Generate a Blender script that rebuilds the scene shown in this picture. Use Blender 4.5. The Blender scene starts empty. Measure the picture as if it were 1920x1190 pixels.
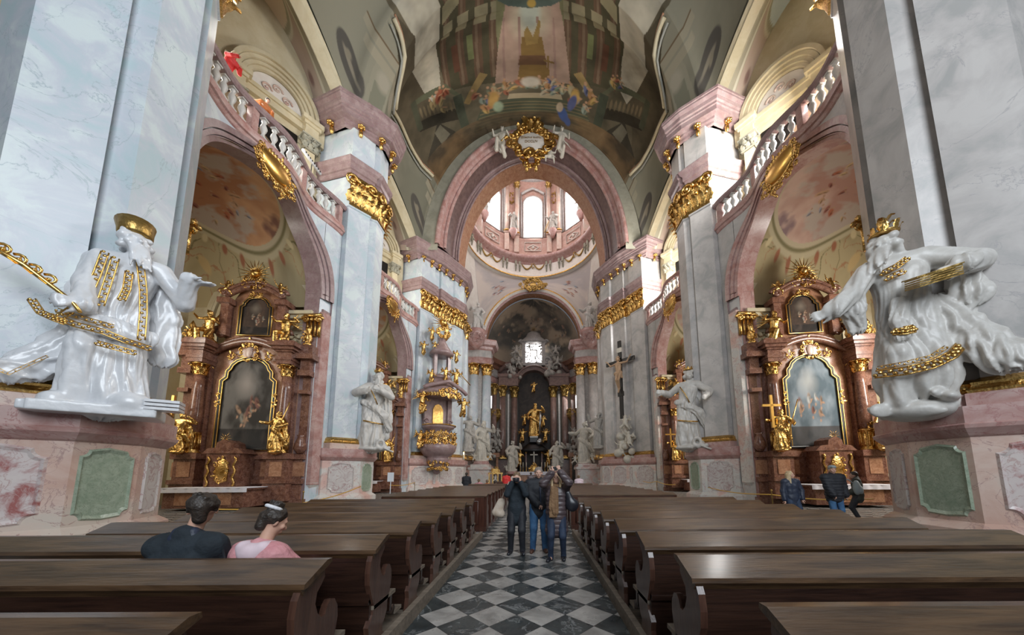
import bpy, math, random
import numpy as np
from mathutils import Vector, Matrix
PI=math.pi
SC=bpy.context.scene
C=SC.collection
# ---------------------------------------------------------------- camera
F_PX,PX,PY=600.0,1004.0,813.5
cam=bpy.data.cameras.new('camera'); co=bpy.data.objects.new('camera',cam); C.objects.link(co)
cam.sensor_fit='HORIZONTAL'; cam.sensor_width=36.0; cam.lens=F_PX/1920*36
cam.shift_x=(960-PX)/1920; cam.shift_y=(PY-595)/1920
cam.clip_end=300; cam.clip_start=0.05
co.location=(0.3,0,1.65)
co.rotation_euler=(Matrix.Rotation(math.atan(73.5/600),3,'X')@Matrix.Rotation(PI/2,3,'X')@Matrix.Rotation(math.radians(-0.28),3,'Z')).to_euler()
SC.camera=co
# ---------------------------------------------------------------- light
W=bpy.data.worlds.new('daylight'); SC.world=W; W.use_nodes=True
W.node_tree.nodes['Background'].inputs[0].default_value=(0.80,0.89,1.0,1)
W.node_tree.nodes['Background'].inputs[1].default_value=.09
def area(name,loc,target,sx,sy,power,col=(1,1,1)):
    l=bpy.data.lights.new(name,'AREA'); l.shape='RECTANGLE'; l.size=sx; l.size_y=sy; l.energy=power; l.color=col
    o=bpy.data.objects.new(name,l); C.objects.link(o); o.location=loc
    d=Vector(target)-Vector(loc); o.rotation_euler=d.to_track_quat('-Z','Y').to_euler(); return o
BC=[14.1,26.5]             # bay centres along the nave
PC=[8.1,20.2,33.45]         # pier centres
for i,y in enumerate(BC):
    # daylight from the gallery windows (sun side is the right)
    area('gallery_daylight_left_%d'%i,(-14.2,y-1.2,20.2),(-8,y+1,19),4,5,420,(1,.97,.9))
    area('gallery_daylight_right_%d'%i,(14.2,y-1.2,20.2),(8,y+2.5,19),4,5,2000,(1,.99,.97))
    area('chapel_daylight_left_%d'%i,(-19.0,y-2.6,8.0),(-13,y+3.2,5),2,5,230,(1,.95,.84))
    area('chapel_daylight_right_%d'%i,(19.0,y-2.6,8.0),(12.3,y+3.2,5),2,5,650,(1,.97,.92))
area('transept_daylight_left',(-17,45,14),(0,46,10),8,10,420,(1,.97,.93))
area('transept_daylight_right',(17,45,14),(0,46,10),8,10,560,(1,.98,.96))
area('apse_daylight',(5.5,60,17),(-2,58,8),2,5,60,(1,.98,.95))
# daylight of the west front windows, behind the visitor
area('west_front_daylight_high',(5,-13,16),(-2.5,22,15),14,16,4000,(.86,.93,1))
V=SC.view_settings; V.view_transform='Standard'; V.look='None'; V.gamma=1.0; V.exposure=0.65; V.use_curve_mapping=False
# ---------------------------------------------------------------- materials
MT={}
def mat(name,base,rough=.5,metal=0,spec=.5,c2=None,scale=3,vein=None,vs=2,vw=.04,bump=0,bs=20,c3=None,emit=0,detail=6,stretch=None,attr=None,coat=0,obj=True):
    m=bpy.data.materials.new(name); m.use_nodes=True; nt=m.node_tree; N=nt.nodes; L=nt.links; b=N['Principled BSDF']
    def i(n,v):
        if n in b.inputs: b.inputs[n].default_value=v
    i('Base Color',(*base,1)); i('Roughness',rough); i('Metallic',metal); i('Specular IOR Level',spec)
    if coat: i('Coat Weight',coat); i('Coat Roughness',.15)
    if emit: i('Emission Color',(*base,1)); i('Emission Strength',emit)
    tc=N.new('ShaderNodeTexCoord'); vec=tc.outputs['Object']
    if stretch:
        mp=N.new('ShaderNodeMapping'); mp.inputs['Scale'].default_value=stretch; L.new(vec,mp.inputs[0]); vec=mp.outputs[0]
    col=None
    if attr:
        a=N.new('ShaderNodeAttribute'); a.attribute_name=attr; col=a.outputs['Color']
    elif c2 is not None:
        n=N.new('ShaderNodeTexNoise'); n.inputs['Scale'].default_value=scale; n.inputs['Detail'].default_value=detail; n.inputs['Roughness'].default_value=.62; n.inputs['Distortion'].default_value=.6
        L.new(vec,n.inputs['Vector'])
        r=N.new('ShaderNodeValToRGB'); e=r.color_ramp.elements
        e[0].position=.36; e[0].color=(*base,1); e[1].position=.62; e[1].color=(*c2,1)
        if c3: x=e.new(.5); x.color=(*c3,1)
        L.new(n.outputs['Fac'],r.inputs[0]); col=r.outputs[0]
    if vein:
        n=N.new('ShaderNodeTexNoise'); n.inputs['Scale'].default_value=vs; n.inputs['Detail'].default_value=8; n.inputs['Roughness'].default_value=.6; n.inputs['Distortion'].default_value=1.2
        L.new(vec,n.inputs['Vector'])
        r=N.new('ShaderNodeValToRGB'); e=r.color_ramp.elements
        e[0].position=.5-vw; e[0].color=(0,0,0,1); e[1].position=.5+vw; e[1].color=(0,0,0,1); x=e.new(.5); x.color=(1,1,1,1)
        L.new(n.outputs['Fac'],r.inputs[0])
        mx=N.new('ShaderNodeMix'); mx.data_type='RGBA'; L.new(r.outputs[0],mx.inputs[0])
        if col: L.new(col,mx.inputs[6])
        else: mx.inputs[6].default_value=(*base,1)
        mx.inputs[7].default_value=(*vein,1); col=mx.outputs[2]
    if col: L.new(col,b.inputs['Base Color'])
    if bump:
        n=N.new('ShaderNodeTexNoise'); n.inputs['Scale'].default_value=bs; n.inputs['Detail'].default_value=4; L.new(vec,n.inputs['Vector'])
        bp=N.new('ShaderNodeBump'); bp.inputs['Strength'].default_value=bump; bp.inputs['Distance'].default_value=.05
        L.new(n.outputs['Fac'],bp.inputs['Height']); L.new(bp.outputs[0],b.inputs['Normal'])
    MT[name]=m; return m
mat('blue_marble',(.44,.54,.57),.32,c2=(.60,.66,.66),scale=.9,vein=(.36,.43,.46),vs=.35,vw=.005,bump=.03,c3=(.52,.55,.60))
mat('grey_marble',(.37,.36,.345),.32,c2=(.53,.50,.475),scale=.9,vein=(.36,.34,.34),vs=.35,vw=.005,bump=.03,c3=(.47,.44,.42))
mat('pink_marble',(.37,.19,.165),.3,c2=(.50,.345,.315),scale=1.6,vein=(.34,.15,.14),vs=2,vw=.02,bump=.03)
mat('pale_pink_marble',(.52,.34,.275),.32,c2=(.56,.48,.41),scale=.8,vein=(.35,.22,.2),vs=1.5,vw=.012,c3=(.60,.45,.38),bump=.03)
mat('cream_pink_marble',(.56,.55,.52),.32,c2=(.64,.42,.36),scale=.7,vein=(.45,.26,.24),vs=1.7,vw=.015,c3=(.64,.60,.55),bump=.03)
mat('mauve_marble',(.24,.16,.155),.3,c2=(.34,.25,.24),scale=1.8,vein=(.24,.13,.15),vs=2.5,vw=.02)
mat('red_marble',(.12,.048,.032),.22,c2=(.23,.11,.07),scale=4,vein=(.42,.26,.22),vs=5,vw=.012)
mat('brown_marble',(.32,.15,.085),.22,c2=(.46,.25,.15),scale=2.5,vein=(.2,.09,.05),vs=4,vw=.02)
mat('green_panel',(.24,.30,.22),.25,c2=(.33,.38,.29),scale=5,vein=(.18,.22,.16),vs=6,vw=.02)
mat('red_white_panel',(.62,.55,.52),.28,c2=(.34,.12,.11),scale=2.2,c3=(.60,.52,.50),vein=(.45,.3,.28),vs=3,vw=.02)
mat('pale_panel',(.50,.44,.42),.3,c2=(.58,.54,.51),scale=2.2,vein=(.36,.22,.21),vs=2.4,vw=.03)
mat('cream_plaster',(.50,.42,.27),.75,c2=(.56,.49,.34),scale=1.5,bump=.05)
mat('ochre_plaster',(.42,.29,.14),.7,c2=(.50,.37,.2),scale=1.5)
mat('olive_plaster',(.27,.26,.20),.75,c2=(.35,.33,.26),scale=1.2)
mat('grey_plaster',(.25,.25,.215),.75,c2=(.33,.32,.28),scale=1.2)
mat('white_plaster',(.72,.68,.62),.7,c2=(.66,.6,.54),scale=1.5)
mat('pink_plaster',(.60,.38,.33),.6,c2=(.66,.47,.41),scale=1.2,vein=(.5,.3,.26),vs=2,vw=.02)
mat('gold',(.80,.52,.19),.27,1,c2=(.52,.30,.08),scale=6,bump=.5,bs=14)
mat('smooth_gold',(.80,.50,.15),.28,1,bump=.1,bs=8)
mat('dark_gold',(.42,.27,.08),.4,.8,c2=(.3,.18,.05),scale=6,bump=.3,bs=10)
mat('old_gold',(.52,.35,.12),.35,.85,c2=(.36,.22,.06),scale=6,bump=.4,bs=10)
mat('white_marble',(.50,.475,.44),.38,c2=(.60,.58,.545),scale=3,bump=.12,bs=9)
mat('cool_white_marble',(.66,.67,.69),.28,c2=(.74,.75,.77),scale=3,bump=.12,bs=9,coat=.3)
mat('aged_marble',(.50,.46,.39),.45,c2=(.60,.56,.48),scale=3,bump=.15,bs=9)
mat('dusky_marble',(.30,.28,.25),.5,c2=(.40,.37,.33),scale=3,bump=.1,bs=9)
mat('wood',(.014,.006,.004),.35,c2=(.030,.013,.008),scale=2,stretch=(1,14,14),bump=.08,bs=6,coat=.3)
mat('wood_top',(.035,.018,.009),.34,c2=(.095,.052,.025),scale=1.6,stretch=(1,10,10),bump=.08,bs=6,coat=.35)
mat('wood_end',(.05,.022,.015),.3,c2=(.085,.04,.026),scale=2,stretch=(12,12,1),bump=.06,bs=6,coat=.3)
mat('red_wood',(.04,.013,.008),.3,c2=(.075,.026,.015),scale=2,stretch=(12,12,1),coat=.3)
mat('grey_wood',(.12,.095,.07),.6,c2=(.21,.17,.13),scale=2,stretch=(1,10,10),bump=.1)
mat('black_wood',(.008,.006,.005),.4)
mat('cloth_white',(.72,.70,.76),.8,c2=(.8,.78,.82),scale=4)
mat('skin',(.55,.32,.23),.5); mat('eye_dark',(.02,.015,.012),.2); mat('lip',(.40,.16,.13),.5)
mat('navy_quilt',(.012,.017,.034),.55,c2=(.018,.026,.05),scale=8,bump=.2,bs=18)
mat('black_cloth',(.008,.009,.013),.7,c2=(.014,.015,.02),scale=8,bump=.15,bs=20)
mat('dark_coat',(.008,.013,.018),.85,c2=(.014,.022,.03),scale=5,bump=.7,bs=7)
mat('pink_velvet',(.50,.20,.22),.7,c2=(.62,.30,.31),scale=5,bump=.7,bs=9)
mat('pale_hood',(.62,.48,.52),.8,c2=(.7,.56,.6),scale=5)
mat('jeans',(.02,.06,.14),.75,c2=(.04,.12,.24),scale=6)
mat('dark_jeans',(.010,.018,.04),.75,c2=(.02,.035,.07),scale=6)
mat('brown_quilt',(.06,.042,.045),.4,c2=(.09,.065,.068),scale=5)
mat('scarf_brown',(.16,.085,.04),.85,c2=(.24,.14,.07),scale=10,bump=.4,bs=30)
mat('hair_dark',(.018,.013,.010),.5,c2=(.04,.028,.02),scale=30,bump=.3,bs=40)
mat('hair_brown',(.12,.075,.04),.5,c2=(.2,.13,.07),scale=30,bump=.3,bs=40)
mat('hair_grey',(.16,.13,.11),.5,c2=(.25,.21,.18),scale=30,bump=.3,bs=40)
mat('hair_blond',(.42,.29,.15),.5,c2=(.55,.42,.25),scale=30,bump=.3,bs=40)
mat('leather_black',(.015,.015,.02),.3); mat('shoe_brown',(.08,.03,.015),.5); mat('grey_bag',(.25,.29,.30),.6); mat('tote',(.42,.33,.25),.7,c2=(.5,.42,.34),scale=9)
mat('green_coat',(.03,.035,.028),.7); mat('red_coat',(.60,.02,.02),.6); mat('orange_coat',(.45,.14,.03),.6); mat('white_cloth',(.7,.7,.72),.7)
mat('black_metal',(.01,.01,.012),.35); mat('rope_yellow',(.62,.36,.06),.6); mat('paper',(.75,.78,.82),.7)
mat('steel',(.4,.4,.4),.3,1); mat('candle_wax',(.75,.68,.52),.5); mat('flame',(1,.55,.15),.5,emit=12)
mat('window_glow',(1,.985,.99),.5,emit=5); mat('window_dim',(.88,.9,.95),.5,emit=1.6); mat('lead_bar',(.35,.33,.33),.5)
mat('flesh_wood',(.42,.27,.16),.5); mat('lamp_glow',(1,.9,.7),.5,emit=3)
mat('dark_mauve',(.10,.058,.055),.35,c2=(.17,.105,.095),scale=2.5)
mat('choir_column',(.16,.10,.085),.3,c2=(.25,.16,.135),scale=2.2)
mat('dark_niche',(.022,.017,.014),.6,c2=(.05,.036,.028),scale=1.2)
mat('drum_pink',(.46,.27,.22),.5,c2=(.56,.38,.32),scale=1.2,vein=(.38,.2,.17),vs=2,vw=.02)
mat('grey_stone',(.34,.32,.30),.35,c2=(.46,.43,.41),scale=2,vein=(.22,.2,.2),vs=2,vw=.02)
def floor_mat():
    m=bpy.data.materials.new('checker_floor'); m.use_nodes=True; nt=m.node_tree; N=nt.nodes; L=nt.links; b=N['Principled BSDF']
    tc=N.new('ShaderNodeTexCoord')
    mp=N.new('ShaderNodeMapping'); mp.vector_type='TEXTURE'; mp.inputs['Location'].default_value=(-.215,4.275,.013); mp.inputs['Rotation'].default_value=(0,0,PI/4)
    L.new(tc.outputs['Object'],mp.inputs[0])
    ck=N.new('ShaderNodeTexChecker'); ck.inputs['Scale'].default_value=1/.403; L.new(mp.outputs[0],ck.inputs[0])
    def noise(s,d,a,bc,cc,p0=.35,p1=.65,src=None):
        n=N.new('ShaderNodeTexNoise'); n.inputs['Scale'].default_value=s; n.inputs['Detail'].default_value=d; n.inputs['Roughness'].default_value=.65; n.inputs['Distortion'].default_value=.8
        L.new(tc.outputs['Object'],n.inputs['Vector'])
        r=N.new('ShaderNodeValToRGB'); e=r.color_ramp.elements; e[0].position=p0; e[0].color=(*a,1); e[1].position=p1; e[1].color=(*bc,1)
        if cc: x=e.new((p0+p1)/2); x.color=(*cc,1)
        L.new(n.outputs['Fac'],r.inputs[0]); return r.outputs[0]
    wh=noise(2.2,9,(.20,.19,.175),(.40,.385,.36),(.31,.295,.275)); dk=noise(2.5,9,(.018,.023,.024),(.05,.06,.06),(.03,.038,.04))
    vn=noise(1.6,10,(0,0,0),(0,0,0),(1,1,1),.485,.515)
    m1=N.new('ShaderNodeMix'); m1.data_type='RGBA'; L.new(vn,m1.inputs[0]); L.new(dk,m1.inputs[6]); m1.inputs[7].default_value=(.2,.21,.21,1)
    m2=N.new('ShaderNodeMix'); m2.data_type='RGBA'; L.new(ck.outputs['Fac'],m2.inputs[0]); L.new(m1.outputs[2],m2.inputs[6]); L.new(wh,m2.inputs[7])
    # joints: distance to tile edges
    sp=N.new('ShaderNodeSeparateXYZ'); L.new(mp.outputs[0],sp.inputs[0]); outs=[]
    for k in (0,1):
        a=N.new('ShaderNodeMath'); a.operation='MULTIPLY'; a.inputs[1].default_value=1/.403; L.new(sp.outputs[k],a.inputs[0])
        q=N.new('ShaderNodeMath'); q.operation='PINGPONG'; q.inputs[1].default_value=.5; L.new(a.outputs[0],q.inputs[0])
        g=N.new('ShaderNodeMath'); g.operation='LESS_THAN'; g.inputs[1].default_value=.010; L.new(q.outputs[0],g.inputs[0]); outs.append(g.outputs[0])
    mx=N.new('ShaderNodeMath'); mx.operation='MAXIMUM'; L.new(outs[0],mx.inputs[0]); L.new(outs[1],mx.inputs[1])
    m3=N.new('ShaderNodeMix'); m3.data_type='RGBA'; L.new(mx.outputs[0],m3.inputs[0]); L.new(m2.outputs[2],m3.inputs[6]); m3.inputs[7].default_value=(.03,.03,.03,1)
    L.new(m3.outputs[2],b.inputs['Base Color'])
    rr=noise(5,6,(.2,.2,.2),(.5,.5,.5),None,.3,.7); L.new(rr,b.inputs['Roughness'])
    MT['checker_floor']=m
floor_mat()
# ---------------------------------------------------------------- mesh helpers
def shade(me,on=True):
    me.polygons.foreach_set('use_smooth',np.full(len(me.polygons),on,dtype=bool))
def link(name,me,m,parent=None,origin=None):
    if m: me.materials.append(MT[m] if isinstance(m,str) else m)
    o=bpy.data.objects.new(name,me); C.objects.link(o)
    if parent is not None: o.parent=parent
    if origin is not None: o.location=origin
    return o
class MB:
    def __init__(s): s.v=[]; s.f=[]; s.sm=[]; s.M=None
    def add(s,v,f,smooth=False):
        v=np.asarray(v,dtype=float).reshape(-1,3)
        if s.M is not None:
            M=np.array(s.M); v=v@M[:3,:3].T+M[:3,3]
            if np.linalg.det(M[:3,:3])<0: f=[tuple(reversed(q)) for q in f]
        n=sum(len(a) for a in s.v); s.v.append(v); s.f.extend([tuple(int(i)+n for i in q) for q in f]); s.sm.extend([smooth]*len(f)); return s
    def box(s,x0,x1,y0,y1,z0,z1):
        return s.add([(x0,y0,z0),(x1,y0,z0),(x1,y1,z0),(x0,y1,z0),(x0,y0,z1),(x1,y0,z1),(x1,y1,z1),(x0,y1,z1)],[(0,3,2,1),(4,5,6,7),(0,1,5,4),(1,2,6,5),(2,3,7,6),(3,0,4,7)])
    def prism(s,poly,axis,a,b):
        # poly in the two other axes, extruded along axis from a to b
        n=len(poly); P=[]
        for t in (a,b):
            for p,q in poly: P.append((t,p,q) if axis==0 else (p,t,q) if axis==1 else (p,q,t))
        f=[tuple(range(n-1,-1,-1)),tuple(range(n,2*n))]+[(i,(i+1)%n,n+(i+1)%n,n+i) for i in range(n)]
        if axis==1: f=[tuple(reversed(q)) for q in f]
        return s.add(P,f)
    def tube(s,pts,r,seg=8,cap=True,smooth=True,flat=1.0):
        pts=[Vector(p) for p in pts]; n=len(pts)
        if not hasattr(r,'__len__'): r=[r]*n
        V_=[];F_=[]; up=None
        for i,p in enumerate(pts):
            t=(pts[min(i+1,n-1)]-pts[max(i-1,0)])
            if t.length<1e-9: t=Vector((0,0,1))
            t.normalize()
            if up is None: up=t.orthogonal().normalized()
            up=(up-t*up.dot(t)); up=up.normalized() if up.length>1e-6 else t.orthogonal().normalized()
            w=t.cross(up)
            for k in range(seg):
                a=2*PI*k/seg; V_.append(p+up*(math.cos(a)*r[i])+w*(math.sin(a)*r[i]*flat))
        for i in range(n-1):
            for k in range(seg):
                k2=(k+1)%seg; F_.append((i*seg+k,i*seg+k2,(i+1)*seg+k2,(i+1)*seg+k))
        if cap: F_.append(tuple(range(seg-1,-1,-1))); F_.append(tuple((n-1)*seg+k for k in range(seg)))
        return s.add(V_,F_,smooth)
    def lathe(s,prof,c=(0,0,0),seg=16,smooth=True,a0=0,a1=2*PI,sy=1.0):
        full=abs(a1-a0-2*PI)<1e-6; m=seg if full else seg+1; V_=[];F_=[]; n=len(prof)
        for r,z in prof:
            for k in range(m):
                a=a0+(a1-a0)*k/seg; V_.append((c[0]+r*math.cos(a),c[1]+sy*r*math.sin(a),c[2]+z))
        for i in range(n-1):
            for k in range(seg):
                k2=(k+1)%m; F_.append((i*m+k,i*m+k2,(i+1)*m+k2,(i+1)*m+k))
        if full:
            F_.append(tuple(range(m-1,-1,-1))); F_.append(tuple((n-1)*m+k for k in range(m)))
        return s.add(V_,F_,smooth)
    def ball(s,c,r,seg=10,rings=7,smooth=True):
        if not hasattr(r,'__len__'): r=(r,r,r)
        V_=[];F_=[]
        for i in range(rings+1):
            th=PI*i/rings
            for k in range(seg):
                a=2*PI*k/seg; V_.append((c[0]+r[0]*math.sin(th)*math.cos(a),c[1]+r[1]*math.sin(th)*math.sin(a),c[2]+r[2]*math.cos(th)))
        for i in range(rings):
            for k in range(seg):
                k2=(k+1)%seg; F_.append((i*seg+k,(i+1)*seg+k,(i+1)*seg+k2,i*seg+k2))
        return s.add(V_,F_,smooth)
    def grid(s,fn,nu,nv,smooth=True):
        V_=[fn(i/nu,j/nv) for i in range(nu+1) for j in range(nv+1)]
        F_=[(i*(nv+1)+j,(i+1)*(nv+1)+j,(i+1)*(nv+1)+j+1,i*(nv+1)+j+1) for i in range(nu) for j in range(nv)]
        return s.add(V_,F_,smooth)
    def sweep(s,path,prof,closed=False,smooth=False,caps=True):
        """mouldings: path = plan points (outside on the right hand), prof = (offset, z) list"""
        n=len(path); V_=[]; nn=[]
        P=[np.array(p[:2],float) for p in path]
        def nrm(a,b):
            d=b-a; l=np.hypot(*d); d=d/(l if l>1e-9 else 1); return np.array([d[1],-d[0]])
        for i in range(n):
            if closed: a=nrm(P[i-1],P[i]); b=nrm(P[i],P[(i+1)%n])
            else:
                a=nrm(P[i-1],P[i]) if i>0 else nrm(P[0],P[1]); b=nrm(P[i],P[i+1]) if i<n-1 else a
            m=a+b; l=np.dot(m,m); m=m*2/l if l>.25 else a
            if np.hypot(*m)>2.2: m=m/np.hypot(*m)*2.2
            nn.append(m)
        for i in range(n):
            for o,z in prof:
                q=P[i]+nn[i]*o; zz=z+(path[i][2] if len(path[i])>2 else 0); V_.append((q[0],q[1],zz))
        m=len(prof); F_=[]
        for i in range(n if closed else n-1):
            j=(i+1)%n
            for k in range(m-1): F_.append((i*m+k,j*m+k,j*m+k+1,i*m+k+1))
        if not closed and caps and m>2:
            F_.append(tuple(range(m))); F_.append(tuple((n-1)*m+k for k in range(m-1,-1,-1)))
        return s.add(V_,F_,smooth)
    def cap(s,path,off,z):
        b=MB(); b.sweep(path,[(off,z),(off,z+.001)],closed=True); V_=b.v[0][::2]
        return s.add(V_,[tuple(range(len(V_)))])
    def spiral(s,c,u,w,R,r,turns=1.6,seg=6,n=26,bulge=0,sgn=1):
        c=Vector(c);u=Vector(u).normalized();w=Vector(w).normalized();q=u.cross(w); pts=[];rr=[]
        for i in range(n+1):
            t=i/n; a=sgn*t*turns*2*PI; rad=R*(1-.86*t); pts.append(c+u*(math.cos(a)*rad)+w*(math.sin(a)*rad)+q*(bulge*t)); rr.append(r*(1-.5*t))
        s.tube(pts,rr,seg); s.ball(tuple(c+q*bulge),r*1.3,6,5); return s
    def leaf(s,base,up,out,h,w,curl=.35,n=6):
        base=Vector(base);up=Vector(up).normalized();out=Vector(out).normalized();sd=up.cross(out).normalized(); V_=[];F_=[]
        for i in range(n+1):
            t=i/n; c=base+up*(h*(t-.18*t**4))+out*(h*curl*(t**2.2)+.02)
            if i==n: c-=up*h*.12
            ww=w*(.55+.45*math.sin(PI*min(1,t*1.1)))*(1-.55*t**3)*(1+.16*math.cos(i*PI))
            for x,o in ((-1,.0),(-.5,.10),(0,.05),(.5,.10),(1,.0)): V_.append(c+sd*(ww*.5*x)+out*(o*w))
        for i in range(n):
            for k in range(4): F_.append((i*5+k,i*5+k+1,(i+1)*5+k+1,(i+1)*5+k))
        return s.add(V_,F_,True)
    def build(s,name,m,parent=None,local=True,auto=None):
        v=np.concatenate(s.v) if s.v else np.zeros((0,3)); org=np.zeros(3)
        if parent is not None and local: org=np.array(parent['_o']) if '_o' in parent else np.zeros(3)
        me=bpy.data.meshes.new(name); me.from_pydata((v-org).tolist(),[],s.f)
        me.polygons.foreach_set('use_smooth',np.array(s.sm,dtype=bool)); me.update()
        return link(name,me,m,parent)
def tag(o,label=None,cat=None,group=None,kind=None):
    if label: o['label']=label
    if cat: o['category']=cat
    if group: o['group']=group
    if kind: o['kind']=kind
    return o
_roots=[]
def thing(name,label,cat,loc=(0,0,0),rz=0,group=None,world=False):
    """world=True: children are given in world coordinates (their origin is moved to the thing's base)"""
    o=bpy.data.objects.new(name,None); C.objects.link(o); o.location=loc; o.rotation_euler=(0,0,rz); o.empty_display_size=.3
    if world: o['_o']=list(loc); _roots.append(o)
    return tag(o,label,cat,group)
def struct(name,mb,m,parent=None):
    o=mb.build(name,m,parent)
    if parent is None: o['kind']='structure'
    return o
def kids(o): return [c for c in bpy.data.objects if c.parent==o]
def copy_tree(o,parent=None,cache={}):
    c=o.copy(); C.objects.link(c)
    if parent is not None: c.parent=parent
    for ch in kids(o): copy_tree(ch,c)
    return c
# ---------------------------------------------------------------- sculpting: smooth union of round shapes, meshed with surface nets
def _rot(e):
    return np.array(Matrix.Rotation(e[2],3,'Z')@Matrix.Rotation(e[1],3,'Y')@Matrix.Rotation(e[0],3,'X')) if e is not None else None
def sdf(prims,h,k=.03):
    lo=np.full(3,1e9); hi=-lo
    for p in prims:
        if p[0]=='c': R=max(p[3],p[4])*1.25; a=np.minimum(p[1],p[2])-R; b=np.maximum(p[1],p[2])+R
        else: R=np.linalg.norm(p[2]) if p[3] is not None else np.array(p[2]); a=np.array(p[1])-R; b=np.array(p[1])+R
        if p[-1]!='neg': lo=np.minimum(lo,a); hi=np.maximum(hi,b)
    lo-=k+2.5*h; hi+=k+2.5*h; n=np.ceil((hi-lo)/h).astype(int)+1
    f=np.full(n,k+2*h,dtype=np.float32); ax=[(lo[i]+h*np.arange(n[i])).astype(np.float32) for i in range(3)]
    for p in prims:
        if p[0]=='c': R=max(p[3],p[4])*1.25; a=np.minimum(p[1],p[2])-R; b=np.maximum(p[1],p[2])+R
        else: R=np.linalg.norm(p[2]) if p[3] is not None else np.array(p[2]); a=np.array(p[1])-R; b=np.array(p[1])+R
        i0=np.maximum(((a-lo-k-2*h)/h).astype(int),0); i1=np.minimum(((b-lo+k+2*h)/h).astype(int)+2,n)
        sl=tuple(slice(i0[i],i1[i]) for i in range(3))
        if any(i1[i]<=i0[i] for i in range(3)): continue
        X=ax[0][sl[0]][:,None,None];Y=ax[1][sl[1]][None,:,None];Z=ax[2][sl[2]][None,None,:]
        if p[0]=='c':
            A=np.array(p[1],float);B=np.array(p[2],float);D=B-A;L2=max(D@D,1e-9)
            t=np.clip(((X-A[0])*D[0]+(Y-A[1])*D[1]+(Z-A[2])*D[2])/L2,0,1)
            ex=X-A[0]-t*D[0];ey=Y-A[1]-t*D[1];ez=Z-A[2]-t*D[2]
            r=p[3]+(p[4]-p[3])*t
            fo=p[5] if len(p)>5 and isinstance(p[5],tuple) else None
            if fo:  # (amp, count, phase, flatten_x, flatten_y)
                if len(fo)>3: ex=ex/fo[3]; ey=ey/fo[4]
                ph=np.arctan2(ey,ex); r=r*(1+fo[0]*(.35+.65*t)*np.sin(fo[1]*ph+fo[2]+2.2*np.sin(3.1*t+fo[2])+1.3*np.sin(2*ph+fo[2])))
            d=np.sqrt(ex*ex+ey*ey+ez*ez)-r
        else:
            q0=X-p[1][0]+0*Y+0*Z;q1=Y-p[1][1]+0*X+0*Z;q2=Z-p[1][2]+0*X+0*Y
            if p[3] is not None:
                Rm=_rot(p[3]).T; q0,q1,q2=[Rm[i,0]*q0+Rm[i,1]*q1+Rm[i,2]*q2 for i in range(3)]
            rr=p[2]
            if p[0]=='e':
                k0=np.sqrt((q0/rr[0])**2+(q1/rr[1])**2+(q2/rr[2])**2); k1=np.sqrt((q0/rr[0]**2)**2+(q1/rr[1]**2)**2+(q2/rr[2]**2)**2)
                d=k0*(k0-1)/np.maximum(k1,1e-6)
            else:
                a0=np.abs(q0)-rr[0];a1=np.abs(q1)-rr[1];a2=np.abs(q2)-rr[2]
                d=np.sqrt(np.maximum(a0,0)**2+np.maximum(a1,0)**2+np.maximum(a2,0)**2)+np.minimum(np.maximum(a0,np.maximum(a1,a2)),0)
        g=f[sl]
        if p[-1]=='neg': f[sl]=np.maximum(g,-d)
        else:
            hh=np.clip(.5+.5*(g-d)/k,0,1); f[sl]=g*(1-hh)+d*hh-k*hh*(1-hh)
    # surface nets
    s=f<0; m=[x-1 for x in n]
    cs=np.zeros(m,np.int8)
    cor=[(a,b,c) for a in (0,1) for b in (0,1) for c in (0,1)]
    sub=lambda arr,o:arr[o[0]:o[0]+m[0],o[1]:o[1]+m[1],o[2]:o[2]+m[2]]
    for o in cor: cs+=sub(s,o)
    act=np.argwhere((cs>0)&(cs<8)); idx=-np.ones(m,np.int64); idx[tuple(act.T)]=np.arange(len(act))
    acc=np.zeros((len(act),3)); cnt=np.zeros(len(act))
    for o in cor:
        for d in range(3):
            if o[d]==0:
                o2=list(o);o2[d]=1
                v0=f[act[:,0]+o[0],act[:,1]+o[1],act[:,2]+o[2]];v1=f[act[:,0]+o2[0],act[:,1]+o2[1],act[:,2]+o2[2]]
                c=(v0<0)!=(v1<0); t=np.where(c,v0/np.where(c,v0-v1,1),0)
                q=np.tile(np.array(o,float),(len(act),1)); q[:,d]=t; acc+=q*c[:,None]; cnt+=c
    vs=(act+acc/np.maximum(cnt,1)[:,None])*h+lo
    fs=[]
    for d in range(3):
        e=[(1,0,0),(0,1,0),(0,0,1)][d]; u,w=[(1,2),(2,0),(0,1)][d]
        A=s[tuple(slice(0,n[i]-1) if i==d else slice(1,n[i]-1) for i in range(3))];B=s[tuple(slice(1,n[i]) if i==d else slice(1,n[i]-1) for i in range(3))]
        for pos in (True,False):
            q=np.argwhere((A&~B) if pos else (~A&B))
            off=np.array([0 if i==d else 1 for i in range(3)]); q=q+off
            eu=np.zeros(3,int);eu[u]=1;ew=np.zeros(3,int);ew[w]=1
            c=[q-eu-ew,q-ew,q,q-eu]
            I=np.stack([idx[tuple(x.T)] for x in c],1)
            if not pos: I=I[:,::-1]
            fs.append(I)
    fs=np.concatenate(fs); fs=fs[(fs>=0).all(1)]
    return vs,fs
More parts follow.
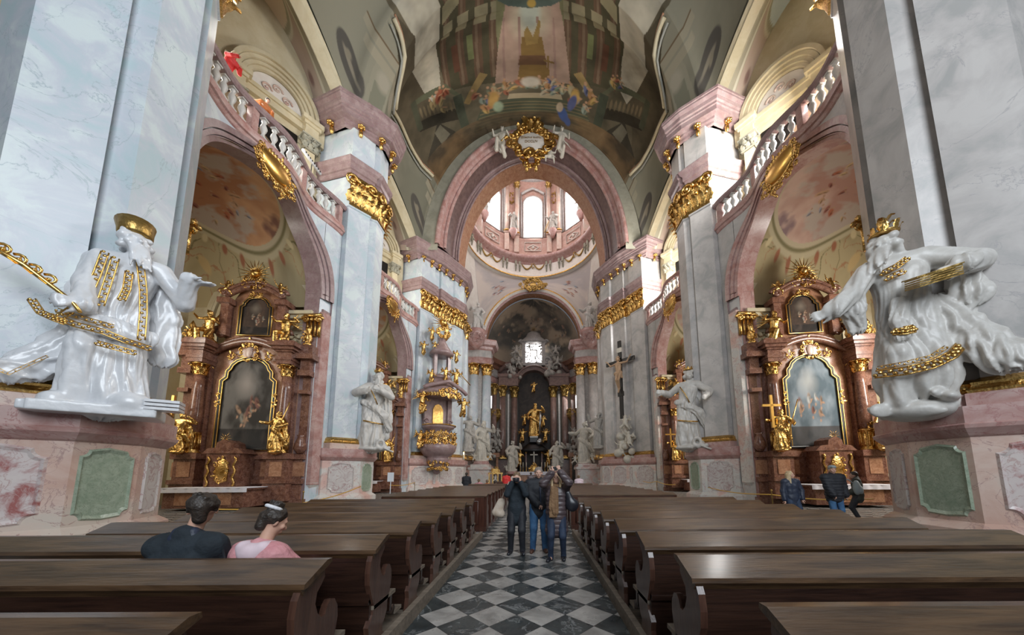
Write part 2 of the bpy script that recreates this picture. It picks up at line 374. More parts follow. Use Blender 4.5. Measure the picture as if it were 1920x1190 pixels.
def sculpt(name,prims,h,m,parent=None,k=.03,relax=1,fn=None):
    vs,fs=sdf(prims,h,k)
    for _ in range(relax):
        a=np.zeros_like(vs);c=np.zeros(len(vs))
        for i in range(4):
            j=(i+1)%4
            np.add.at(a,fs[:,i],vs[fs[:,j]]);np.add.at(c,fs[:,i],1);np.add.at(a,fs[:,j],vs[fs[:,i]]);np.add.at(c,fs[:,j],1)
        vs=.5*vs+.5*a/np.maximum(c,1)[:,None]
    if fn: vs=fn(vs)
    me=bpy.data.meshes.new(name); me.vertices.add(len(vs)); me.vertices.foreach_set('co',vs.astype(np.float32).ravel())
    me.loops.add(4*len(fs)); me.loops.foreach_set('vertex_index',fs.astype(np.int32).ravel())
    me.polygons.add(len(fs)); me.polygons.foreach_set('loop_start',np.arange(0,4*len(fs),4,dtype=np.int32))
    try: me.polygons.foreach_set('loop_total',np.full(len(fs),4,dtype=np.int32))
    except Exception: pass
    me.update(calc_edges=True); me.validate(); shade(me)
    return link(name,me,m,parent)
# ================================================================ ARCHITECTURE
R=random.Random(7)
def mirror(s): return np.diag([s,1.,1.,1.])
SIDE={-1:'left',1:'right'}
def panel_shape(w,h,n=5):
    """baroque panel outline with scooped corners, centred"""
    a=w/2;b=h/2;c=min(w,h)*.16; P=[]
    for sx,sy in ((1,1),(-1,1),(-1,-1),(1,-1)):
        arc=[(a-c*math.cos(t)*.9, b-c*math.sin(t)*.9) for t in (np.linspace(PI/2,0,n) if sx*sy>0 else np.linspace(0,PI/2,n))]
        arc=[(sx*p,sy*q) for p,q in arc]
        P+=arc
        if sx>0 and sy>0: P.append((0,b+c*.45))
        if sx<0 and sy<0: P.append((0,-b-c*.25))
    return P
def face_panel(p0,p1,z0,z1,off,M,margin=.16,thick=.05):
    """raised panel on the vertical face p0-p1 (outside on the right hand)"""
    p0=np.array(p0[:2]);p1=np.array(p1[:2]); d=p1-p0; L=np.hypot(*d); d/=L; n=np.array([d[1],-d[0]])
    sh=panel_shape(L-2*margin,(z1-z0)); c=(p0+p1)/2; b=MB(); b.M=M
    def ring(sc,o): return [(*(c+d*(x*sc)+n*(off+o)),(z0+z1)/2+z*sc) for x,z in sh]
    r0=ring(1.0,0);r1=ring(.95,thick);r2=ring(.86,thick*.3);r3=ring(.84,thick*.3)
    N_=len(sh); V_=r0+r1+r2
    F_=[(k*N_+i,k*N_+(i+1)%N_,(k+1)*N_+(i+1)%N_,(k+1)*N_+i) for k in (0,1) for i in range(N_)]+[tuple(range(2*N_,3*N_))]
    b.add(V_,F_); return b
def rocaille(b,c,u,w,n,rx,ry,count,size,seed,leaves=True):
    rr=random.Random(seed); c=Vector(c);u=Vector(u);w=Vector(w);n=Vector(n)
    for k in range(count):
        a=2*PI*(k+rr.random()*.5)/count; q=rr.uniform(.95,1.18); p=c+u*(math.cos(a)*rx*q)+w*(math.sin(a)*ry*q)+n*rr.uniform(.0,size*.4)
        d=(u*math.cos(a)+w*math.sin(a)); t=(w*math.cos(a)-u*math.sin(a))*rr.choice((-1,1))
        R_=size*rr.uniform(.55,1.1)
        if k%3==2 and leaves: b.leaf(tuple(p-d*size*.5),tuple(d+t*.5),tuple(n),size*2.1,size*.9,.3)
        else: b.spiral(tuple(p),tuple(t),tuple(d),R_,size*.26,rr.uniform(1.1,1.7),5,14,size*.25,rr.choice((-1,1)))
def capital_on(b,path,z0,z1,off,seed=1,row=.5):
    """gilded leaf capital wrapped round a plan path"""
    h=z1-z0; rr=random.Random(seed)
    b.sweep(path,[(off,z0),(off+.10,z0+.03*h),(off+.10,z0+.07*h),(off,z0+.1*h),(off+.02,z0+.7*h),(off+.12,z0+.9*h),(off+.2,z0+.9*h),(off+.2,z1),(off-.1,z1)],smooth=False)
    n=len(path)
    for i in range(n-1):
        p=np.array(path[i][:2]);q=np.array(path[i+1][:2]);d=q-p;L=np.hypot(*d)
        if L<.3: continue
        d/=L;o=np.array([d[1],-d[0]]); m=max(1,int(round(L/row)))
        for k in range(m+1):
            for r_ in (0,1):
                t=(k+(.5 if r_ else 0))/m
                if t>1: continue
                x=p+d*(t*L)+o*(off+.02)
                b.leaf((x[0],x[1],z0+h*(.08+.27*r_)),(0,0,1),(o[0],o[1],0),h*.46,row*1.0,.5)
        for k in range(m):
            t=(k+.5)/m; x=p+d*(t*L)+o*(off+.22)
            b.spiral((x[0],x[1],z0+h*.76),(d[0],d[1],0),(0,0,1),h*.13,h*.035,1.4,5,12,.05,rr.choice((-1,1)))
            x=p+d*((k+rr.random())/m*L)+o*(off+.2); b.ball((x[0],x[1],z0+h*rr.uniform(.3,.6)),h*.06,6,4)
        for t,sg in ((0.02,1),(.98,-1)):
            if L<.8: continue
            x=p+d*(t*L)+o*(off+.3); b.spiral((x[0],x[1],z0+h*.76),(d[0]*sg,d[1]*sg,0),(0,0,1),h*.2,h*.055,1.6,6,16,.08)
COLS_={}
def round_capital(b,c,r,h,seg=8):
    x,y,z=c
    b.lathe([(r*.98,0),(r*1.1,.03*h),(r*1.1,.07*h),(r,.1*h),(r*1.02,.6*h),(r*1.35,.9*h),(r*1.45,.9*h),(r*1.5,h),(0.01,h)],c,16)
    for row in (0,1):
        for k in range(seg):
            a=2*PI*(k+.5*row)/seg; o=(math.cos(a),math.sin(a),0)
            b.leaf((x+o[0]*r,y+o[1]*r,z+h*(.08+.27*row)),(0,0,1),o,h*.48,r*.8,.45,5)
    for k in range(4):
        a=PI/4+k*PI/2; o=(math.cos(a),math.sin(a),0); t=(-o[1],o[0],0)
        b.spiral((x+o[0]*r*1.35,y+o[1]*r*1.35,z+h*.76),o,(0,0,1),h*.2,h*.06,1.5,5,14,0)
def corinthian(name_parent,x,y,z0,z1,r,cap_h,m_shaft,m_cap='gold',base=True,M=None,base_m='gold'):
    b=MB(); b.M=M; b.lathe([(r*1.0,0),(r*1.02,(z1-z0)*.3),(r*.88,(z1-z0))],(x,y,z0),20); b.build('column_shaft',m_shaft,name_parent)
    b=MB(); b.M=M; round_capital(b,(x,y,z1),r*.88,cap_h); b.build('column_capital',m_cap,name_parent)
    if base:
        b=MB(); b.M=M; q=r*.6; b.lathe([(r*1.35,-q),(r*1.4,-q*.8),(r*1.35,-q*.55),(r*1.12,-q*.5),(r*1.1,-q*.35),(r*1.2,-q*.2),(r*1.1,0)],(x,y,z0),20); b.box(x-r*1.4,x+r*1.4,y-r*1.4,y+r*1.4,z0-q*1.5,z0-q); b.build('column_base',base_m,name_parent)
# ---------------- floor
b=MB(); b.box(-22,22,-3,70,-.3,0); struct('floor',b,'checker_floor')
# ---------------- the great piers
def pier_path(yc,c=False):
    h=[(15.2,1.2),(13.4,1.75),(11.45,2.4),(10.6,.9),(10.78,.78),(10.35,.5)] if not c else [(15.2,1.25),(13.6,1.75),(11.95,2.45),(10.6,.95),(10.15,.4)]
    e=[(x,min(y,(1.95 if c else 1.85) if x<12 else 1.4) if x>11 else y) for x,y in h]
    return [(x,yc+y) for x,y in e]+[(x,yc-y) for x,y in reversed(e)]
def cross_path(yc,c=False):
    # crossing pier: faces the nave, then turns in to the crossing arch
    h=[(15.2,8.0),(9.6,7.6),(8.5,5.0),(8.3,2.9),(9.0,1.6),(9.25,1.62),(10.1,-.15),(10.35,-.05),(10.75,-.72),(10.6,-.9)] if not c else [(15.2,8.0),(9.8,7.6),(8.6,5.0),(8.4,2.8),(9.1,1.45),(10.1,-.35),(10.6,-.95)]
    w=[(11.45,-2.4),(13.4,-1.75),(15.2,-1.2)] if not c else [(11.95,-2.45),(13.6,-1.75),(15.2,-1.25)]
    return [(x,yc+y) for x,y in h+w]
def pier(s,yc,kind):
    M=mirror(s); P=cross_path(yc) if kind=='cross' else pier_path(yc); PCn=cross_path(yc,1) if kind=='cross' else pier_path(yc,1)
    where={8.1:'nearest the camera',20.2:'in the middle of the nave',33.45:'at the crossing arch'}[yc]
    extra={8.1:' with the large statue' ,20.2:'',33.45:' carrying the pulpit' if s<0 else ' with the black crucifix'}[yc]
    tone='bluish' if s<0 else 'grey'
    g=thing('pier','%s %s marble pier %s%s'%(tone,SIDE[s],where,extra),'pier',(s*12,yc,0),world=True,group='great marble piers of the nave')
    sm='blue_marble' if s<0 else 'grey_marble'
    def sw(name,m,prof,path=P,cap=None,closed=True):
        b=MB(); b.M=M; b.sweep(path,prof,closed=closed)
        if cap is not None: b.cap(path,*cap)
        return b.build(name,m,g)
    pp=[p for p in PCn]; ped='pale_pink_marble' if yc<10 else 'cream_pink_marble'
    if kind!='cross':   # pedestal slightly larger, its nose carries the statue
        n0,n1=((-.85,.4) if yc<10 else (-.95,.6)); h=[(15.2,1.5),(13.2,1.95),(11.7,1.98),(10.8,1.5),(10.2,n1),(10.2,n0),(11.7,-2.15),(13.2,-2.1),(15.2,-1.5)]; pp=[(x,yc+y) for x,y in h]
    else:
        h=[(15.2,8.2),(9.4,7.9),(8.0,5.0),(7.8,2.7),(8.5,1.2),(9.75,-.5),(10.2,-1.2),(11.7,-2.9),(13.2,-2.2),(15.2,-1.5)]; pp=[(x,yc+y) for x,y in h]
    sw('pedestal',ped,[(.22,0),(.22,.34),(.12,.42),(.0,.5),(0,2.42)],pp)
    sw('pedestal_cornice','pink_marble',[(0,2.42),(.06,2.46),(.2,2.62),(.22,2.7),(.16,2.74),(.16,3.12),(.02,3.14)],pp,cap=(.02,3.14))
    q=[p for p in P]
    sw('socle','pink_marble' if s>0 else 'pale_pink_marble',[(.24,3.1),(.24,3.42),(.14,3.46)],q)
    sw('base_moulding','gold',[(.2,3.44),(.22,3.5),(.16,3.56),(.13,3.62),(.15,3.68),(.06,3.76),(.0,3.8)],q)
    sw('shaft',sm,[(0,3.7),(0,18.45),(.05,18.5),(.05,18.6),(0,18.65),(0,20.7)],q)
    # gilded capital only where the pilasters are (not on the arch side)
    cp=[p for p in (P[2:-2] if kind!='cross' else P[1:-2])]
    b=MB(); b.M=M; capital_on(b,cp,18.6,20.65,.02,seed=int(yc)); b.build('capital','gold',g)
    cq=P
    sw('architrave','mauve_marble' if yc>0 else 'pink_marble',[(.05,20.65),(.12,20.7),(.12,21.0),(.2,21.05),(.2,21.4),(.3,21.5),(.38,21.75),(.36,21.8),(.04,21.82)],cq)
    sw('frieze',sm,[(.06,21.8),(.06,24.1)],cq)
    sw('cornice','mauve_marble',[(.06,24.0),(.18,24.05),(.18,24.22),(.3,24.28),(.3,24.42),(.62,24.48),(.62,24.8),(.68,24.84),(.68,24.98),(.76,25.04),(.80,25.25),(.95,25.4),(.95,25.52),(.99,25.54),(.99,25.7),(-.2,25.72)],PCn,cap=(-.2,25.72))
    # gilded rosettes under the cornice
    n=len(PCn)
    for i in range(1,n-2):
        p=np.array(PCn[i]);r=np.array(PCn[i+1]);d=r-p;L=np.hypot(*d)
        if L<.5 or p[1]>yc+6.5: continue
        d/=L;o=np.array([d[1],-d[0]]);m=max(1,int(L/.95))
        for k in range(m):
            x=p+d*((k+.5)/m*L)+o*.40; b=MB(); b.M=M
            b.box(-.01,.01,-.01,.01,0,0)
            b.v=[];b.f=[];b.sm=[]
            for a in range(6): 
                aa=a*PI/3; b.ball((x[0]+.14*math.cos(aa),x[1]+.14*math.sin(aa),24.27),(.11,.11,.09),6,4)
            b.ball((x[0],x[1],24.2),.1,6,4); b.ball((x[0]-o[0]*.12,x[1]-o[1]*.12,23.9),(.15,.15,.28),6,5)
            b.build('rosette','gold',g)
    # attic block above
    at=[(x+(.9 if 0<i<n-1 else 0),y) for i,(x,y) in enumerate(PCn)]
    sw('attic','pink_marble' if s<0 else 'pale_pink_marble',[(.25,25.7),(.25,26.8),(.4,26.95),(.4,27.1),(0,27.15)],at,cap=(0,27.15))
    # panels
    def pn(i,m,mg=.2): 
        o=face_panel(pp[i],pp[i+1],.62,2.25,0,M,mg).build('pedestal_panel',m,g)
        o['label']={'green_panel':'green marble panel','pale_panel':'pale veined marble panel','red_white_panel':'red and white veined marble panel'}[m]; return o
    if kind!='cross':
        pn(4,'green_panel',.12 if yc<10 else .25); pn(5,'pale_panel' if yc>10 else 'red_white_panel',.3); pn(3,'pale_panel',.25)
    else:
        for i in (3,4,5,6,7): pn(i,'pale_panel',.25)
    return g
PIERS={}
for s in (-1,1):
    for yc,k in zip(PC,('n','n','cross')): PIERS[s,yc]=pier(s,yc,k)
# ---------------- bays: arch wall, balcony, chapel, gallery
def xb(y,yb):
    t=min(1,max(0,(y-yb+4.25)/8.5)); return 12.5-.5*t-.22*math.cos(4*PI*t)
AA,AC,AZ=3.5,4.25,11.7
AO=-.3
def arch_pt(th,e=0,yb=0):
    c,s_=math.cos(th),math.sin(th); p=2/2.3
    return yb+AO+(AA+e)*math.copysign(abs(c)**p,c), AZ+(AC+e)*abs(s_)**p
def archz(y,yb,e=0):
    t=abs(y-yb-AO)/(AA+e)
    return AZ+(AC+e)*max(0,1-t**2.3)**(1/2.3) if t<1 else 0
class Canvas:
    def __init__(s,W_,H_,base):
        s.a=np.zeros((H_,W_,3))+np.array(base); s.u,s.v=np.meshgrid((np.arange(W_)+.0)/(W_-1),(np.arange(H_))/(H_-1)); s.rs=np.random.RandomState(3)
    def noise(s,fx,fy,oct=4,seed=0):
        rs=np.random.RandomState(seed); out=0;amp=1;tot=0
        for o in range(oct):
            g=rs.rand(int(fy*2**o)+3,int(fx*2**o)+3); x=s.u*fx*2**o;y=s.v*fy*2**o; i=x.astype(int);j=y.astype(int);a=x-i;b=y-j;a=a*a*(3-2*a);b=b*b*(3-2*b)
            out=out+amp*((g[j,i]*(1-a)+g[j,i+1]*a)*(1-b)+(g[j+1,i]*(1-a)+g[j+1,i+1]*a)*b);tot+=amp;amp*=.55
        return out/tot
    def mix(s,mask,col): mask=np.clip(mask,0,1)[...,None]; s.a=s.a*(1-mask)+np.array(col)*mask
    def ell(s,cx,cy,rx,ry,col,rot=0,soft=.15,al=1):
        dx=s.u-cx;dy=s.v-cy;c,q=math.cos(rot),math.sin(rot);X=(dx*c+dy*q)/rx;Y=(-dx*q+dy*c)/ry
        s.mix(al*np.clip((1-np.sqrt(X*X+Y*Y))/soft,0,1),col)
    def poly(s,P,col,al=1):
        ins=np.zeros(s.u.shape,bool);n=len(P)
        for i in range(n):
            x1,y1=P[i];x2,y2=P[(i+1)%n]
            if y1==y2: continue
            ins^=((s.v<y1)!=(s.v<y2))&(s.u<(x2-x1)*(s.v-y1)/(y2-y1)+x1)
        s.mix(ins*al,col)
    def clouds(s,c1,c2,fx,fy,seed,mask=1,lo=.4,hi=.6):
        n=s.noise(fx,fy,5,seed); t=np.clip((n-lo)/(hi-lo),0,1)[...,None]; c=np.array(c1)*(1-t)+np.array(c2)*t; m=np.clip(mask+0*s.u,0,1)[...,None]; s.a=s.a*(1-m)+c*m
    def figures(s,n,cx,cy,rx,ry,sz,seed,pal):
        rr=random.Random(seed)
        for k in range(n):
            a=rr.random()*2*PI;q=math.sqrt(rr.random());x=cx+rx*q*math.cos(a);y=cy+ry*q*math.sin(a);c=rr.choice(pal);rot=rr.uniform(-1,1)
            s.ell(x,y,sz*rr.uniform(.5,1),sz*rr.uniform(1,1.9),c,rot,.4); s.ell(x+sz*.3,y+sz*.2,sz*.35,sz*1.1,[v*.45 for v in c],rot+.4,.6)
            s.ell(x-sz*.2,y-sz*1.6,sz*.4,sz*.45,(.42,.26,.17),0,.4); s.ell(x+sz*.8,y-sz*.4,sz*.9,sz*.22,(.40,.24,.15),rr.uniform(-.8,.8),.5)
def painted(name,fn,cv,M,parent=None,rough=.7):
    H_,W_=cv.u.shape; b=MB(); b.M=M; b.grid(lambda p,q:fn(p,q),W_-1,H_-1); o=b.build(name,None,parent)
    if 'painted' not in MT: mat('painted',(1,1,1),.85,spec=.12,attr='paint')
    o.data.materials.append(MT['painted'])
    at=o.data.color_attributes.new('paint','FLOAT_COLOR','POINT'); arr=np.ones((W_*H_,4),np.float32); arr[:,:3]=np.clip(cv.a,0,1).transpose(1,0,2).reshape(-1,3); at.data.foreach_set('color',arr.ravel()); return o
def bay(s,yb,idx):
    M=mirror(s); sm='blue_marble' if s<0 else 'grey_marble'; y0,y1=PC[idx]+1.75,(18.4 if idx==0 else 31.05)
    W0=bpy.data.objects.new('wall_%s_bay'%SIDE[s],None); C.objects.link(W0); W0['kind']='structure'
    def st(n,b,m): return b.build(n,m,W0)
    ths=np.linspace(0,PI,49)
    # spandrel wall
    ys=sorted(set([y0+(y1-y0)*i/24 for i in range(25)]+[arch_pt(t,.02,yb)[0] for t in ths])); b=MB(); b.M=M; nv=6; V_=[];F_=[]
    for y in ys:
        z0=archz(y,yb)
        for j in range(nv+1): V_.append((xb(y,yb),y,z0+(16.7-z0)*j/nv))
    for i in range(len(ys)-1):
        if (archz(ys[i],yb)==0)!=(archz(ys[i+1],yb)==0): continue
        for j in range(nv): F_.append((i*(nv+1)+j,(i+1)*(nv+1)+j,(i+1)*(nv+1)+j+1,i*(nv+1)+j+1))
    b.add(V_,F_,True); st('spandrel',b,sm)
    # jamb + soffit of the arch
    b=MB(); b.M=M
    def sof(u,v):
        if u<.15: yy=yb+AO-AA;zz=AZ*u/.15
        elif u>.85: yy=yb+AO+AA;zz=AZ*(1-u)/.15
        else: yy,zz=arch_pt(PI-PI*(u-.15)/.7,0,yb)
        return (xb(yy,yb)+.85*v,yy,zz)
    b.grid(sof,60,3); st('arch_soffit',b,'mauve_marble' if s<0 else 'pink_marble')
    b=MB(); b.M=M
    for e0,e1,d in ((-.02,.16,.10),(.18,.34,.16),(.38,.62,.22)):
        V_=[];n=0
        for t in ths:
            for e,dd in ((e0,0.0),(e0,d),(e1,d),(e1,0.0)):
                y,z=arch_pt(t,e,yb); V_.append((xb(y,yb)-dd,y,z))
        F_=[(i*4+k,i*4+k+1,(i+1)*4+k+1,(i+1)*4+k) for i in range(len(ths)-1) for k in range(3)]; b.add(V_,F_)
    st('archivolt',b,'pink_marble' if s>0 else 'mauve_marble')
    # jamb pilasters with gilded capital and impost block
    for sg in (-1,1):
        yy=yb+AO+sg*AA
        path=[(12.9,yy-sg*.02),(12.6,yy-sg*.02),(12.25,yy+sg*.05),(12.1,yy+sg*.4)] if sg<0 else [(11.7,yy+.62),(11.8,yy+.05),(12.4,yy-.02),(12.75,yy-.02)]
        if sg>0: path=path[::1]
        path=list(reversed(path)) if sg<0 else path
        # outside must be on the right hand while walking
        if sg<0: path=list(reversed(path)); path=path[::-1]
        def swp(n,m,prof):
            b=MB(); b.M=M
            pth=path if sg<0 else path
            pr=[((-o if sg>0 else o),z) for o,z in prof]
            b.sweep(pth,pr); return st(n,b,m)
        sgn=1
        swp('jamb_base','cream_pink_marble',[(.2,0),(.2,.9),(.05,1.1),(.02,1.2)])
        swp('jamb_pilaster','pink_marble' if s<0 else 'cream_pink_marble',[(.03,1.1),(.03,10.9)])
        swp('impost','mauve_marble',[(.05,10.7),(.1,10.75),(.12,11.1),(.25,11.2),(.28,11.4),(.45,11.55),(.48,11.8),(.3,11.95),(0,11.97)])
        b=MB(); b.M=M
        for k in range(4): b.tube([(11.92+k*.22,yy-sg*.05,9.35),(11.92+k*.22,yy-sg*.05,10.3)],.09,6)
        for k in (0,1): b.spiral((11.88+k*.78,yy-sg*.16,10.35),(1,0,0) if k else (-1,0,0),(0,0,1),.22,.07,1.5,6,16,0)
        b.tube([(11.8,yy-sg*.1,10.6),(12.75,yy-sg*.1,10.6)],.12,6)
        for k in range(5): b.ball((11.85+k*.22,yy-sg*.14,10.35),.11,6,4)
        st('impost_capital',b,'gold')
    # floor band of the balcony
    path=[(xb(y,yb),y) for y in np.linspace(y1-.02,y0+.02,41)]
    b=MB(); b.M=M; b.sweep(path,[(-2,16.45),(0,16.45),(.06,16.5),(.12,16.62),(.2,16.66),(.22,16.78),(.16,16.84),(.16,16.95),(-2,16.96)]); st('balcony_band',b,'pink_marble')
    # ---- balustrade: a thing with its balusters
    g=thing('balustrade','marble balustrade of the %s gallery %s'%(SIDE[s],'between the nearest two piers' if idx==0 else 'in the far bay by the crossing'),'balustrade',(s*11.6,yb,16.3),world=True,group='gallery balustrades')
    b=MB(); b.M=M; b.sweep(path,[(-.18,18.15),(.14,18.15),(.22,18.25),(.22,18.4),(.1,18.5),(-.12,18.5),(-.24,18.4),(-.24,18.25),(-.18,18.15)]); b.build('handrail','mauve_marble' if idx==0 else 'pink_marble',g)
    b=MB(); b.M=M; b.sweep(path,[(-.16,16.95),(.13,16.95),(.13,17.08),(.08,17.12),(-.12,17.12),(-.16,16.95)]); b.build('plinth_rail','pink_marble',g)
    nb=20
    for k in range(nb):
        y=y0+.35+(y1-y0-.7)*k/(nb-1); x=xb(y,yb)+.03
        b=MB(); b.M=M
        if k in (0,6,13,19):
            b.box(x-.14,x+.14,y-.16,y+.16,17.1,18.17); b.build('post','pink_marble',g)
        else:
            b.box(x-.13,x+.13,y-.13,y+.13,17.1,17.18); b.box(x-.12,x+.12,y-.12,y+.12,18.08,18.17)
            b.lathe([(.09,0),(.12,.05),(.07,.12),(.06,.22),(.11,.34),(.145,.46),(.13,.56),(.07,.70),(.065,.77),(.11,.82),(.09,.9)],(x,y,17.18),10); b.build('baluster','white_marble',g)
    # ---- cartouche on the balcony
    g=thing('cartouche','gilded shell cartouche on the balcony front over the %s %s chapel arch'%('near' if idx==0 else 'far',SIDE[s]),'cartouche',(s*11.9,yb-.7,15.7),world=True,group='gilded cartouches on the balconies')
    b=MB(); b.M=M; yc_=yb-.7; xx=xb(yc_,yb)-.3
    b.ball((xx,yc_,15.95),(.22,1.0,.52),20,12); b.build('shield','smooth_gold',g)
    b=MB(); b.M=M; rocaille(b,(xx,yc_,15.75),(0,1,0),(0,0,1),(-1,0,0),.86,.56,28,.2,5+idx); rocaille(b,(xx-.05,yc_,15.75),(0,1,0),(0,0,1),(-1,0,0),1.08,.7,24,.15,15+idx)
    pts=[(xx-.05,yc_+.8*math.cos(t),15.75+.5*math.sin(t)) for t in np.linspace(0,2*PI,30)]; b.tube(pts,.08,7,cap=False)
    for k in range(7): b.leaf((xx-.1,yc_+(k-3)*.12,16.1),(0,(k-3)*.22,1),(-1,0,0),.42,.2,.3)
    for k in range(12): b.ball((xx+.05-.02*k,yc_+.75-.05*k,15.2-.06*k),.07,6,4)
    b.build('scrollwork','gold',g)
    # ---- chapel shell
    X1=20.4; ye=yb+4.0; yw=yb-4.0; nich=(15.7,2.75)
    b=MB(); b.M=M; b.add([(X1,yw,0),(X1,ye,0),(X1,ye,12.5),(X1,yw,12.5)],[(0,1,2,3)]); b.add([(12.9,yw,0),(X1,yw,0),(X1,yw,17),(12.9,yw,17)],[(0,1,2,3)])
    # east wall with arched recess
    def ew(u,v):
        x=12.6+(X1-12.6)*u; t=abs(x-nich[0])/nich[1]; z0=10.4+3.6*math.sqrt(max(0,1-t*t)) if t<1 else 0
        return (x,ye,z0+(17.2-z0)*v)
    V_=[];F_=[];xs=sorted(set(list(np.linspace(12.3,X1,14))+[nich[0]+nich[1]*c for c in np.cos(np.linspace(0,PI,33))*.9999]))
    for x in xs:
        t=abs(x-nich[0])/nich[1]; z0=10.4+3.6*math.sqrt(max(0,1-t*t)) if t<1 else 0
        V_+= [(x,ye,z0),(x,ye,17.2)]
    for i in range(len(xs)-1):
        a_=abs(xs[i]-nich[0])<nich[1];c_=abs(xs[i+1]-nich[0])<nich[1]
        if a_!=c_: continue
        F_.append((2*i,2*i+2,2*i+3,2*i+1))
    b.add(V_,F_); b.grid(lambda u,v:(nich[0]+nich[1]*math.cos(PI*u),ye+1.1*v,10.4+3.6*math.sin(PI*u)),30,2)
    for sg in (-1,1): b.add([(nich[0]+sg*nich[1],ye,0),(nich[0]+sg*nich[1],ye+1.1,0),(nich[0]+sg*nich[1],ye+1.1,10.4),(nich[0]+sg*nich[1],ye,10.4)],[(0,1,2,3)])
    b.add([(11.9,ye+1.1,0),(X1,ye+1.1,0),(X1,ye+1.1,15),(11.9,ye+1.1,15)],[(0,1,2,3)])
    st('chapel_wall',b,'cream_plaster')
    b=MB(); b.M=M
    for e,w_,d in ((.05,.18,.12),(.35,.16,.18),(.62,.3,.1)):
        V_=[]
        for t in np.linspace(0,PI,33):
            for q,dd in ((e,0),(e,d),(e+w_,d),(e+w_,0)): V_.append((nich[0]+(nich[1]+q)*math.cos(t),ye-dd,10.4+(3.6+q)*math.sin(t)))
        b.add(V_,[(i*4+k,i*4+k+1,(i+1)*4+k+1,(i+1)*4+k) for i in range(32) for k in range(3)])
    st('niche_archivolt',b,'cream_plaster')
    # chapel side pilaster next to the altar
    b=MB(); b.M=M; x0=12.75
    b.box(x0-.05,x0+.9,ye-.55,ye,1.0,9.6); b.box(x0-.1,x0+1.0,ye-.65,ye,0,1.0); st('chapel_pilaster',b,'cream_plaster')
    b=MB(); b.M=M
    for (w_,z0,z1) in ((.1,9.6,9.8),(.2,9.8,10.0),(.05,10.0,10.5),(.25,10.5,10.7),(.4,10.7,10.9)): b.box(x0-w_,x0+.9+w_,ye-.55-w_,ye,z0,z1)
    b.spiral((x0+.2,ye-.7,9.2),(0,-1,0),(0,0,1),.3,.1,1.5,6,16,0); b.spiral((x0+.6,ye-.7,9.2),(0,-1,0),(0,0,1),.3,.1,1.5,6,16,0)
    st('chapel_capital',b,'cream_plaster')
    # painted vault of the chapel
    cv=Canvas(230,230,(.36,.29,.16)); cv.clouds((.34,.27,.15),(.44,.36,.21),4,4,3+idx)
    n1=cv.noise(6,6,3,11+idx); cv.mix((np.abs(n1-.5)<.012)*.7,(.13,.12,.05)); n2=cv.noise(9,9,3,21+idx); cv.mix((np.abs(n2-.47)<.010)*.6,(.36,.13,.06))
    cv.ell(.42,.5,.40,.44,(.50,.43,.28),0,.02); cv.ell(.42,.5,.375,.415,(.22,.19,.1),0,.02); cv.ell(.42,.5,.36,.40,(.52,.44,.30),0,.02)
    m=((cv.u-.42)/.335)**2+((cv.v-.5)/.375)**2<1
    cv.clouds((.40,.19,.10) if s<0 else (.42,.24,.19),(.62,.36,.20) if s<0 else (.60,.42,.34),3,3,31+idx,m)
    n3=cv.noise(4,5,5,41+idx); cv.mix(m*np.clip((n3-.56)*8,0,.9),(.20,.10,.08) if s<0 else (.24,.16,.17)); cv.mix(m*np.clip((.40-n3)*9,0,.8),(.46,.40,.34))
    cv.figures(36,.50,.52,.2,.28,.018,51+idx,[(.50,.30,.18),(.40,.14,.08),(.55,.38,.22),(.35,.33,.36),(.30,.12,.09)])
    for k in range(26):
        a=2*PI*k/26; cv.ell(.42+.41*math.cos(a),.5+.45*math.sin(a),.03,.018,(.33,.14,.08) if k%3 else (.6,.5,.3),a,.4)
    for k in range(9): cv.ell(.86+.05*math.sin(k*2.1),.1+.1*k,.05,.03,(.30,.10,.05) if k%2 else (.55,.40,.2),k,.3)
    def vf(p,q):
        x=12.4+(X1-12.4)*p; v=2*q-1; pr=(1-p**4)**.5 if p<1 else 0
        return (x,yb+v*4.0,11.6+4.5*pr*(1-abs(v)**2.4)**(1/2.2) if abs(v)<1 else 11.6)
    painted('chapel_vault',vf,cv,M,W0)
    # ---- gallery: outer wall with arched niche, window, pilasters
    XG=17.2; b=MB(); b.M=M
    b.add([(XG,y0-2.6,16.3),(XG,y1+1.6,16.3),(XG,y1+1.6,33),(XG,y0-2.6,33)],[(0,1,2,3)]); 
    for yy,sg in ((y0-1.1,-1),(y1+1.65,1)):
        b.add([(11.9,yy,16.3),(XG,yy,16.3),(XG,yy,29),(11.9,yy,29)],[(0,1,2,3)])
    b.add([(12.75,y0,18.0),(XG,y0,18.0),(XG,y1,18.0),(12.75,y1,18.0)],[(0,1,2,3)])
    st('gallery_wall',b,'cream_plaster')
    # arched niche with pilasters, set on the slanting wall towards the pier
    LM=np.array([[-.581,-.814,0,15.3],[.814,-.581,0,yb+2.65],[0,0,1,0],[0,0,0,1.]]); LM=M@LM; ZS=24.1
    b=MB(); b.M=LM; b.add([(-3.2,-.02,16.3),(2.9,-.02,16.3),(2.9,-.02,33),(-3.2,-.02,33)],[(0,1,2,3)]); st('gallery_end_wall',b,'cream_plaster')
    b=MB(); b.M=LM
    for e,w_,d in ((1.35,.16,.2),(1.52,.18,.3),(1.72,.2,.42),(1.94,.2,.55)):
        V_=[]
        for t in np.linspace(.0,PI,33):
            for q,dd in ((e,0),(e,d),(e+w_,d),(e+w_,0)): V_.append((q*math.cos(t),dd,ZS+q*math.sin(t)))
        b.add(V_,[(i*4+k,i*4+k+1,(i+1)*4+k+1,(i+1)*4+k) for i in range(32) for k in range(3)])
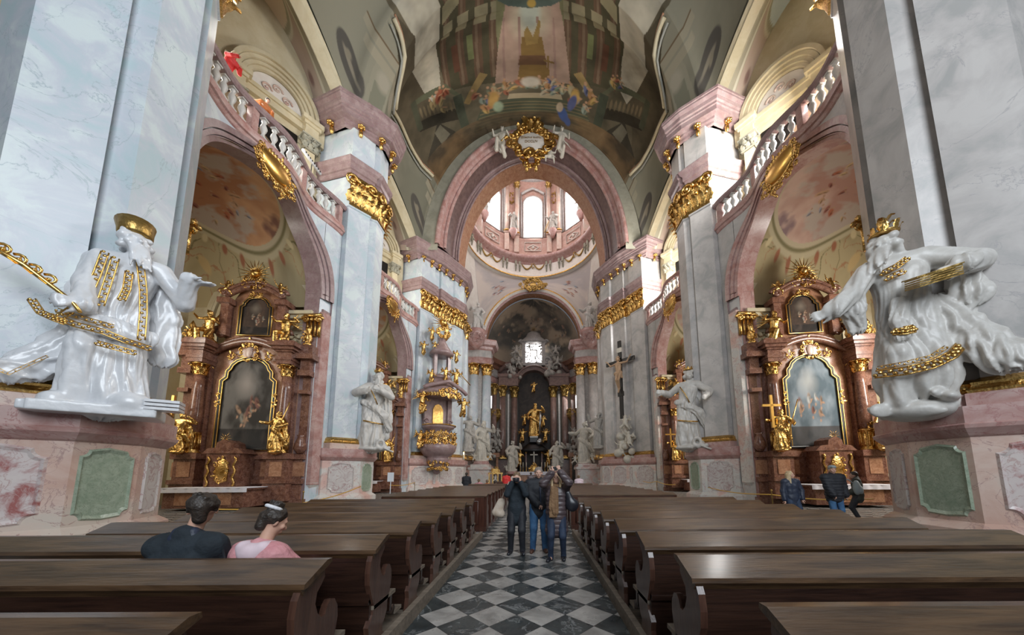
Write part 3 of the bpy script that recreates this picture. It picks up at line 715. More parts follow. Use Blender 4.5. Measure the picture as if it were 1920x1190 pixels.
    for sg in (-1,1):
        x=sg*1.8
        b.box(x-.36,x+.36,0,.5,16.3,17.2); b.box(x-.28,x+.28,0,.38,17.2,22.0)
        for w_,z0,z1 in ((.04,22.9,23.15),(.0,23.15,23.6),(.1,23.6,23.8),(.22,23.8,24.1)): b.box(x-.36-w_,x+.36+w_,0,.5+w_,z0,z1)
        b.box(x+sg*.3,x+sg*.75,0,.3,22.9,24.1)
    b.box(-1.6,1.6,0,.25,23.3,23.7); b.box(-1.6,1.6,0,.35,23.7,23.95)
    st('gallery_aedicule',b,'cream_plaster')
    b=MB(); b.M=LM
    for sg in (-1,1): capital_on(b,[(sg*1.8+.3,0),(sg*1.8+.3,.4),(sg*1.8-.3,.4),(sg*1.8-.3,0)][::1],22.0,22.9,.02,3,.3)
    st('gallery_capital',b,'olive_plaster')
    b=MB(); b.M=LM; b.grid(lambda u,v:(1.3*v*math.cos(PI*u),.03,ZS+1.3*v*math.sin(PI*u)),20,4); st('tympanum',b,'white_plaster')
    b=MB(); b.M=LM
    for k in range(3): b.spiral(((k-1)*.5,.06,ZS+.35+(.35 if k==1 else 0)),(1,0,0),(0,0,1),.28,.06,1.3,5,14,0)
    st('tympanum_relief',b,'pale_pink_marble')
    b=MB(); b.M=LM; b.box(-1.2,1.2,0,.03,17.5,22.8); st('gallery_doorway',b,'black_wood')
    # lunette arch band and gallery vault
    def lun(u,r=4.0,dx=0,dz=0):
        t=PI*u; return (11.75+1.5*math.sin(t)+dx,yb+r*math.cos(t),24.6+(r+.0)*math.sin(t)+dz)
    b=MB(); b.M=M; b.grid(lambda u,v:(lun(u)[0]-.1+.55*v,yb+(4.25-.3*v)*math.cos(PI*u),24.6+(4.35-.3*v)*math.sin(PI*u)),40,3)
    b.grid(lambda u,v:(lun(u)[0]-.25+.2*v,yb+(4.55-.3*v)*math.cos(PI*u),24.6+(4.7-.3*v)*math.sin(PI*u)),40,2)
    st('gallery_arch_band',b,'cream_plaster')
    cv=Canvas(130,90,(.30,.27,.19)); cv.clouds((.30,.27,.20),(.40,.36,.27),4,3,61+idx)
    cv.mix(((cv.v>.12)&(cv.v<.16))*1.,(.5,.46,.36)); cv.mix(((cv.v>.17)&(cv.v<.6))*.6,(.46,.33,.28))
    cv.ell(.5,.52,.24,.38,(.50,.46,.36),0,.03); cv.ell(.5,.52,.225,.36,(.30,.28,.2),0,.03)
    m=((cv.u-.5)/.20)**2+((cv.v-.52)/.33)**2<1; cv.clouds((.40,.27,.18),(.55,.45,.34),3,3,71,m) if s<0 else cv.clouds((.30,.40,.46),(.48,.55,.56),3,3,71,m)
    for k in range(8): cv.ell(.16+.68*(k>3)+.03*math.sin(k*3),.3+.14*(k%4),.035,.05,(.22,.14,.12),k,.5)
    def gv(p,q):
        a=lun(p,4.0,.4); c_=(XG,yb+4.9*math.cos(PI*p),25.2+3.0*math.sin(PI*p)+2.2*math.sin(PI*p)); 
        return tuple(a[i]*(1-q)+c_[i]*q+(.8*math.sin(PI*q)*math.sin(PI*p) if i==2 else 0) for i in range(3))
    painted('gallery_vault',gv,cv,M,W0)
for s in (-1,1):
    for i,yb in enumerate(BC): bay(s,yb,i)
# solid walls between the chapels
for s in (-1,1):
    b=MB(); b.M=mirror(s)
    for yc in PC[:2]:
        b.box(12.6,20.4,yc-1.5,yc+1.5,0,16.2); b.box(13.5,15.2,yc-.8,yc+.8,16.2,33)
    b.box(12.6,20.4,32.2,33.8,0,33)
    struct('wall_%s'%SIDE[s],b,'cream_plaster')
# ---------------- nave vault with its fresco
def vbot(Y):
    for yb in BC+[BC[0]-12.65]:
        t=(Y-yb)/4.4
        if abs(t)<1:
            q=math.sqrt(1-t*t); return 11.6+1.35*q*1.0,24.7+4.75*q
    d=min(abs(Y-p) for p in PC+[-4.5]); return 10.7+.9*min(1,d/1.9),24.7
def vault(u,v):
    """u 0..1 across (left to right), v 0..1 along the nave"""
    Y=3.0+28.0*v; xbt,zb=vbot(Y); U=2*u-1; a=(1-abs(U))*PI/2
    return (math.copysign(xbt*math.cos(a)**.9,U) if abs(U)>0 else 0,Y,zb+(40-zb)*math.sin(a))
cv=Canvas(640,460,(.10,.085,.055)); cv.v=cv.v**.5
cv.clouds((.095,.085,.06),(.16,.14,.10),7,7,1)
def sym(P): return [(1-x,y) for x,y in P]
# grey-olive stucco architecture at both sides
for f in (lambda P:P,sym):
    side=f([(0,0),(.2,0),(.2,.56),(.19,.61),(.125,.64),(.115,.72),(.13,.80),(.135,.89),(.155,.97),(.19,1),(0,1)])
    cv.poly(side,(.235,.235,.19))
msk=(cv.a[...,0]>.2)*1.; cv.clouds((.20,.20,.165),(.27,.265,.22),6,6,5,msk)
for yb in BC:   # painted pilasters, mouldings and niches on the webs
    vb=(yb-3)/28
    for sg in (-1,1):
        for f in (lambda P:P,sym):
            vv=vb+sg*.20
            cv.poly(f([(0,vv-.035),(.115,vv-.028),(.115,vv+.028),(0,vv+.035)]),(.29,.285,.235)); cv.poly(f([(0,vv-.024),(.09,vv-.02),(.09,vv+.02),(0,vv+.024)]),(.21,.215,.175))
            cv.poly(f([(.115,vv-.05),(.13,vv-.05),(.13,vv+.05),(.115,vv+.05)]),(.33,.31,.25)); cv.poly(f([(.135,vv-.06),(.15,vv-.06),(.15,vv+.06),(.135,vv+.06)]),(.32,.30,.24)); cv.poly(f([(.15,vv-.06),(.153,vv-.06),(.153,vv+.06),(.15,vv+.06)]),(.16,.12,.08))
            x=.055 if f([(0,0)])[0][0]==0 else .945
            cv.ell(x,vv-sg*.06,.026,.028,(.10,.095,.09),0,.1); cv.ell(x,vv-sg*.06+.003,.007,.018,(.26,.24,.2),.2,.4); cv.ell(x+.006,vv-sg*.06,.010,.006,(.24,.22,.18),.5,.4)
            cv.ell(.10 if x<.5 else .90,vv,.02,.022,(.36,.34,.29),0,.5)
for f in (lambda P:P,sym):
    cv.poly(f([(.2,0),(.30,0),(.32,.56),(.30,.70),(.285,.83),(.25,.86),(.225,.80),(.20,.70),(.21,.60),(.21,.5)]),(.42,.43,.40))
cm=(cv.a[...,0]>.4)*1.; cv.clouds((.34,.36,.36),(.46,.44,.38),3,6,9,cm)
for f in (lambda P:P,sym):
    # cliffs, foliage and drapery along the edge
    cv.poly(f([(.125,.64),(.20,.56),(.215,.62),(.21,.70),(.235,.80),(.26,.86),(.22,.9),(.19,.97),(.15,.96),(.14,.84),(.12,.75)]),(.10,.085,.06))
    # palace facade with columns
    cv.poly(f([(.300,.50),(.475,.50),(.455,.70),(.445,.78),(.44,.86),(.30,.84),(.29,.70)]),(.075,.07,.045))
    for (x0,x1,w) in ((.315,.305,.016),(.355,.350,.018),(.40,.39,.02),(.435,.425,.016)):
        cv.poly(f([(x0-w*.5,.52),(x0+w*.5,.52),(x1+w*.55,.84),(x1-w*.55,.84)]),(.115,.075,.052)); cv.poly(f([(x0-w*.25,.52),(x0,.52),(x1+.002,.84),(x1-w*.25,.84)]),(.17,.125,.09))
        cv.poly(f([(x0-w*.8,.66),(x0+w*.8,.66),(x0+w*.7,.70),(x0-w*.7,.70)]),(.24,.22,.15))
    cv.poly(f([(.30,.62),(.345,.60),(.345,.635),(.30,.655)]),(.26,.24,.16)); cv.poly(f([(.36,.57),(.44,.56),(.44,.60),(.36,.61)]),(.15,.17,.09))
    cv.poly(f([(.430,.50),(.462,.50),(.452,.79),(.438,.79)]),(.17,.17,.10))
    cv.poly(f([(.368,.72),(.382,.72),(.382,.78),(.368,.78)]),(.16,.18,.09)); cv.poly(f([(.33,.73),(.345,.73),(.345,.80),(.33,.80)]),(.12,.06,.04))
    # garden balustrade
    cv.poly(f([(.195,.80),(.30,.815),(.34,.87),(.34,.885),(.30,.835),(.20,.815)]),(.11,.12,.08)); cv.poly(f([(.19,.86),(.335,.90),(.335,.935),(.185,.885)]),(.045,.04,.03))
    for k in range(9): x=.21+.013*k; cv.ell(x if f([(0,0)])[0][0]==0 else 1-x,.845+.005*k,.0045,.018,(.19,.155,.10),0,.3)
    cv.poly(f([(.185,.80),(.205,.80),(.20,.885),(.18,.88)]),(.08,.085,.06)); cv.poly(f([(.312,.86),(.338,.86),(.338,.97),(.312,.96)]),(.065,.075,.055))
    cv.poly(f([(.338,.89),(.392,.82),(.41,.83),(.352,.90)]),(.26,.19,.09))
    # rocks
    cv.poly(f([(.17,.96),(.22,.93),(.25,.90),(.29,.95),(.31,.99),(.30,1),(.18,1)]),(.05,.045,.035)); cv.poly(f([(.23,.92),(.255,.91),(.275,.95),(.24,.96)]),(.15,.14,.11))
# apse of the painted hall behind the shrine
cv.poly([(.462,.50),(.538,.50),(.56,.69),(.572,.78),(.585,.86),(.425,.86),(.436,.78),(.452,.69)],(.33,.24,.20))
cv.ell(.5,.70,.045,.07,(.42,.38,.30),0,.6); cv.ell(.5,.69,.022,.05,(.40,.44,.40),0,.5)
for k in range(4): cv.poly([(.45+.03*k,.70),(.454+.03*k,.70),(.45+.034*k,.86),(.444+.034*k,.86)],(.28,.19,.17))
cv.poly([(.44,.50),(.56,.50),(.563,.66),(.54,.675),(.50,.682),(.46,.675),(.437,.66)],(.09,.12,.11)); cv.ell(.503,.672,.008,.010,(.40,.28,.08),0,.3)
cv.poly([(.486,.745),(.52,.745),(.528,.80),(.535,.86),(.475,.86),(.483,.80)],(.20,.13,.05)); cv.poly([(.482,.79),(.526,.79),(.53,.815),(.478,.815)],(.13,.075,.045)); cv.poly([(.49,.735),(.496,.72),(.504,.745),(.514,.705),(.518,.712),(.512,.76),(.494,.765)],(.26,.18,.07))
cv.poly([(.53,.79),(.534,.79),(.536,.85),(.532,.85)],(.2,.13,.05)); cv.poly([(.523,.80),(.545,.805),(.545,.81),(.523,.805)],(.2,.13,.05))
# steps and the crowd
cv.poly([(.39,.91),(.625,.91),(.67,.985),(.34,.985)],(.075,.085,.06))
for k in range(7): cv.poly([(.385-.006*k,.92+.010*k),(.63+.006*k,.92+.010*k),(.63+.006*k,.9235+.010*k),(.385-.006*k,.9235+.010*k)],(.15,.13,.08))
cv.poly([(.455,.895),(.565,.895),(.57,.91),(.45,.91)],(.36,.31,.22))
cv.clouds((.08,.06,.04),(.20,.13,.07),9,20,17,((cv.v>.955)&(cv.u>.17)&(cv.u<.83))*.75)
PAL=[(.42,.30,.12),(.30,.12,.08),(.16,.20,.15),(.42,.38,.30),(.25,.30,.26),(.35,.20,.10),(.12,.14,.26),(.36,.33,.22)]
cv.figures(34,.505,.875,.085,.022,.009,2,PAL); cv.figures(12,.40,.895,.035,.04,.011,4,PAL); cv.figures(12,.615,.90,.035,.04,.011,6,PAL); cv.figures(8,.27,.85,.035,.03,.011,8,[(.38,.30,.16),(.3,.1,.06)]); cv.figures(6,.70,.82,.02,.02,.008,9,PAL)
cv.ell(.50,.862,.022,.018,(.48,.45,.40),0,.4); cv.ell(.415,.905,.016,.03,(.42,.27,.10),.3,.4); cv.ell(.425,.93,.016,.02,(.30,.38,.28),0,.4); cv.ell(.60,.895,.014,.03,(.45,.30,.10),0,.4); cv.ell(.575,.955,.014,.03,(.06,.10,.26),-.4,.3); cv.ell(.565,.935,.010,.018,(.4,.33,.25),0,.3); cv.ell(.595,.915,.012,.03,(.10,.12,.26),.2,.3); cv.ell(.59,.975,.01,.018,(.07,.10,.24),-.5,.3)
n=cv.noise(30,30,3,77); n2=cv.noise(11,16,5,78); fr=1-msk; cv.a*=(1+fr*(1.5*(n2-.5)+.5*(n-.5)))[...,None].clip(.3,1.6); cv.a*=(.80+.04*msk)[...,None]; cv.a*=np.array([1.06,1.0,.90])
painted('ceiling',lambda p,q:vault(p,q**.5),cv,None)
bpy.data.objects['ceiling']['kind']='structure'
# raised gilt-edged frame between fresco and stucco (left and right)
b=MB()
for f in (0,1):
    vv=np.linspace(.56,.985,34); pts=list(zip(np.convolve(np.pad(np.interp(vv,[.56,.61,.645,.72,.80,.89,.97,.985],[.203,.188,.138,.122,.135,.140,.160,.185]),2,'edge'),[.15,.22,.26,.22,.15],'valid'),vv))
    b.tube([Vector(vault(1-u if f else u,v))+Vector((0,0,-.1)) for u,v in pts],.08,6)
struct('trim_1',b,'brown_marble')
def on_vault(nm,pts,r,m='cream_plaster',k=1):
    b=MB()
    for f in (0,1): b.tube([Vector((q[0]*.985,q[1],q[2]-.06)) for q in (vault(1-u if f else u,(Y-3)/28) for u,Y in pts)],r,6)
    o=struct(nm,b,m); return o
vv=np.linspace(.56,.985,34); fu=np.interp(vv,[.56,.61,.645,.72,.80,.89,.97,.985],[.193,.178,.128,.112,.125,.130,.150,.175])
fu=np.convolve(np.pad(fu,2,'edge'),[.15,.22,.26,.22,.15],'valid')
on_vault('trim_4',[(u,3+28*v) for u,v in zip(fu,vv)],.17,'cream_plaster'); on_vault('trim_5',[(u-.012,3+28*v) for u,v in zip(fu,vv)],.08,'grey_plaster')
# ---------------- crossing arch
XA=[(31.0,9.95,25.6,13.6),(31.35,9.75,25.6,13.6),(31.5,9.75,25.7,13.4),(31.9,9.45,25.8,13.1),(32.0,9.5,25.8,13.1),(33.8,9.0,26.0,13.0),(33.9,8.75,26.0,12.95),(34.2,8.7,26.0,12.95),(34.25,8.55,26.0,12.9),(36.6,8.3,26.0,12.95),(36.65,8.5,26.0,13.1)]
def xa(k,t): y,a,z,c=XA[k]; return (a*math.cos(t),y,z+c*math.sin(t))
W1=bpy.data.objects.new('wall_crossing',None); C.objects.link(W1); W1['kind']='structure'
for nm,k0,k1,m in (('outer_archivolt',0,4,'pink_marble'),('arch_panel_band',4,6,'dark_mauve'),('inner_moulding',5,8,'mauve_marble'),('arch_soffit',8,10,'brown_marble')):
    b=MB()
    for k in range(k0,k1): b.grid(lambda u,v,k=k:tuple((1-v)*xa(k,PI*u)[i]+v*xa(k+1,PI*u)[i] for i in range(3)),56,1,False)
    b.build(nm,m,W1)
for (k,rr_,m) in ((0,.28,'pink_marble'),(3,.2,'pink_marble'),(5,.18,'mauve_marble'),(8,.12,'mauve_marble')):
    b=MB(); b.tube([xa(k,t) for t in np.linspace(0,PI,49)],rr_,6,cap=False); b.build('roll_moulding',m,W1)
b=MB()   # cream outer band with painted stucco, closing the vault
b.grid(lambda u,v:((1-v)*xa(0,PI*u)[0]+v*vault(u if False else (1-u),1.0)[0],31.0,(1-v)*xa(0,PI*u)[2]+v*max(xa(0,PI*u)[2],vault(1-u,1.0)[2])),60,1)
b.add([(-22,31.02,25),(-9.9,31.02,25),(-9.9,31.02,45),(-22,31.02,45)],[(0,1,2,3)])
b.add([(22,31.02,25),(9.9,31.02,25),(9.9,31.02,45),(22,31.02,45)],[(0,1,2,3)])
b.build('vault_end_wall','olive_plaster',W1)
b=MB()
for s in (-1,1): b.add([(s*8.3,36.6,25),(s*22,36.6,25),(s*22,36.6,45),(s*8.3,36.6,45)],[(0,1,2,3)])
b.grid(lambda u,v:(8.3*math.cos(PI*u)*(1+v*.7),36.6,26+12.95*math.sin(PI*u)+v*6),40,1); b.build('crossing_side_wall','pink_plaster',W1)
# ---------------- crossing walls and pendentives
b=MB()
for s in (-1,1):
    b.add([(s*17.5,36,0),(s*17.5,58,0),(s*17.5,58,39),(s*17.5,36,39)],[(0,1,2,3)])
    b.add([(s*17.5,41.5,0),(s*12,41.5,0),(s*12,41.5,26),(s*17.5,41.5,26)],[(0,1,2,3)])
b.build('transept_wall','white_plaster',W1)
YD,RD=46.0,11.0
ZR=38.6
cv=Canvas(160,100,(.52,.47,.44)); cv.clouds((.46,.42,.41),(.60,.53,.48),4,4,8); cv.figures(14,.25,.55,.06,.2,.02,5,[(.5,.3,.22),(.35,.2,.2),(.28,.33,.38)]); cv.figures(14,.78,.55,.06,.2,.02,6,[(.5,.3,.22),(.35,.2,.2),(.28,.33,.38)])
def pend(p,q):
    # from the choir wall line (arch outline) up to the drum ring
    t=PI*(1-p); ax,az=9.3*math.cos(t),25.5+9.9*math.sin(t)
    a=(.5-p)*-2*1.15; rx,ry=RD*math.sin(a),YD+RD*math.cos(a)
    return (ax*(1-q)+rx*q,56.0*(1-q)+ry*q,az*(1-q)+ZR*q)
painted('pendentive',pend,cv,None,W1)
b=MB()
for s in (-1,1): b.grid(lambda u,v:((9.3+(8)*u)*s*(1-v)+RD*s*math.sin(1.15+u*1.3)*v,(56-2*u)*(1-v)+(YD+RD*math.cos(1.15+u*1.3))*v,25*(1-v)+ZR*v),8,4)
b.build('side_pendentive','white_plaster',W1)
# choir arch rings
def ca(t,e,c=0): return ((8.6+e)*math.cos(t),25.3+(9.6+e)*math.sin(t))
for e0,e1,y0,y1,m in ((0,0,57.6,56.0,'brown_marble'),(0,.35,55.9,55.8,'pink_marble'),(.35,.75,55.75,55.6,'white_plaster'),(.75,.95,55.6,55.55,'gold')):
    b=MB(); b.grid(lambda u,v:(ca(PI*u,e0+(e1-e0)*v)[0],y0+(y1-y0)*v,ca(PI*u,e0+(e1-e0)*v)[1]),48,1)
    if e1>0: b.grid(lambda u,v:(ca(PI*u,e1)[0],y1+.4*v,ca(PI*u,e1)[1]),48,1)
    b.build('choir_arch_ring',m,W1)
# ---------------- drum of the dome
D=bpy.data.objects.new('wall_drum',None); C.objects.link(D); D['kind']='structure'
def ring(nm,prof,m):
    b=MB(); near=nm in('lower_ring','ring_edge'); b.lathe([(r,z) for r,z in prof],(0,YD,0),96,a0=-PI/3 if near else 0,a1=4*PI/3 if near else 2*PI); b.f=[q for q in b.f if len(q)==4]; b.sm=[True]*len(b.f); return b.build(nm,m,D)
ring('lower_ring',[(RD+.2,ZR-.4),(RD-.5,ZR-.3),(RD-.6,ZR+.2),(RD-.3,ZR+.4),(RD-.2,ZR+.8)],'smooth_gold' if False else 'white_plaster')
ring('ring_edge',[(RD-.55,ZR-.3),(RD-.68,ZR-.15),(RD-.55,ZR+.0)],'gold')
ring('white_band',[(RD-.2,ZR+.8),(RD-.1,ZR+3.0)],'white_plaster')
ring('drum_cornice',[(RD-.1,ZR+2.6),(RD-.3,ZR+2.8),(RD-.4,ZR+3.1),(RD-1.0,ZR+3.3),(RD-1.2,ZR+3.7),(RD-1.1,ZR+4.0),(RD-.5,ZR+4.05)],'pink_marble')
ring('drum_pedestal',[(RD-.5,ZR+4.0),(RD-.6,ZR+4.3),(RD-.4,ZR+4.5),(RD-.4,ZR+7.2),(RD-.6,ZR+7.4),(RD-.6,ZR+7.6),(RD-.2,ZR+7.7)],'drum_pink')
ZW=ZR+7.7
ring('drum_wall',[(RD-.1,ZW),(RD-.1,ZW+14)],'drum_pink')
ring('drum_entablature',[(RD-.1,ZW+12.6),(RD-.6,ZW+12.8),(RD-.6,ZW+13.6),(RD-1.2,ZW+14.4),(RD-1.3,ZW+15),(RD-.3,ZW+15.1)],'grey_stone')
b=MB(); b.lathe([((RD-.2)*math.cos(t),ZW+15+8.5*math.sin(t)) for t in np.linspace(0,PI/2*.99,12)],(0,YD,0),48); b.build('dome_shell','pink_plaster',D)
area('dome_fill_light',(0,YD,ZW+21),(0,YD,30),9,9,480,(1,.98,.97))  # unseen lamp added inside the closed dome, replaces lights at the drum windows
for k in range(8):
    a0=k*PI/4
    def P(da,r,z): return ((RD-.1-r)*math.sin(a0+da),YD+(RD-.1-r)*math.cos(a0+da),z)
    w=.165; zs=ZW+.3; zt=ZW+8.6
    sh=[(-w,zs),(w,zs),(w,zt-1.2)]+[(w*math.cos(t),zt-1.2+1.9*math.sin(t)) for t in np.linspace(.2,PI-.2,9)]+[(-w,zt-1.2)]
    g=bpy.data.objects.new('window_%d'%(k+1),None); C.objects.link(g); g['kind']='structure'
    b=MB(); b.add([P(x,.12,z) for x,z in sh],[tuple(range(len(sh)))]); b.build('pane','window_glow',g)
    b=MB(); pts=[P(x*1.07,.16,z+(.05 if z>zs else 0)) for x,z in sh]; b.tube(pts+pts[:1],.16,6,cap=False); b.tube([P(-.21,.3,zt+.9),P(-.12,.4,zt+1.6),P(0,.45,zt+2.2),P(.12,.4,zt+1.6),P(.21,.3,zt+.9)],.25,6); b.tube([P(-.215,.3,zs),P(-.215,.3,zt+.6)],.14,6);b.tube([P(.215,.3,zs),P(.215,.3,zt+.6)],.14,6); b.build('window_frame','grey_stone',g)
    b=MB()
    for z in np.arange(zs+1.1,zt,1.15): b.tube([P(-w,.18,z),P(w,.18,z)],.025,4)
    for x in (-w*.35,w*.35): b.tube([P(x,.18,zs),P(x,.18,zt+.4)],.018,4)
    b.build('glazing_bars','lead_bar',g)
    # paired columns, consoles, panel under the window
    b=MB()
    for x in (-.045,.045): pass
    cg=bpy.data.objects.new('wall_drum_order',None); C.objects.link(cg); cg['kind']='structure'
    for x in (.30,.485):
        p=P(x,.45,ZW+.8); corinthian(cg,p[0],p[1],ZW+.9,ZW+10.2,.42,1.6,'ochre_plaster' if False else 'pale_pink_marble','old_gold')
    b=MB()
    for x in (.26,.525): b.tube([P(x,.25,ZW+.2),P(x,.25,ZW+11.5)],.28,4,smooth=False)
    b.tube([P(.24,.5,ZW+12.3),P(.39,.7,ZW+12.3),P(.545,.5,ZW+12.3)],.5,4,smooth=False); b.build('pilaster_strip','grey_stone',cg)
    b=MB(); rocaille(b,P(.393,.15,ZW+8.2),P(1.2,0,0) and (math.cos(a0+.393),-math.sin(a0+.393),0),(0,0,1),(-math.sin(a0+.393),-math.cos(a0+.393),0),.35,1.0,10,.25,k); b.build('stucco_drop','old_gold',cg)
    b=MB()
    for x in (.30,.485):
        b.tube([P(x,.45,ZR+4.4),P(x,.45,ZW+.15)],.62,4,smooth=False); b.tube([P(x,.5,ZW+.1),P(x,.5,ZW+.3)],.8,4,smooth=False)
    b.build('column_pedestal','pale_pink_marble',cg)
    b=MB(); q=[P(x,.42,z) for x,z in ((-.15,ZR+5.2),(.15,ZR+5.2),(.15,ZR+6.9),(-.15,ZR+6.9),(-.15,ZR+5.2))]; b.tube(q,.09,4); b.build('window_apron','white_plaster',cg)
    # scrolled brackets and garland of the white band
    b=MB()
    for x in (.24,.31,.475,.545):
        p=P(x,.25,ZR+1.9); b.spiral(p,(-math.sin(a0+x),-math.cos(a0+x),0),(0,0,1),.35,.14,1.2,6,12,0); b.tube([P(x,.25,ZR+2.9),P(x,.35,ZR+2),P(x,.2,ZR+1.0)],[.24,.18,.1],6)
    b.build('scroll_bracket','olive_plaster',cg)
    b=MB()
    for sg in (-1,1): b.tube([P(sg*(.02+.18*t),.2,ZR+2.5-.9*math.sin(PI*t)) for t in np.linspace(0,1,9)],[.08+.07*math.sin(PI*t) for t in np.linspace(0,1,9)],6)
    rocaille(b,P(0,.2,ZR+2.3),(math.cos(a0),-math.sin(a0),0),(0,0,1),(-math.sin(a0),-math.cos(a0),0),.3,.35,6,.2,k+30); b.build('garland','dark_gold',cg)
    b=MB(); b.tube([P(-.10,-.28+.7,ZR+5.9+.0),P(0,.42,ZR+6.5),P(.10,.42,ZR+5.9),P(0,.42,ZR+5.2),P(-.10,.42,ZR+5.9)],.1,5); b.ball(P(0,.5,ZR+5.9),.28,8,6); b.build('medallion','white_plaster',cg)
# ---------------- choir: columns, entablature, apse
ch=bpy.data.objects.new('wall_choir',None); C.objects.link(ch); ch['kind']='structure'
RA=9.4; YA=57.5
def arc(r,a0,a1,n,yc=YA): return [(r*math.sin(a),yc+r*math.cos(a)) for a in np.linspace(a0,a1,n)]
b=MB(); b.sweep([(x,y) for x,y in arc(RA,PI/2,-PI/2,33)],[(0,0),(0,25.3)],closed=False); b.build('apse_wall','dusky_marble',ch)
apath=arc(RA,-PI/2,PI/2,33)
apath=apath[::-1]
def inner(path): return path
b=MB(); b.sweep(arc(RA,-PI/2,PI/2,33),[(.05,19.6),(.2,19.7),(.25,20.7),(.4,20.8)]); b.build('apse_architrave','pink_marble',ch)
b=MB(); b.sweep(arc(RA,-PI/2,PI/2,33),[(.1,20.8),(.1,22.6)]); b.build('apse_frieze','grey_stone',ch)
b=MB(); b.sweep(arc(RA,-PI/2,PI/2,33),[(.1,22.5),(.4,22.7),(.5,23.2),(1.1,23.4),(1.3,24.1),(1.2,24.3),(0,24.4)]); b.build('apse_cornice','red_marble',ch)
cv=Canvas(150,90,(.2,.17,.14)); cv.clouds((.10,.095,.085),(.30,.24,.18),4,4,5,1,.35,.68); cv.mix(np.clip((cv.noise(5,4,5,9)-.58)*9,0,1),(.42,.33,.24))
cv.ell(.5,.75,.10,.1,(.40,.33,.24),0,.7); cv.figures(34,.5,.42,.42,.22,.014,8,[(.36,.24,.17),(.28,.18,.14),(.42,.34,.27),(.16,.15,.15),(.38,.3,.2)])
def apse(p,q):
    t=(p-.5)*PI; e=q*PI/2; r=8.7*math.cos(e); return (r*math.sin(t),57.4+8.4*math.cos(e)*math.cos(t),24.4+10.2*math.sin(e))
painted('apse_vault',apse,cv,None,ch)
for s in (-1,1):
    M=mirror(s)
    for x,y in ((10.3,54.0),(8.2,54.6)):
        corinthian(ch,x,y,4.6,18.6,.80,2.0,'blue_marble' if s<0 else 'grey_marble','gold',M=M)
    def sw(nm,m,path,prof,cap=None):
        b=MB(); b.M=M; b.sweep(path,prof,closed=True)
        if cap: b.cap(path,*cap)
        b.build(nm,m,ch)
    bp=[(16,57),(8.2,57),(7.2,55.6),(7.2,53.5),(9.2,52.8),(11.4,52.9),(16,53)]
    sw('choir_pier','grey_stone',[(x+1.6,y+1.2) for x,y in bp],[(0,0),(0,25)])
    sw('choir_pedestal','cream_pink_marble',bp,[(.1,0),(.1,.4),(0,.5),(0,2.3)]); sw('choir_pedestal_cornice','pink_marble',bp,[(0,2.3),(.2,2.4),(.25,2.9),(0,3.0)],(0,3.0))
    sw('choir_architrave','pink_marble',bp,[(-1,20.5),(-.2,20.5),(-.1,20.8),(-.1,21.3),(.1,21.5),(-1,21.5)])
    sw('choir_frieze','grey_marble',bp,[(-.15,21.5),(-.15,22.9)])
    sw('choir_cornice','pink_marble',bp,[(-.15,22.8),(.1,23),(.2,23.4),(.7,23.6),(.9,24.3),(.8,24.5),(0,24.6)],(0,24.6))
    # attached columns beside the crossing pier
    corinthian(ch,8.75,39.3,3.9,18.6,.55,2.0,'blue_marble' if s<0 else 'grey_marble','gold',M=M)
    # dark columns of the apse
    for k,(x,y,r) in enumerate(((6.1,61.6,.62),(3.9,62.6,.68),(7.6,60.2,.5))):
        corinthian(ch,x,y,5.0,16.6,r,2.2,'choir_column','old_gold',M=M)
    b=MB(); b.M=M; b.box(3.1,6.9,61.4,63.6,18.8,20.6); b.box(2.9,7.1,61.2,63.6,20.6,21.2); b.box(3.2,6.8,61.5,63.5,0,4.2); b.build('altar_wing_entablature','choir_column',ch)
    b=MB(); b.M=M; b.box(4.85,5.15,61.9,62.0,5.5,17.2); b.build('lit_strip','white_marble',ch)  # white colour stands in for the brightly lit strip between the columns
    # oratory balcony
    b=MB(); b.M=M; b.lathe([(1.6,0),(1.7,.2),(1.5,.3),(1.5,1.2),(1.7,1.3),(1.6,1.4)],(8.0,61.5,12.6),16); b.lathe([(.3,-1.6),(.9,-1.0),(1.4,-.2),(1.6,0)],(8.0,61.5,12.6),16); rocaille(b,(7.2,60.0,13.2),(.7,-.7,0),(0,0,1),(-.7,-.7,0),.8,.3,10,.25,3); b.build('oratory_balcony','old_gold',ch)
    # doorway at the side of the apse
    b=MB(); b.M=M; b.box(6.6,7.0,59.2,59.6,0,4.6);b.box(8.4,8.8,58.6,59.0,0,4.6); b.box(6.3,9.1,58.6,59.8,4.6,5.4); b.build('side_portal','brown_marble',ch)
# arched apse window at the right, the side window at the left
for s,n_ in ((1,9),(-1,10)):
    g=bpy.data.objects.new('window_%d'%n_,None); C.objects.link(g); g['kind']='structure'
    M=mirror(s); a=1.12; c=(math.sin(a)*(RA-.1),YA+math.cos(a)*(RA-.1)); t=(math.cos(a),-math.sin(a))
    sh=[(-.9,11.5),(.9,11.5),(.9,16)]+[(.9*math.cos(q),16+.9*math.sin(q)) for q in np.linspace(.3,PI-.3,7)]+[(-.9,16)]
    b=MB(); b.M=M; b.add([(c[0]+t[0]*x,c[1]+t[1]*x,z) for x,z in sh],[tuple(range(len(sh)))]); b.build('pane','window_glow' if s>0 else 'window_dim',g)
    b=MB(); b.M=M; b.tube([(c[0]+t[0]*x*1.1-.1,c[1]+t[1]*x*1.1-.1,z) for x,z in sh+sh[:1]],.14,6)
    for z in (12.6,13.8,15): b.tube([(c[0]-t[0]*.9-.06,c[1]-t[1]*.9-.06,z),(c[0]+t[0]*.9-.06,c[1]+t[1]*.9-.06,z)],.03,4)
    b.build('window_frame','grey_stone',g)
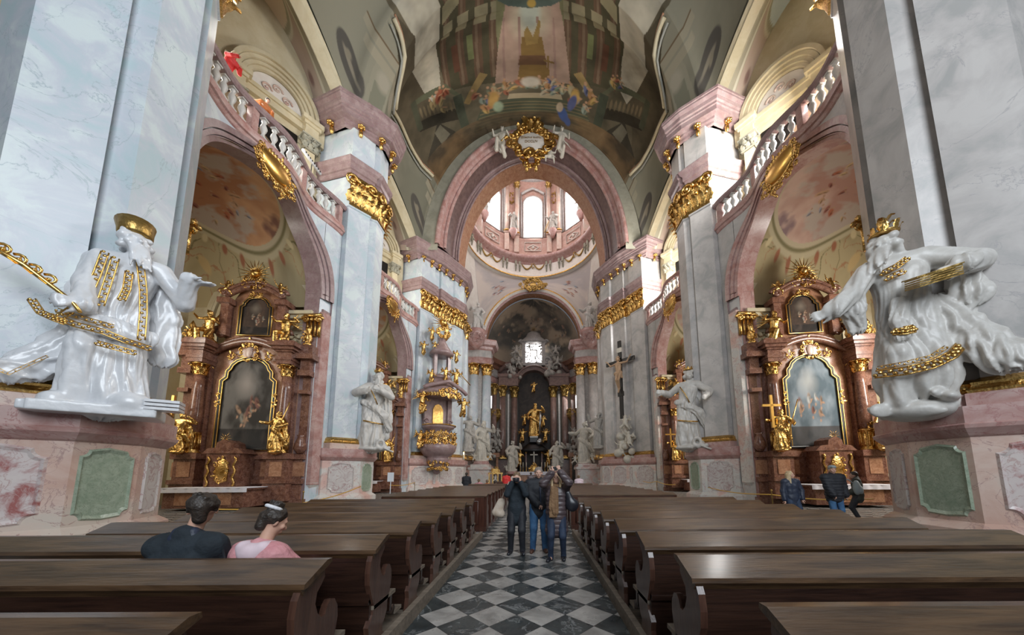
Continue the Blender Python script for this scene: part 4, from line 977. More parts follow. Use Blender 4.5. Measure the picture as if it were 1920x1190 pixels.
# ================================================================ FIGURES
def v3(*a): return np.array(a,float)
def ik(S,T,l1,l2,hint):
    S=np.array(S,float);T=np.array(T,float);d=T-S;L=np.linalg.norm(d)
    if L>l1+l2-.005: T=S+d/L*(l1+l2-.005); d=T-S; L=np.linalg.norm(d)
    a=(l1*l1-l2*l2+L*L)/(2*L); h=math.sqrt(max(0,l1*l1-a*a)); n=d/L; q=np.array(hint,float); q=q-n*(q@n); q/=max(np.linalg.norm(q),1e-6)
    return S+n*a+q*h,T
def hand(W_,dr,side,sc=1.0,curl=.4,up=None,k=1.0):
    """palm, four bent fingers of different lengths and a thumb leaving the side of the palm"""
    dr=np.array(dr,float);dr/=np.linalg.norm(dr); side=np.array(side,float); side=side-dr*(side@dr); side/=np.linalg.norm(side); nn=np.cross(dr,side)
    P=[('c',W_-dr*.01*sc,W_+dr*.05*sc,.022*sc*k,.026*sc*k)]
    for o in (-.018,.018): P.append(('c',W_+dr*.015*sc+side*o*.6*sc,W_+dr*.078*sc+side*o*sc,.014*sc*k,.013*sc*k))
    for i,(o,l) in enumerate(((-.032,.060),(-.011,.074),(.011,.070),(.031,.054))):
        b=W_+dr*.080*sc+side*o*sc; m=b+(dr*(1-.3*curl)+nn*curl*.7+side*o*1.5)*l*.5*sc; e=m+(dr*(1-1.1*curl)+nn*curl*1.3+side*o)*l*.5*sc
        P+=[('c',b,m,.0095*sc*k,.0088*sc*k),('c',m,e,.0088*sc*k,.0072*sc*k)]
    t=W_+dr*.025*sc-side*.024*sc; m=t+(dr*.6-side*.75+nn*.3)*.036*sc; e=m+(dr*.9-side*.25+nn*(.3+curl*.5))*.034*sc
    P+=[('c',t,m,.0125*sc*k,.0105*sc*k),('c',m,e,.0100*sc*k,.0082*sc*k)]
    return P
def hdir(yaw=0,pitch=0,roll=0): return (Matrix.Rotation(yaw,3,'Z')@Matrix.Rotation(pitch,3,'X')@Matrix.Rotation(roll,3,'Y'))
def head(c,yaw=0,pitch=0,roll=0,sc=1.0,beard=0,nose=1):
    """faces -Y; pitch>0 looks up"""
    Rm=np.array(hdir(yaw,-pitch,roll)); eu=Matrix(Rm.tolist()).to_euler('XYZ'); E_=(eu.x,eu.y,eu.z)
    f=lambda x,y,z:np.array(c)+Rm@v3(x,y,z)*sc
    P=[('e',f(0,.012,.03),(.074*sc,.092*sc,.088*sc),E_),('e',f(0,-.022,-.03),(.060*sc,.066*sc,.078*sc),E_),('c',f(0,-.052,-.085),f(0,-.045,-.07),.026*sc,.034*sc),
       ('c',f(0,-.084,.012),f(0,-.104,-.026),.010*sc,.016*sc),('c',f(-.036,-.072,.026),f(.036,-.072,.026),.015*sc,.015*sc),
       ('c',f(-.020,-.084,-.054),f(.020,-.084,-.054),.009*sc,.009*sc),('c',f(-.017,-.082,-.066),f(.017,-.082,-.066),.009*sc,.009*sc),
       ('e',f(-.042,-.066,-.018),(.024*sc,.02*sc,.022*sc),None),('e',f(.042,-.066,-.018),(.024*sc,.02*sc,.022*sc),None)]
    for s in (-1,1):
        P.append(('e',f(s*.077,.006,-.006),(.010*sc,.020*sc,.032*sc),(E_[0],E_[1],E_[2]+s*.3)))
        P.append(('e',f(s*.030,-.094,.004),(.016*sc,.014*sc,.010*sc),None,'neg'))
    return P,f
class Pose:
    """standing 1.75 m figure facing -Y; side a = -x, side b = +x"""
    def __init__(s,ha=(-.28,-.05,.82),hb=(.28,-.05,.82),fa=(-.11,-.02,.0),fb=(.11,-.02,.0),pelvis=(0,0,.95),chest=(0,0,1.28),neck=None,hd=None,yaw=0,pitch=0,roll=0,ea=(-.5,.8,-.3),eb=(.5,.8,-.3),ka=(0,-1,0),kb=(0,-1,0),shw=.185,tw=0,elen=.28):
        s.pel=v3(*pelvis);s.ch=v3(*chest); up=(s.ch-s.pel); up/=np.linalg.norm(up)
        ct,st=math.cos(tw),math.sin(tw)
        s.nk=v3(*neck) if neck else s.ch+up*.19; s.hd=v3(*hd) if hd else s.nk+v3(0,-.02,.16); s.yaw,s.pitch,s.roll=yaw,pitch,roll
        s.sa=s.ch+up*.125+v3(-shw*ct,-shw*st,0); s.sb=s.ch+up*.125+v3(shw*ct,shw*st,0)
        s.ela,s.wa=ik(s.sa,ha,elen,.26,ea); s.elb,s.wb=ik(s.sb,hb,elen,.26,eb)
        s.hpa=s.pel+v3(-.095,0,-.02); s.hpb=s.pel+v3(.095,0,-.02)
        s.kna,s.ana=ik(s.hpa,v3(*fa)+v3(0,.0,.085),.44,.43,ka); s.knb,s.anb=ik(s.hpb,v3(*fb)+v3(0,0,.085),.44,.43,kb)
        s.fa,s.fb=v3(*fa),v3(*fb)
def limbs(p,r=0,arms=True,legs=True,fold=None,sl=1.0):
    P=[]
    if arms:
        for a,b,c in ((p.sa,p.ela,p.wa),(p.sb,p.elb,p.wb)):
            cc=b+(c-b)*sl
            P+=[('c',a,b,.052+r,.041+r)+((fold,) if fold else ()),('c',b,cc,.041+r*1.1,.028+r*1.2)+((fold,) if fold else ())]
    if legs:
        for a,b,c in ((p.hpa,p.kna,p.ana),(p.hpb,p.knb,p.anb)): P+=[('c',a,b,.082+r,.055+r)+((fold,) if fold else ()),('c',b,c,.055+r,.036+r)+((fold,) if fold else ())]
    return P
def torso(p,r=0,belly=0,fold=None):
    sd=(p.sb-p.sa);sd/=np.linalg.norm(sd); m=(p.pel+p.ch)/2; q=(fold,) if fold else ()
    return [('c',p.sa+sd*.05,p.sb-sd*.05,.062+r,.062+r)+q,('c',p.ch-sd*.065,m-sd*.055,.100+r,.085+r)+q,('c',p.ch+sd*.065,m+sd*.055,.100+r,.085+r)+q,('c',m-sd*.05,p.pel-sd*.055,.085+r+belly,.100+r)+q,('c',m+sd*.05,p.pel+sd*.055,.085+r+belly,.100+r)+q,('c',(p.sa+p.sb)/2-v3(0,0,.02),p.nk,.075+r*.6,.052+r*.4),('c',p.nk-v3(0,0,.01),p.sa,.05+r*.4,.05+r*.9),('c',p.nk-v3(0,0,.01),p.sb,.05+r*.4,.05+r*.9)]
def neckhead(p,sc=1.0):
    H,f=head(p.hd,p.yaw,p.pitch,p.roll,sc); return [('c',p.nk-v3(0,0,.04),p.hd+v3(0,.01,-.03),.052,.048)]+H,f
def shoe_prims(an,fwd,sc=1.0):
    fwd=np.array(fwd,float);fwd/=np.linalg.norm(fwd); z=v3(0,0,1); b=an-z*.085
    return [('c',b+z*.040-fwd*.045,b+z*.036+fwd*.03,.042,.045),('c',b+z*.036+fwd*.03,b+z*.030+fwd*.16,.045,.036),('c',b+z*.06,an+z*.04,.046,.050)]
def scale(P,s):
    out=[]
    for p in P:
        q=list(p)
        if p[0]=='c': q[1]=np.array(p[1])*s;q[2]=np.array(p[2])*s;q[3]=p[3]*s;q[4]=p[4]*s
        else: q[1]=np.array(p[1])*s;q[2]=tuple(np.array(p[2])*s)
        out.append(tuple(q))
    return out
def robe(p,hem=.36,fold=(.10,11,0),top=.13,fy=.8,z0=.03,dx=0,dy=0,mid=None):
    m=p.pel; e=v3(m[0]+dx,m[1]+dy,z0+hem*.42)
    P=[('c',p.ch-v3(0,0,.05),m,top+.01,top+.02,(fold[0]*.4,fold[1]-3,fold[2]+1,1,.85)),('c',m,e,top+.02,hem*.72,(fold[0],fold[1],fold[2],1,fy))]
    for k,(kn,an) in enumerate(((p.kna,p.ana),(p.knb,p.anb))): P+=[('c',p.hpa if k==0 else p.hpb,kn,.10,.085),('c',kn,an+v3(0,0,-.02),.085,.11,(.12,7,k))]
    return P
def cloak(pts,w=.05,seed=0,fold=.2):
    """a swag of cloth through a list of (x,y,z,halfwidth)"""
    P=[]
    for i in range(len(pts)-1):
        a=v3(*pts[i][:3]);b=v3(*pts[i+1][:3]); P.append(('c',a,b,pts[i][3],pts[i+1][3],(fold,7,seed+i*.7,1,.62)))
    return P
def beard_prims(f,sc,n=14,seed=1,L=.16):
    rr=random.Random(seed);P=[]
    for k in range(n):
        x=rr.uniform(-.05,.05); P.append(('c',f(x,-.06,-.07),f(x*1.3+rr.uniform(-.02,.02),-.085+rr.uniform(-.02,.02),-.08-rr.uniform(.05,L)),.018*sc,.008*sc))
    return P
def hair_prims(f,sc,n=30,seed=2,r=.022,low=-.09,back=True):
    rr=random.Random(seed);P=[]
    for k in range(n):
        a=rr.uniform(-.25*PI,1.25*PI) if back else rr.uniform(0,2*PI); z=rr.uniform(low,.11); q=math.sqrt(max(.1,1-(max(z,0)/.13)**2))
        c=(.082*q*math.cos(a),.01+.10*q*math.sin(a),.02+z); P.append(('e',f(*c),(r*sc*rr.uniform(.8,1.3),)*3,None))
    return P
def statue_mesh(name,P,S,m,parent,h=.0125,k=.018,relax=1):
    def drape(v):
        z=v[:,2]/S; fx=v[:,0]-np.interp(z,[0,1],[0,0]); fy=v[:,1]; ph=np.arctan2(fy,fx); r=np.hypot(fx,fy)+1e-6
        a=np.clip((1.40-z)*3,0,1)*np.clip((z-.10)*9,0,1)*S
        d=a*(.015*(np.abs(np.sin(4.5*ph+2.6*np.sin(2.7*z+ph)+1.3*np.sin(9*z)))**.6-.6)+.009*(np.abs(np.sin(10*ph+3.2*np.sin(3.5*z)+2*np.sin(2*ph)))-.5))
        v[:,0]+=fx/r*d; v[:,1]+=fy/r*d; v[:,2]+=.35*a*.012*np.sin(7*ph+11*z); return v
    return sculpt(name,scale(P,S),h*S,m,parent,k*S,relax,drape)
def lace(pts,r,S,g,m='smooth_gold'):
    """gilded braid: two thin cords with small leaves between them"""
    b=MB(); P=[Vector(q)*S for q in pts]; Q=[]
    for i in range(len(P)-1):
        for t in np.linspace(0,1,7)[:-1]: Q.append(P[i].lerp(P[i+1],t))
    Q.append(P[-1]); w=r*1.5*S
    off=[]
    for i in range(len(Q)):
        d=(Q[min(i+1,len(Q)-1)]-Q[max(i-1,0)]).normalized(); off.append(Vector((-d.z,0,d.x)).normalized()*w)
    for sg in (-1,1): b.tube([q+o*sg for q,o in zip(Q,off)],r*.38*S,5)
    for i,q in enumerate(Q): b.ball(tuple(q+off[i]*(.35 if i%2 else -.35)+Vector((0,-r*.3*S,0))),(r*.9*S,r*.5*S,r*.8*S),6,4)
    return b.build('gilded_hem',m,g)
# ---- the bishop with the crozier, near left pier
def near_bishop():
    S=4.75/1.80
    g=thing('statue','white marble statue of a bearded bishop holding a gilded crozier on the near left pier','statue',(-9.95,7.5,3.14),0.62)
    p=Pose(ha=(-.13,-.24,.86),hb=(.45,-.17,1.36),chest=(.02,-.02,1.30),pelvis=(-.02,0,.97),fa=(-.15,-.08,.03),fb=(.14,.02,.0),yaw=.55,pitch=.25,hd=(.04,-.06,1.62),ea=(-1,.4,-.3),eb=(.2,.3,-1),elen=.33)
    nh,f=neckhead(p,1.1)
    P=torso(p,.02)+limbs(p,.03,legs=False,fold=(.07,7,1))+nh+robe(p,.34,(.10,12,.4),.13,.75)
    P+=[('c',p.wa-(p.wa-p.ela)*.25,p.wa,.065,.075,(.1,8,0)),('c',p.wb-(p.wb-p.elb)*.3,p.wb-(p.wb-p.elb)*.05,.055,.07,(.1,8,0))]
    P+=hand(p.wa,(-.4,-.5,-.1),(0,.3,1),1.25,.7)+hand(p.wb,(.9,-.1,-.12),(0,1,.2),1.3,.25)
    P+=beard_prims(f,1.1,22,3,.2)+hair_prims(f,1.1,26,4,.026)
    # cope and hanging cloak
    P+=cloak([(-.20,.06,1.42,.10),(-.27,.10,1.1,.13),(-.34,.12,.8,.12),(-.42,.14,.5,.10)],seed=1)+cloak([(-.14,.0,.85,.10),(-.26,-.02,.55,.12),(-.38,-.08,.34,.12),(-.46,-.14,.26,.09),(-.52,-.2,.30,.05)],seed=3,fold=.28)
    P+=cloak([(.18,.08,1.42,.09),(.24,.12,1.0,.11),(.27,.1,.6,.10)],seed=5)+cloak([(-.22,-.10,.80,.08),(0,-.17,.74,.09),(.2,-.12,.70,.08)],seed=2)
    P+=[('e',v3(-.22,-.12,.07),(.10,.12,.07),None),('e',v3(.18,-.12,.08),(.14,.12,.10),None),('b',v3(0,-.02,.0),(.34,.22,.045),(0,0,.1)),('b',v3(-.28,-.12,.0),(.12,.10,.04),(0,0,.3))]
    o=statue_mesh('figure',P,S,'cool_white_marble',g,.0105)
    # mitre, trimmings
    b=MB(); c=f(0,.01,.10)*S; r=.115*S
    b.lathe([(r*.92,0),(r,.02*S),(r*1.02,.07*S),(r*1.12,.15*S),(.001,.15*S)],(0,0,0),20); R_=Matrix.Translation(Vector(c))@hdir(.55,-.25,0).to_4x4()
    b2=MB(); b2.M=R_; b2.v=[];
    b2.lathe([(r*.92,-.02*S),(r,.0),(r*1.02,.05*S),(r*1.15,.13*S),(r*.95,.14*S),(.001,.11*S)],(0,0,0),20); b2.build('mitre','old_gold',g)
    def trim(pts,r=.015,nm='gilded_hem'): return lace(pts,r,S,g)
    trim([(-.10,-.14,1.44),(-.115,-.165,1.2),(-.14,-.19,.95),(-.22,-.24,.76)]); trim([(-.03,-.16,1.40),(-.045,-.175,1.15),(-.06,-.19,.92)])
    trim([(.11,-.14,1.42),(.16,-.16,1.15),(.19,-.19,.92),(.21,-.22,.66)]); trim([(.06,-.16,1.3),(.07,-.185,1.12),(.055,-.2,1.0)])
    trim([(-.30,-.16,.78),(-.16,-.235,.70),(0,-.26,.67),(.14,-.24,.62),(.26,-.17,.60)],.014); trim([(-.30,-.13,.83),(-.10,-.235,.76),(.05,-.25,.73)],.011); trim([(-.02,-.265,.56),(.08,-.275,.54),(.2,-.25,.52)],.013)
    trim([(-.40,-.2,.86),(-.34,-.22,.76),(-.26,-.24,.72),(-.20,-.24,.70)],.014); trim([(-.30,-.14,.42),(-.42,-.24,.22),(-.54,-.26,.30)],.006)
    # crozier
    b=MB(); a=Vector((-.10,-.34,.78))*S; h_=Vector(tuple(p.wa+v3(-.04,-.06,.0)))*S; e=Vector((-.62,-.42,1.20))*S
    b.tube([a,h_,h_.lerp(e,.5)+Vector((0,0,.12*S*.3)),e],[.012*S,.014*S,.02*S,.012*S],8)
    for t in (.25,.4,.55,.7,.85,1.0):
        q=h_.lerp(e,t); b.spiral(tuple(q+Vector((.0,0,.05*S))),(-.6,0,.8),(.8,0,.6),.045*S,.011*S,1.2,6,12,0); b.leaf(tuple(q),(-.7,0,.7),(0,-.3,1),.12*S,.05*S,.5)
    b.build('crozier','smooth_gold',g)
    b=MB()
    for k in range(3): b.box(.28*S,.50*S,-.22*S,-.04*S,(.03+.035*k)*S,(.055+.035*k)*S)
    b.build('books','cool_white_marble',g)
    return g
near_bishop()
# ---- the king-like bishop with the book, near right pier
def near_right():
    S=4.85/1.80
    g=thing('statue','grey white marble statue of a crowned bearded saint with a book, near right pier','statue',(9.75,7.8,3.14),-.62)
    p=Pose(ha=(-.54,-.30,.99),hb=(.30,-.26,1.18),chest=(0,-.02,1.30),pelvis=(.02,0,.97),fa=(-.12,-.06,.02),fb=(.15,.02,.02),yaw=-.6,pitch=.2,hd=(-.07,-.06,1.62),ea=(-.1,.2,-1),eb=(1,.2,-.3),elen=.33)
    nh,f=neckhead(p,1.1)
    P=torso(p,.035)+limbs(p,.045,legs=False,fold=(.12,7,1))+nh+robe(p,.37,(.09,10,1.4),.15,.8,z0=.16)
    P+=hand(p.wa,(-.85,-.3,-.25),(0,.2,1),1.3,.3)+hand(p.wb,(-.6,-.2,-.3),(0,-.3,1),1.3,.5)
    P+=beard_prims(f,1.1,26,7,.22)+hair_prims(f,1.1,30,8,.03)
    P+=cloak([(-.32,-.12,1.25,.07),(-.35,-.12,1.05,.09),(-.33,-.08,.85,.06)],seed=1,fold=.3)+cloak([(.0,.08,1.46,.12),(.24,.08,1.42,.11),(.38,.0,1.28,.10),(.40,-.02,1.0,.11),(.30,.04,.75,.09)],seed=2,fold=.3)
    P+=cloak([(.22,.02,.95,.12),(.30,-.03,.72,.13),(.38,-.10,.52,.14),(.46,-.18,.36,.12),(.53,-.24,.28,.06)],seed=3,fold=.3)+cloak([(-.05,-.16,1.0,.06),(-.08,-.2,.8,.06),(-.07,-.2,.66,.05)],seed=4)
    P+=[('c',v3(-.12,-.06,.30),v3(-.13,-.05,.06),.07,.05),('c',v3(.13,-.02,.30),v3(.13,.0,.07),.08,.06)]
    rr=random.Random(5); P.append(('e',v3(0,.0,.0),(.25,.19,.10),None))
    for k in range(16): P.append(('e',v3(rr.uniform(-.26,.24),rr.uniform(-.18,.1),rr.uniform(-.03,.13)),(rr.uniform(.03,.10),rr.uniform(.03,.08),rr.uniform(.03,.05)),(rr.random()*2,0,rr.random()*3)))
    o=statue_mesh('figure',P,S,'white_marble',g,.0105)
    def trim(pts,r=.012,nm='gilded_hem'): return lace(pts,r,S,g,'gold')
    trim([(-.26,-.13,.36),(-.1,-.26,.33),(.05,-.28,.35),(.18,-.24,.42),(.27,-.13,.52)],.022); trim([(-.24,-.12,.42),(-.1,-.25,.40),(.05,-.27,.42),(.16,-.22,.5)],.01)
    trim([(-.14,-.15,1.32),(-.04,-.19,1.34),(.04,-.17,1.40)],.015); trim([(-.12,-.17,1.25),(0,-.20,1.27)],.015); trim([(-.13,-.22,.72),(-.05,-.24,.70),(0,-.22,.71)],.022)
    b=MB(); c=Vector(f(0,.0,.12)*S); b.lathe([(.10*S,0),(.115*S,.01*S),(.10*S,.02*S)],tuple(c),16); 
    for k in range(7): b.leaf(tuple(c+Vector((.09*S*math.cos(k*.9),.09*S*math.sin(k*.9),0))),(.2,0,1),(math.cos(k*.9),math.sin(k*.9),0),.12*S,.06*S,.2)
    for k in range(5): b.leaf(tuple(c+Vector((0,0,.02*S*k))),(.15,0,1),(math.cos(k*2),math.sin(k*2),0),.18*S,.09*S,.35)
    b.build('crown','gold',g)
    b=MB(); b.M=Matrix.Translation(Vector((.13,-.30,1.10))*S)@Matrix.Rotation(-.12,4,'Y')@Matrix.Rotation(.35,4,'X')@Matrix.Rotation(.15,4,'Z')
    for k in range(5): b.box(-.14*S+.005*k,.12*S,-.10*S,.10*S,(-.04+.018*k)*S,(-.027+.018*k)*S)
    b.box(-.15*S,.13*S,-.105*S,.105*S,.045*S,.055*S); b.build('book','old_gold',g)
    return g
near_right()
def putto(P,c,s=1.0,seed=0,wing=True):
    rr=random.Random(seed); c=v3(*c); q=lambda x,y,z:c+v3(x,y,z)*s; w=rr.uniform(-.3,.3)
    P+=[('e',q(0,0,.72),(.10*s,.11*s,.115*s),None),('c',q(0,0,.55),q(w*.2,0,.30),.12*s,.14*s),('c',q(w*.2-.07,0,.25),q(-.15+w,-.12,.08),.09*s,.06*s),('c',q(-.15+w,-.12,.08),q(-.12+w,.0,-.12),.06*s,.04*s),('c',q(w*.2+.07,0,.25),q(.18,-.10,.08),.09*s,.06*s),('c',q(.18,-.10,.08),q(.25,.03,-.10),.06*s,.04*s),
        ('c',q(-.12,0,.55),q(-.28,-.08,.60+w*.5),.05*s,.04*s),('c',q(-.28,-.08,.6+w*.5),q(-.38,-.14,.75+w),.04*s,.03*s),('c',q(.12,0,.55),q(.30,-.06,.5),.05*s,.04*s),('c',q(.3,-.06,.5),q(.36,-.18,.6-w),.04*s,.03*s)]
    if wing:
        for sg in (-1,1):
            for k in range(4): P.append(('c',q(sg*.06,.10,.5),q(sg*(.30+.05*k),.18,.85-.13*k),.04*s,.02*s))
    return P
def saint(name,label,loc,rz,H,m='white_marble',mode=0,seed=0,h=.017,parent=None,cat='statue',group=None,gold=True,cross=False,mirror_=1):
    S=H/1.8; k=mirror_; rr=random.Random(seed)
    if parent is None: g=thing(name,label,cat,loc,rz,group)
    else:
        g=parent
    hs=[((-.36,-.30,1.25),(.32,-.26,1.02)),((-.30,-.24,1.0),(.46,-.22,1.52)),((-.2,-.30,1.25),(.10,-.30,1.30)),((-.50,-.15,1.30),(.40,-.30,1.10)),((-.5,.0,1.62),(.5,-.05,1.60))][mode%5]
    ha,hb=hs
    if k<0: ha,hb=(-hb[0],hb[1],hb[2]),(-ha[0],ha[1],ha[2])
    p=Pose(ha=ha,hb=hb,chest=(.03*k,-.02,1.30),pelvis=(-.03*k,0,.97),fa=(-.14,-.06,.02),fb=(.13,.02,.0),yaw=rr.uniform(-.5,.5),pitch=rr.uniform(-.1,.3),ea=(-1,.3,-.5),eb=(1,.3,-.5),elen=.31)
    nh,f=neckhead(p,1.08)
    P=torso(p,.03)+limbs(p,.035,legs=False,fold=(.1,6,1))+nh+robe(p,.34,(.12,9,seed),.14,.8)
    P+=hand(p.wa,p.wa-p.ela,(0,0,1),1.25,.4,k=1.25)+hand(p.wb,p.wb-p.elb,(0,0,1),1.25,.4,k=1.25)
    P+=hair_prims(f,1.08,16,seed,.03)
    if seed%2: P+=beard_prims(f,1.08,10,seed)
    P+=cloak([(.16*k,.08,1.44,.09),(.26*k,.08,1.1,.11),(.30*k,.1,.7,.11),(.26*k,.12,.35,.10)],seed=seed,fold=.3)+cloak([(-.2*k,-.08,1.05,.07),(0,-.15,.95,.08),(.22*k,-.1,.78,.08),(.34*k,.0,.5,.07)],seed=seed+2,fold=.3)
    P+=[('e',v3(0,-.02,.02),(.30,.22,.07),None),('e',v3(.2*k,-.1,.08),(.11,.10,.09),None)]
    o=statue_mesh('figure' if parent is None else 'gilded_figure',P,S,m,g,h,.022)
    if parent is not None: o.location=loc; o.rotation_euler=(0,0,rz)
    return g,o,p,f,S
# statues on the middle piers
def mid(s):
    lab='white marble statue of a saint clasping his robe on the middle left pier' if s<0 else 'white marble statue of a crowned saint stretching out one hand on the middle right pier'
    g,o,p,f,S=saint('statue',lab,(s*9.95,19.9,3.14),-s*.55,5.05,'white_marble',mode=2 if s<0 else 3,seed=3 if s<0 else 6,h=.0125,mirror_=1)
    b=MB(); c=f(0,.0,.12)*S; b.lathe([(.09*S,0),(.10*S,.02*S),(.085*S,.03*S)],tuple(c),14)
    for k in range(8): b.leaf(tuple(Vector(c)+Vector((.085*S*math.cos(k*.8),.085*S*math.sin(k*.8),0))),(0,0,1),(math.cos(k*.8),math.sin(k*.8),0),.09*S,.05*S,.2)
    b.build('crown','gold',g)
    b=MB(); b.tube([Vector(q)*S for q in ((-.2,-.2,.62),(0,-.24,.58),(.2,-.2,.56))],.016*S,6); b.tube([Vector(q)*S for q in ((-.12,-.16,1.38),(-.02,-.2,1.2),(.06,-.2,1.0))],.012*S,6); b.build('gilded_hem','gold',g)
    P=[('c',v3(.16+.07*math.cos(a),-.22,.12+.09*math.sin(a)),v3(.16+.07*math.cos(a+.7),-.22,.12+.09*math.sin(a+.7)),.03,.03) for a in np.arange(0,2*PI,.7)]
    for k in range(8): P.append(('e',v3(.05+.04*k,-.2,.02+.02*(k%3)),(.045,)*3,None))
    statue_mesh('wreath',P,S,'white_marble',g,.014)
    b=MB(); b.tube([Vector((.1,-.2,.10))*S,Vector((.42,-.28,-.05))*S],[.016*S,.02*S],6); b.build('scroll_end','white_marble',g)
mid(-1); mid(1)
# ================================================================ ALTARS, PULPIT, CHOIR
def arch_panel(w,h,n=9,step=.14):
    """altar picture outline: shouldered sides, rounded top; bottom centre at 0"""
    a=w/2; P=[(-a,0),(a,0),(a,h*.74),(a-step*w*.6,h*.78),(a-step*w*.6,h*.83)]
    r=a-step*w*.95
    P+=[(a-step*w*.6-.02,h*.85)]+[(r*math.cos(t),h*.86+(h*.14)*math.sin(t)) for t in np.linspace(.1,PI-.1,n)]
    P+=[(-a+step*w*.6+.02,h*.85),(-a+step*w*.6,h*.83),(-a+step*w*.6,h*.78),(-a,h*.74)]
    return P
def frame_tube(b,P,y,z,r,x=0): b.tube([(x+p,y,z+q) for p,q in P+P[:1]],r,6,cap=False)
def picture(name,parent,P,y,z,seed,cols,x=0,M=None):
    xs=[p for p,q in P];zs=[q for p,q in P];w=max(xs)-min(xs);h=max(zs)
    cv=Canvas(60,90,cols[0]); cv.clouds(cols[0],cols[1],3,3,seed,1,.4,.65); cv.figures(9,.5,.45,.28,.12,.05,seed,[(.30,.2,.14),(.2,.1,.08),(.25,.24,.2),cols[2]]); cv.ell(.45,.72,.25,.2,cols[2],0,.9,.7); cv.clouds((.02,.02,.02),(.06,.05,.045),4,4,seed+1,(cv.v<.22)*.8)
    def half(z_):
        # half width of the outline at height z_
        m=0;n=len(P)
        for i in range(n):
            (x1,z1),(x2,z2)=P[i],P[(i+1)%n]
            if (z1-z_)*(z2-z_)<=0 and z1!=z2: m=max(m,abs(x1+(x2-x1)*(z_-z1)/(z2-z1)))
        return m
    return painted(name,lambda p,q:(x+half(min(q*h,h*.998))*(2*p-1),y,z+q*h),cv,M,parent)
def gilded(parent,lists,h=.035,m='gold',name='gilded_angel',k=.03):
    for P in lists: sculpt(name,P,h,m,parent,k)
def pt(*a): P=[]; putto(P,*a); return P
def rays(b,c,R_,n,seed,y=0):
    rr=random.Random(seed)
    for k in range(n):
        a=2*PI*k/n; l=R_*rr.choice((1,.7,.85)); b.tube([(c[0]+.15*R_*math.cos(a),c[1],c[2]+.15*R_*math.sin(a)),(c[0]+l*math.cos(a),c[1],c[2]+l*math.sin(a))],[.05*R_,.008],4)
def angel_prims(c,s,seed,yaw=0,wingdir=1):
    p=Pose(ha=(-.4,-.3,1.3),hb=(.42,-.2,1.35) if seed%2 else (.35,-.35,1.0),pelvis=(0,0,.75),chest=(.03,-.05,1.08),fa=(-.2,-.25,.1),fb=(.1,.2,.15))
    nh,f=neckhead(p,1.1); P=torso(p,.02)+limbs(p,.01)+nh+robe(p,.26,(.15,8,seed),.12,.8,z0=.3)+hair_prims(f,1.1,8,seed,.03)
    for sg in (-1,1):
        for k in range(6): P.append(('c',v3(sg*.08,.12,1.2),v3(sg*(.30+.07*k)*(1 if sg==wingdir else .7),.30,1.75-.17*k),.045,.02))
    P=scale(P,s); R_=np.array(Matrix.Rotation(yaw,3,'Z')); out=[]
    for q in P:
        q=list(q)
        if q[0]=='c': q[1]=R_@q[1]+v3(*c);q[2]=R_@q[2]+v3(*c)
        else: q[1]=R_@q[1]+v3(*c); q[3]=((q[3][0],q[3][1],q[3][2]+yaw) if q[3] is not None else (0,0,yaw))
        out.append(tuple(q))
    return out
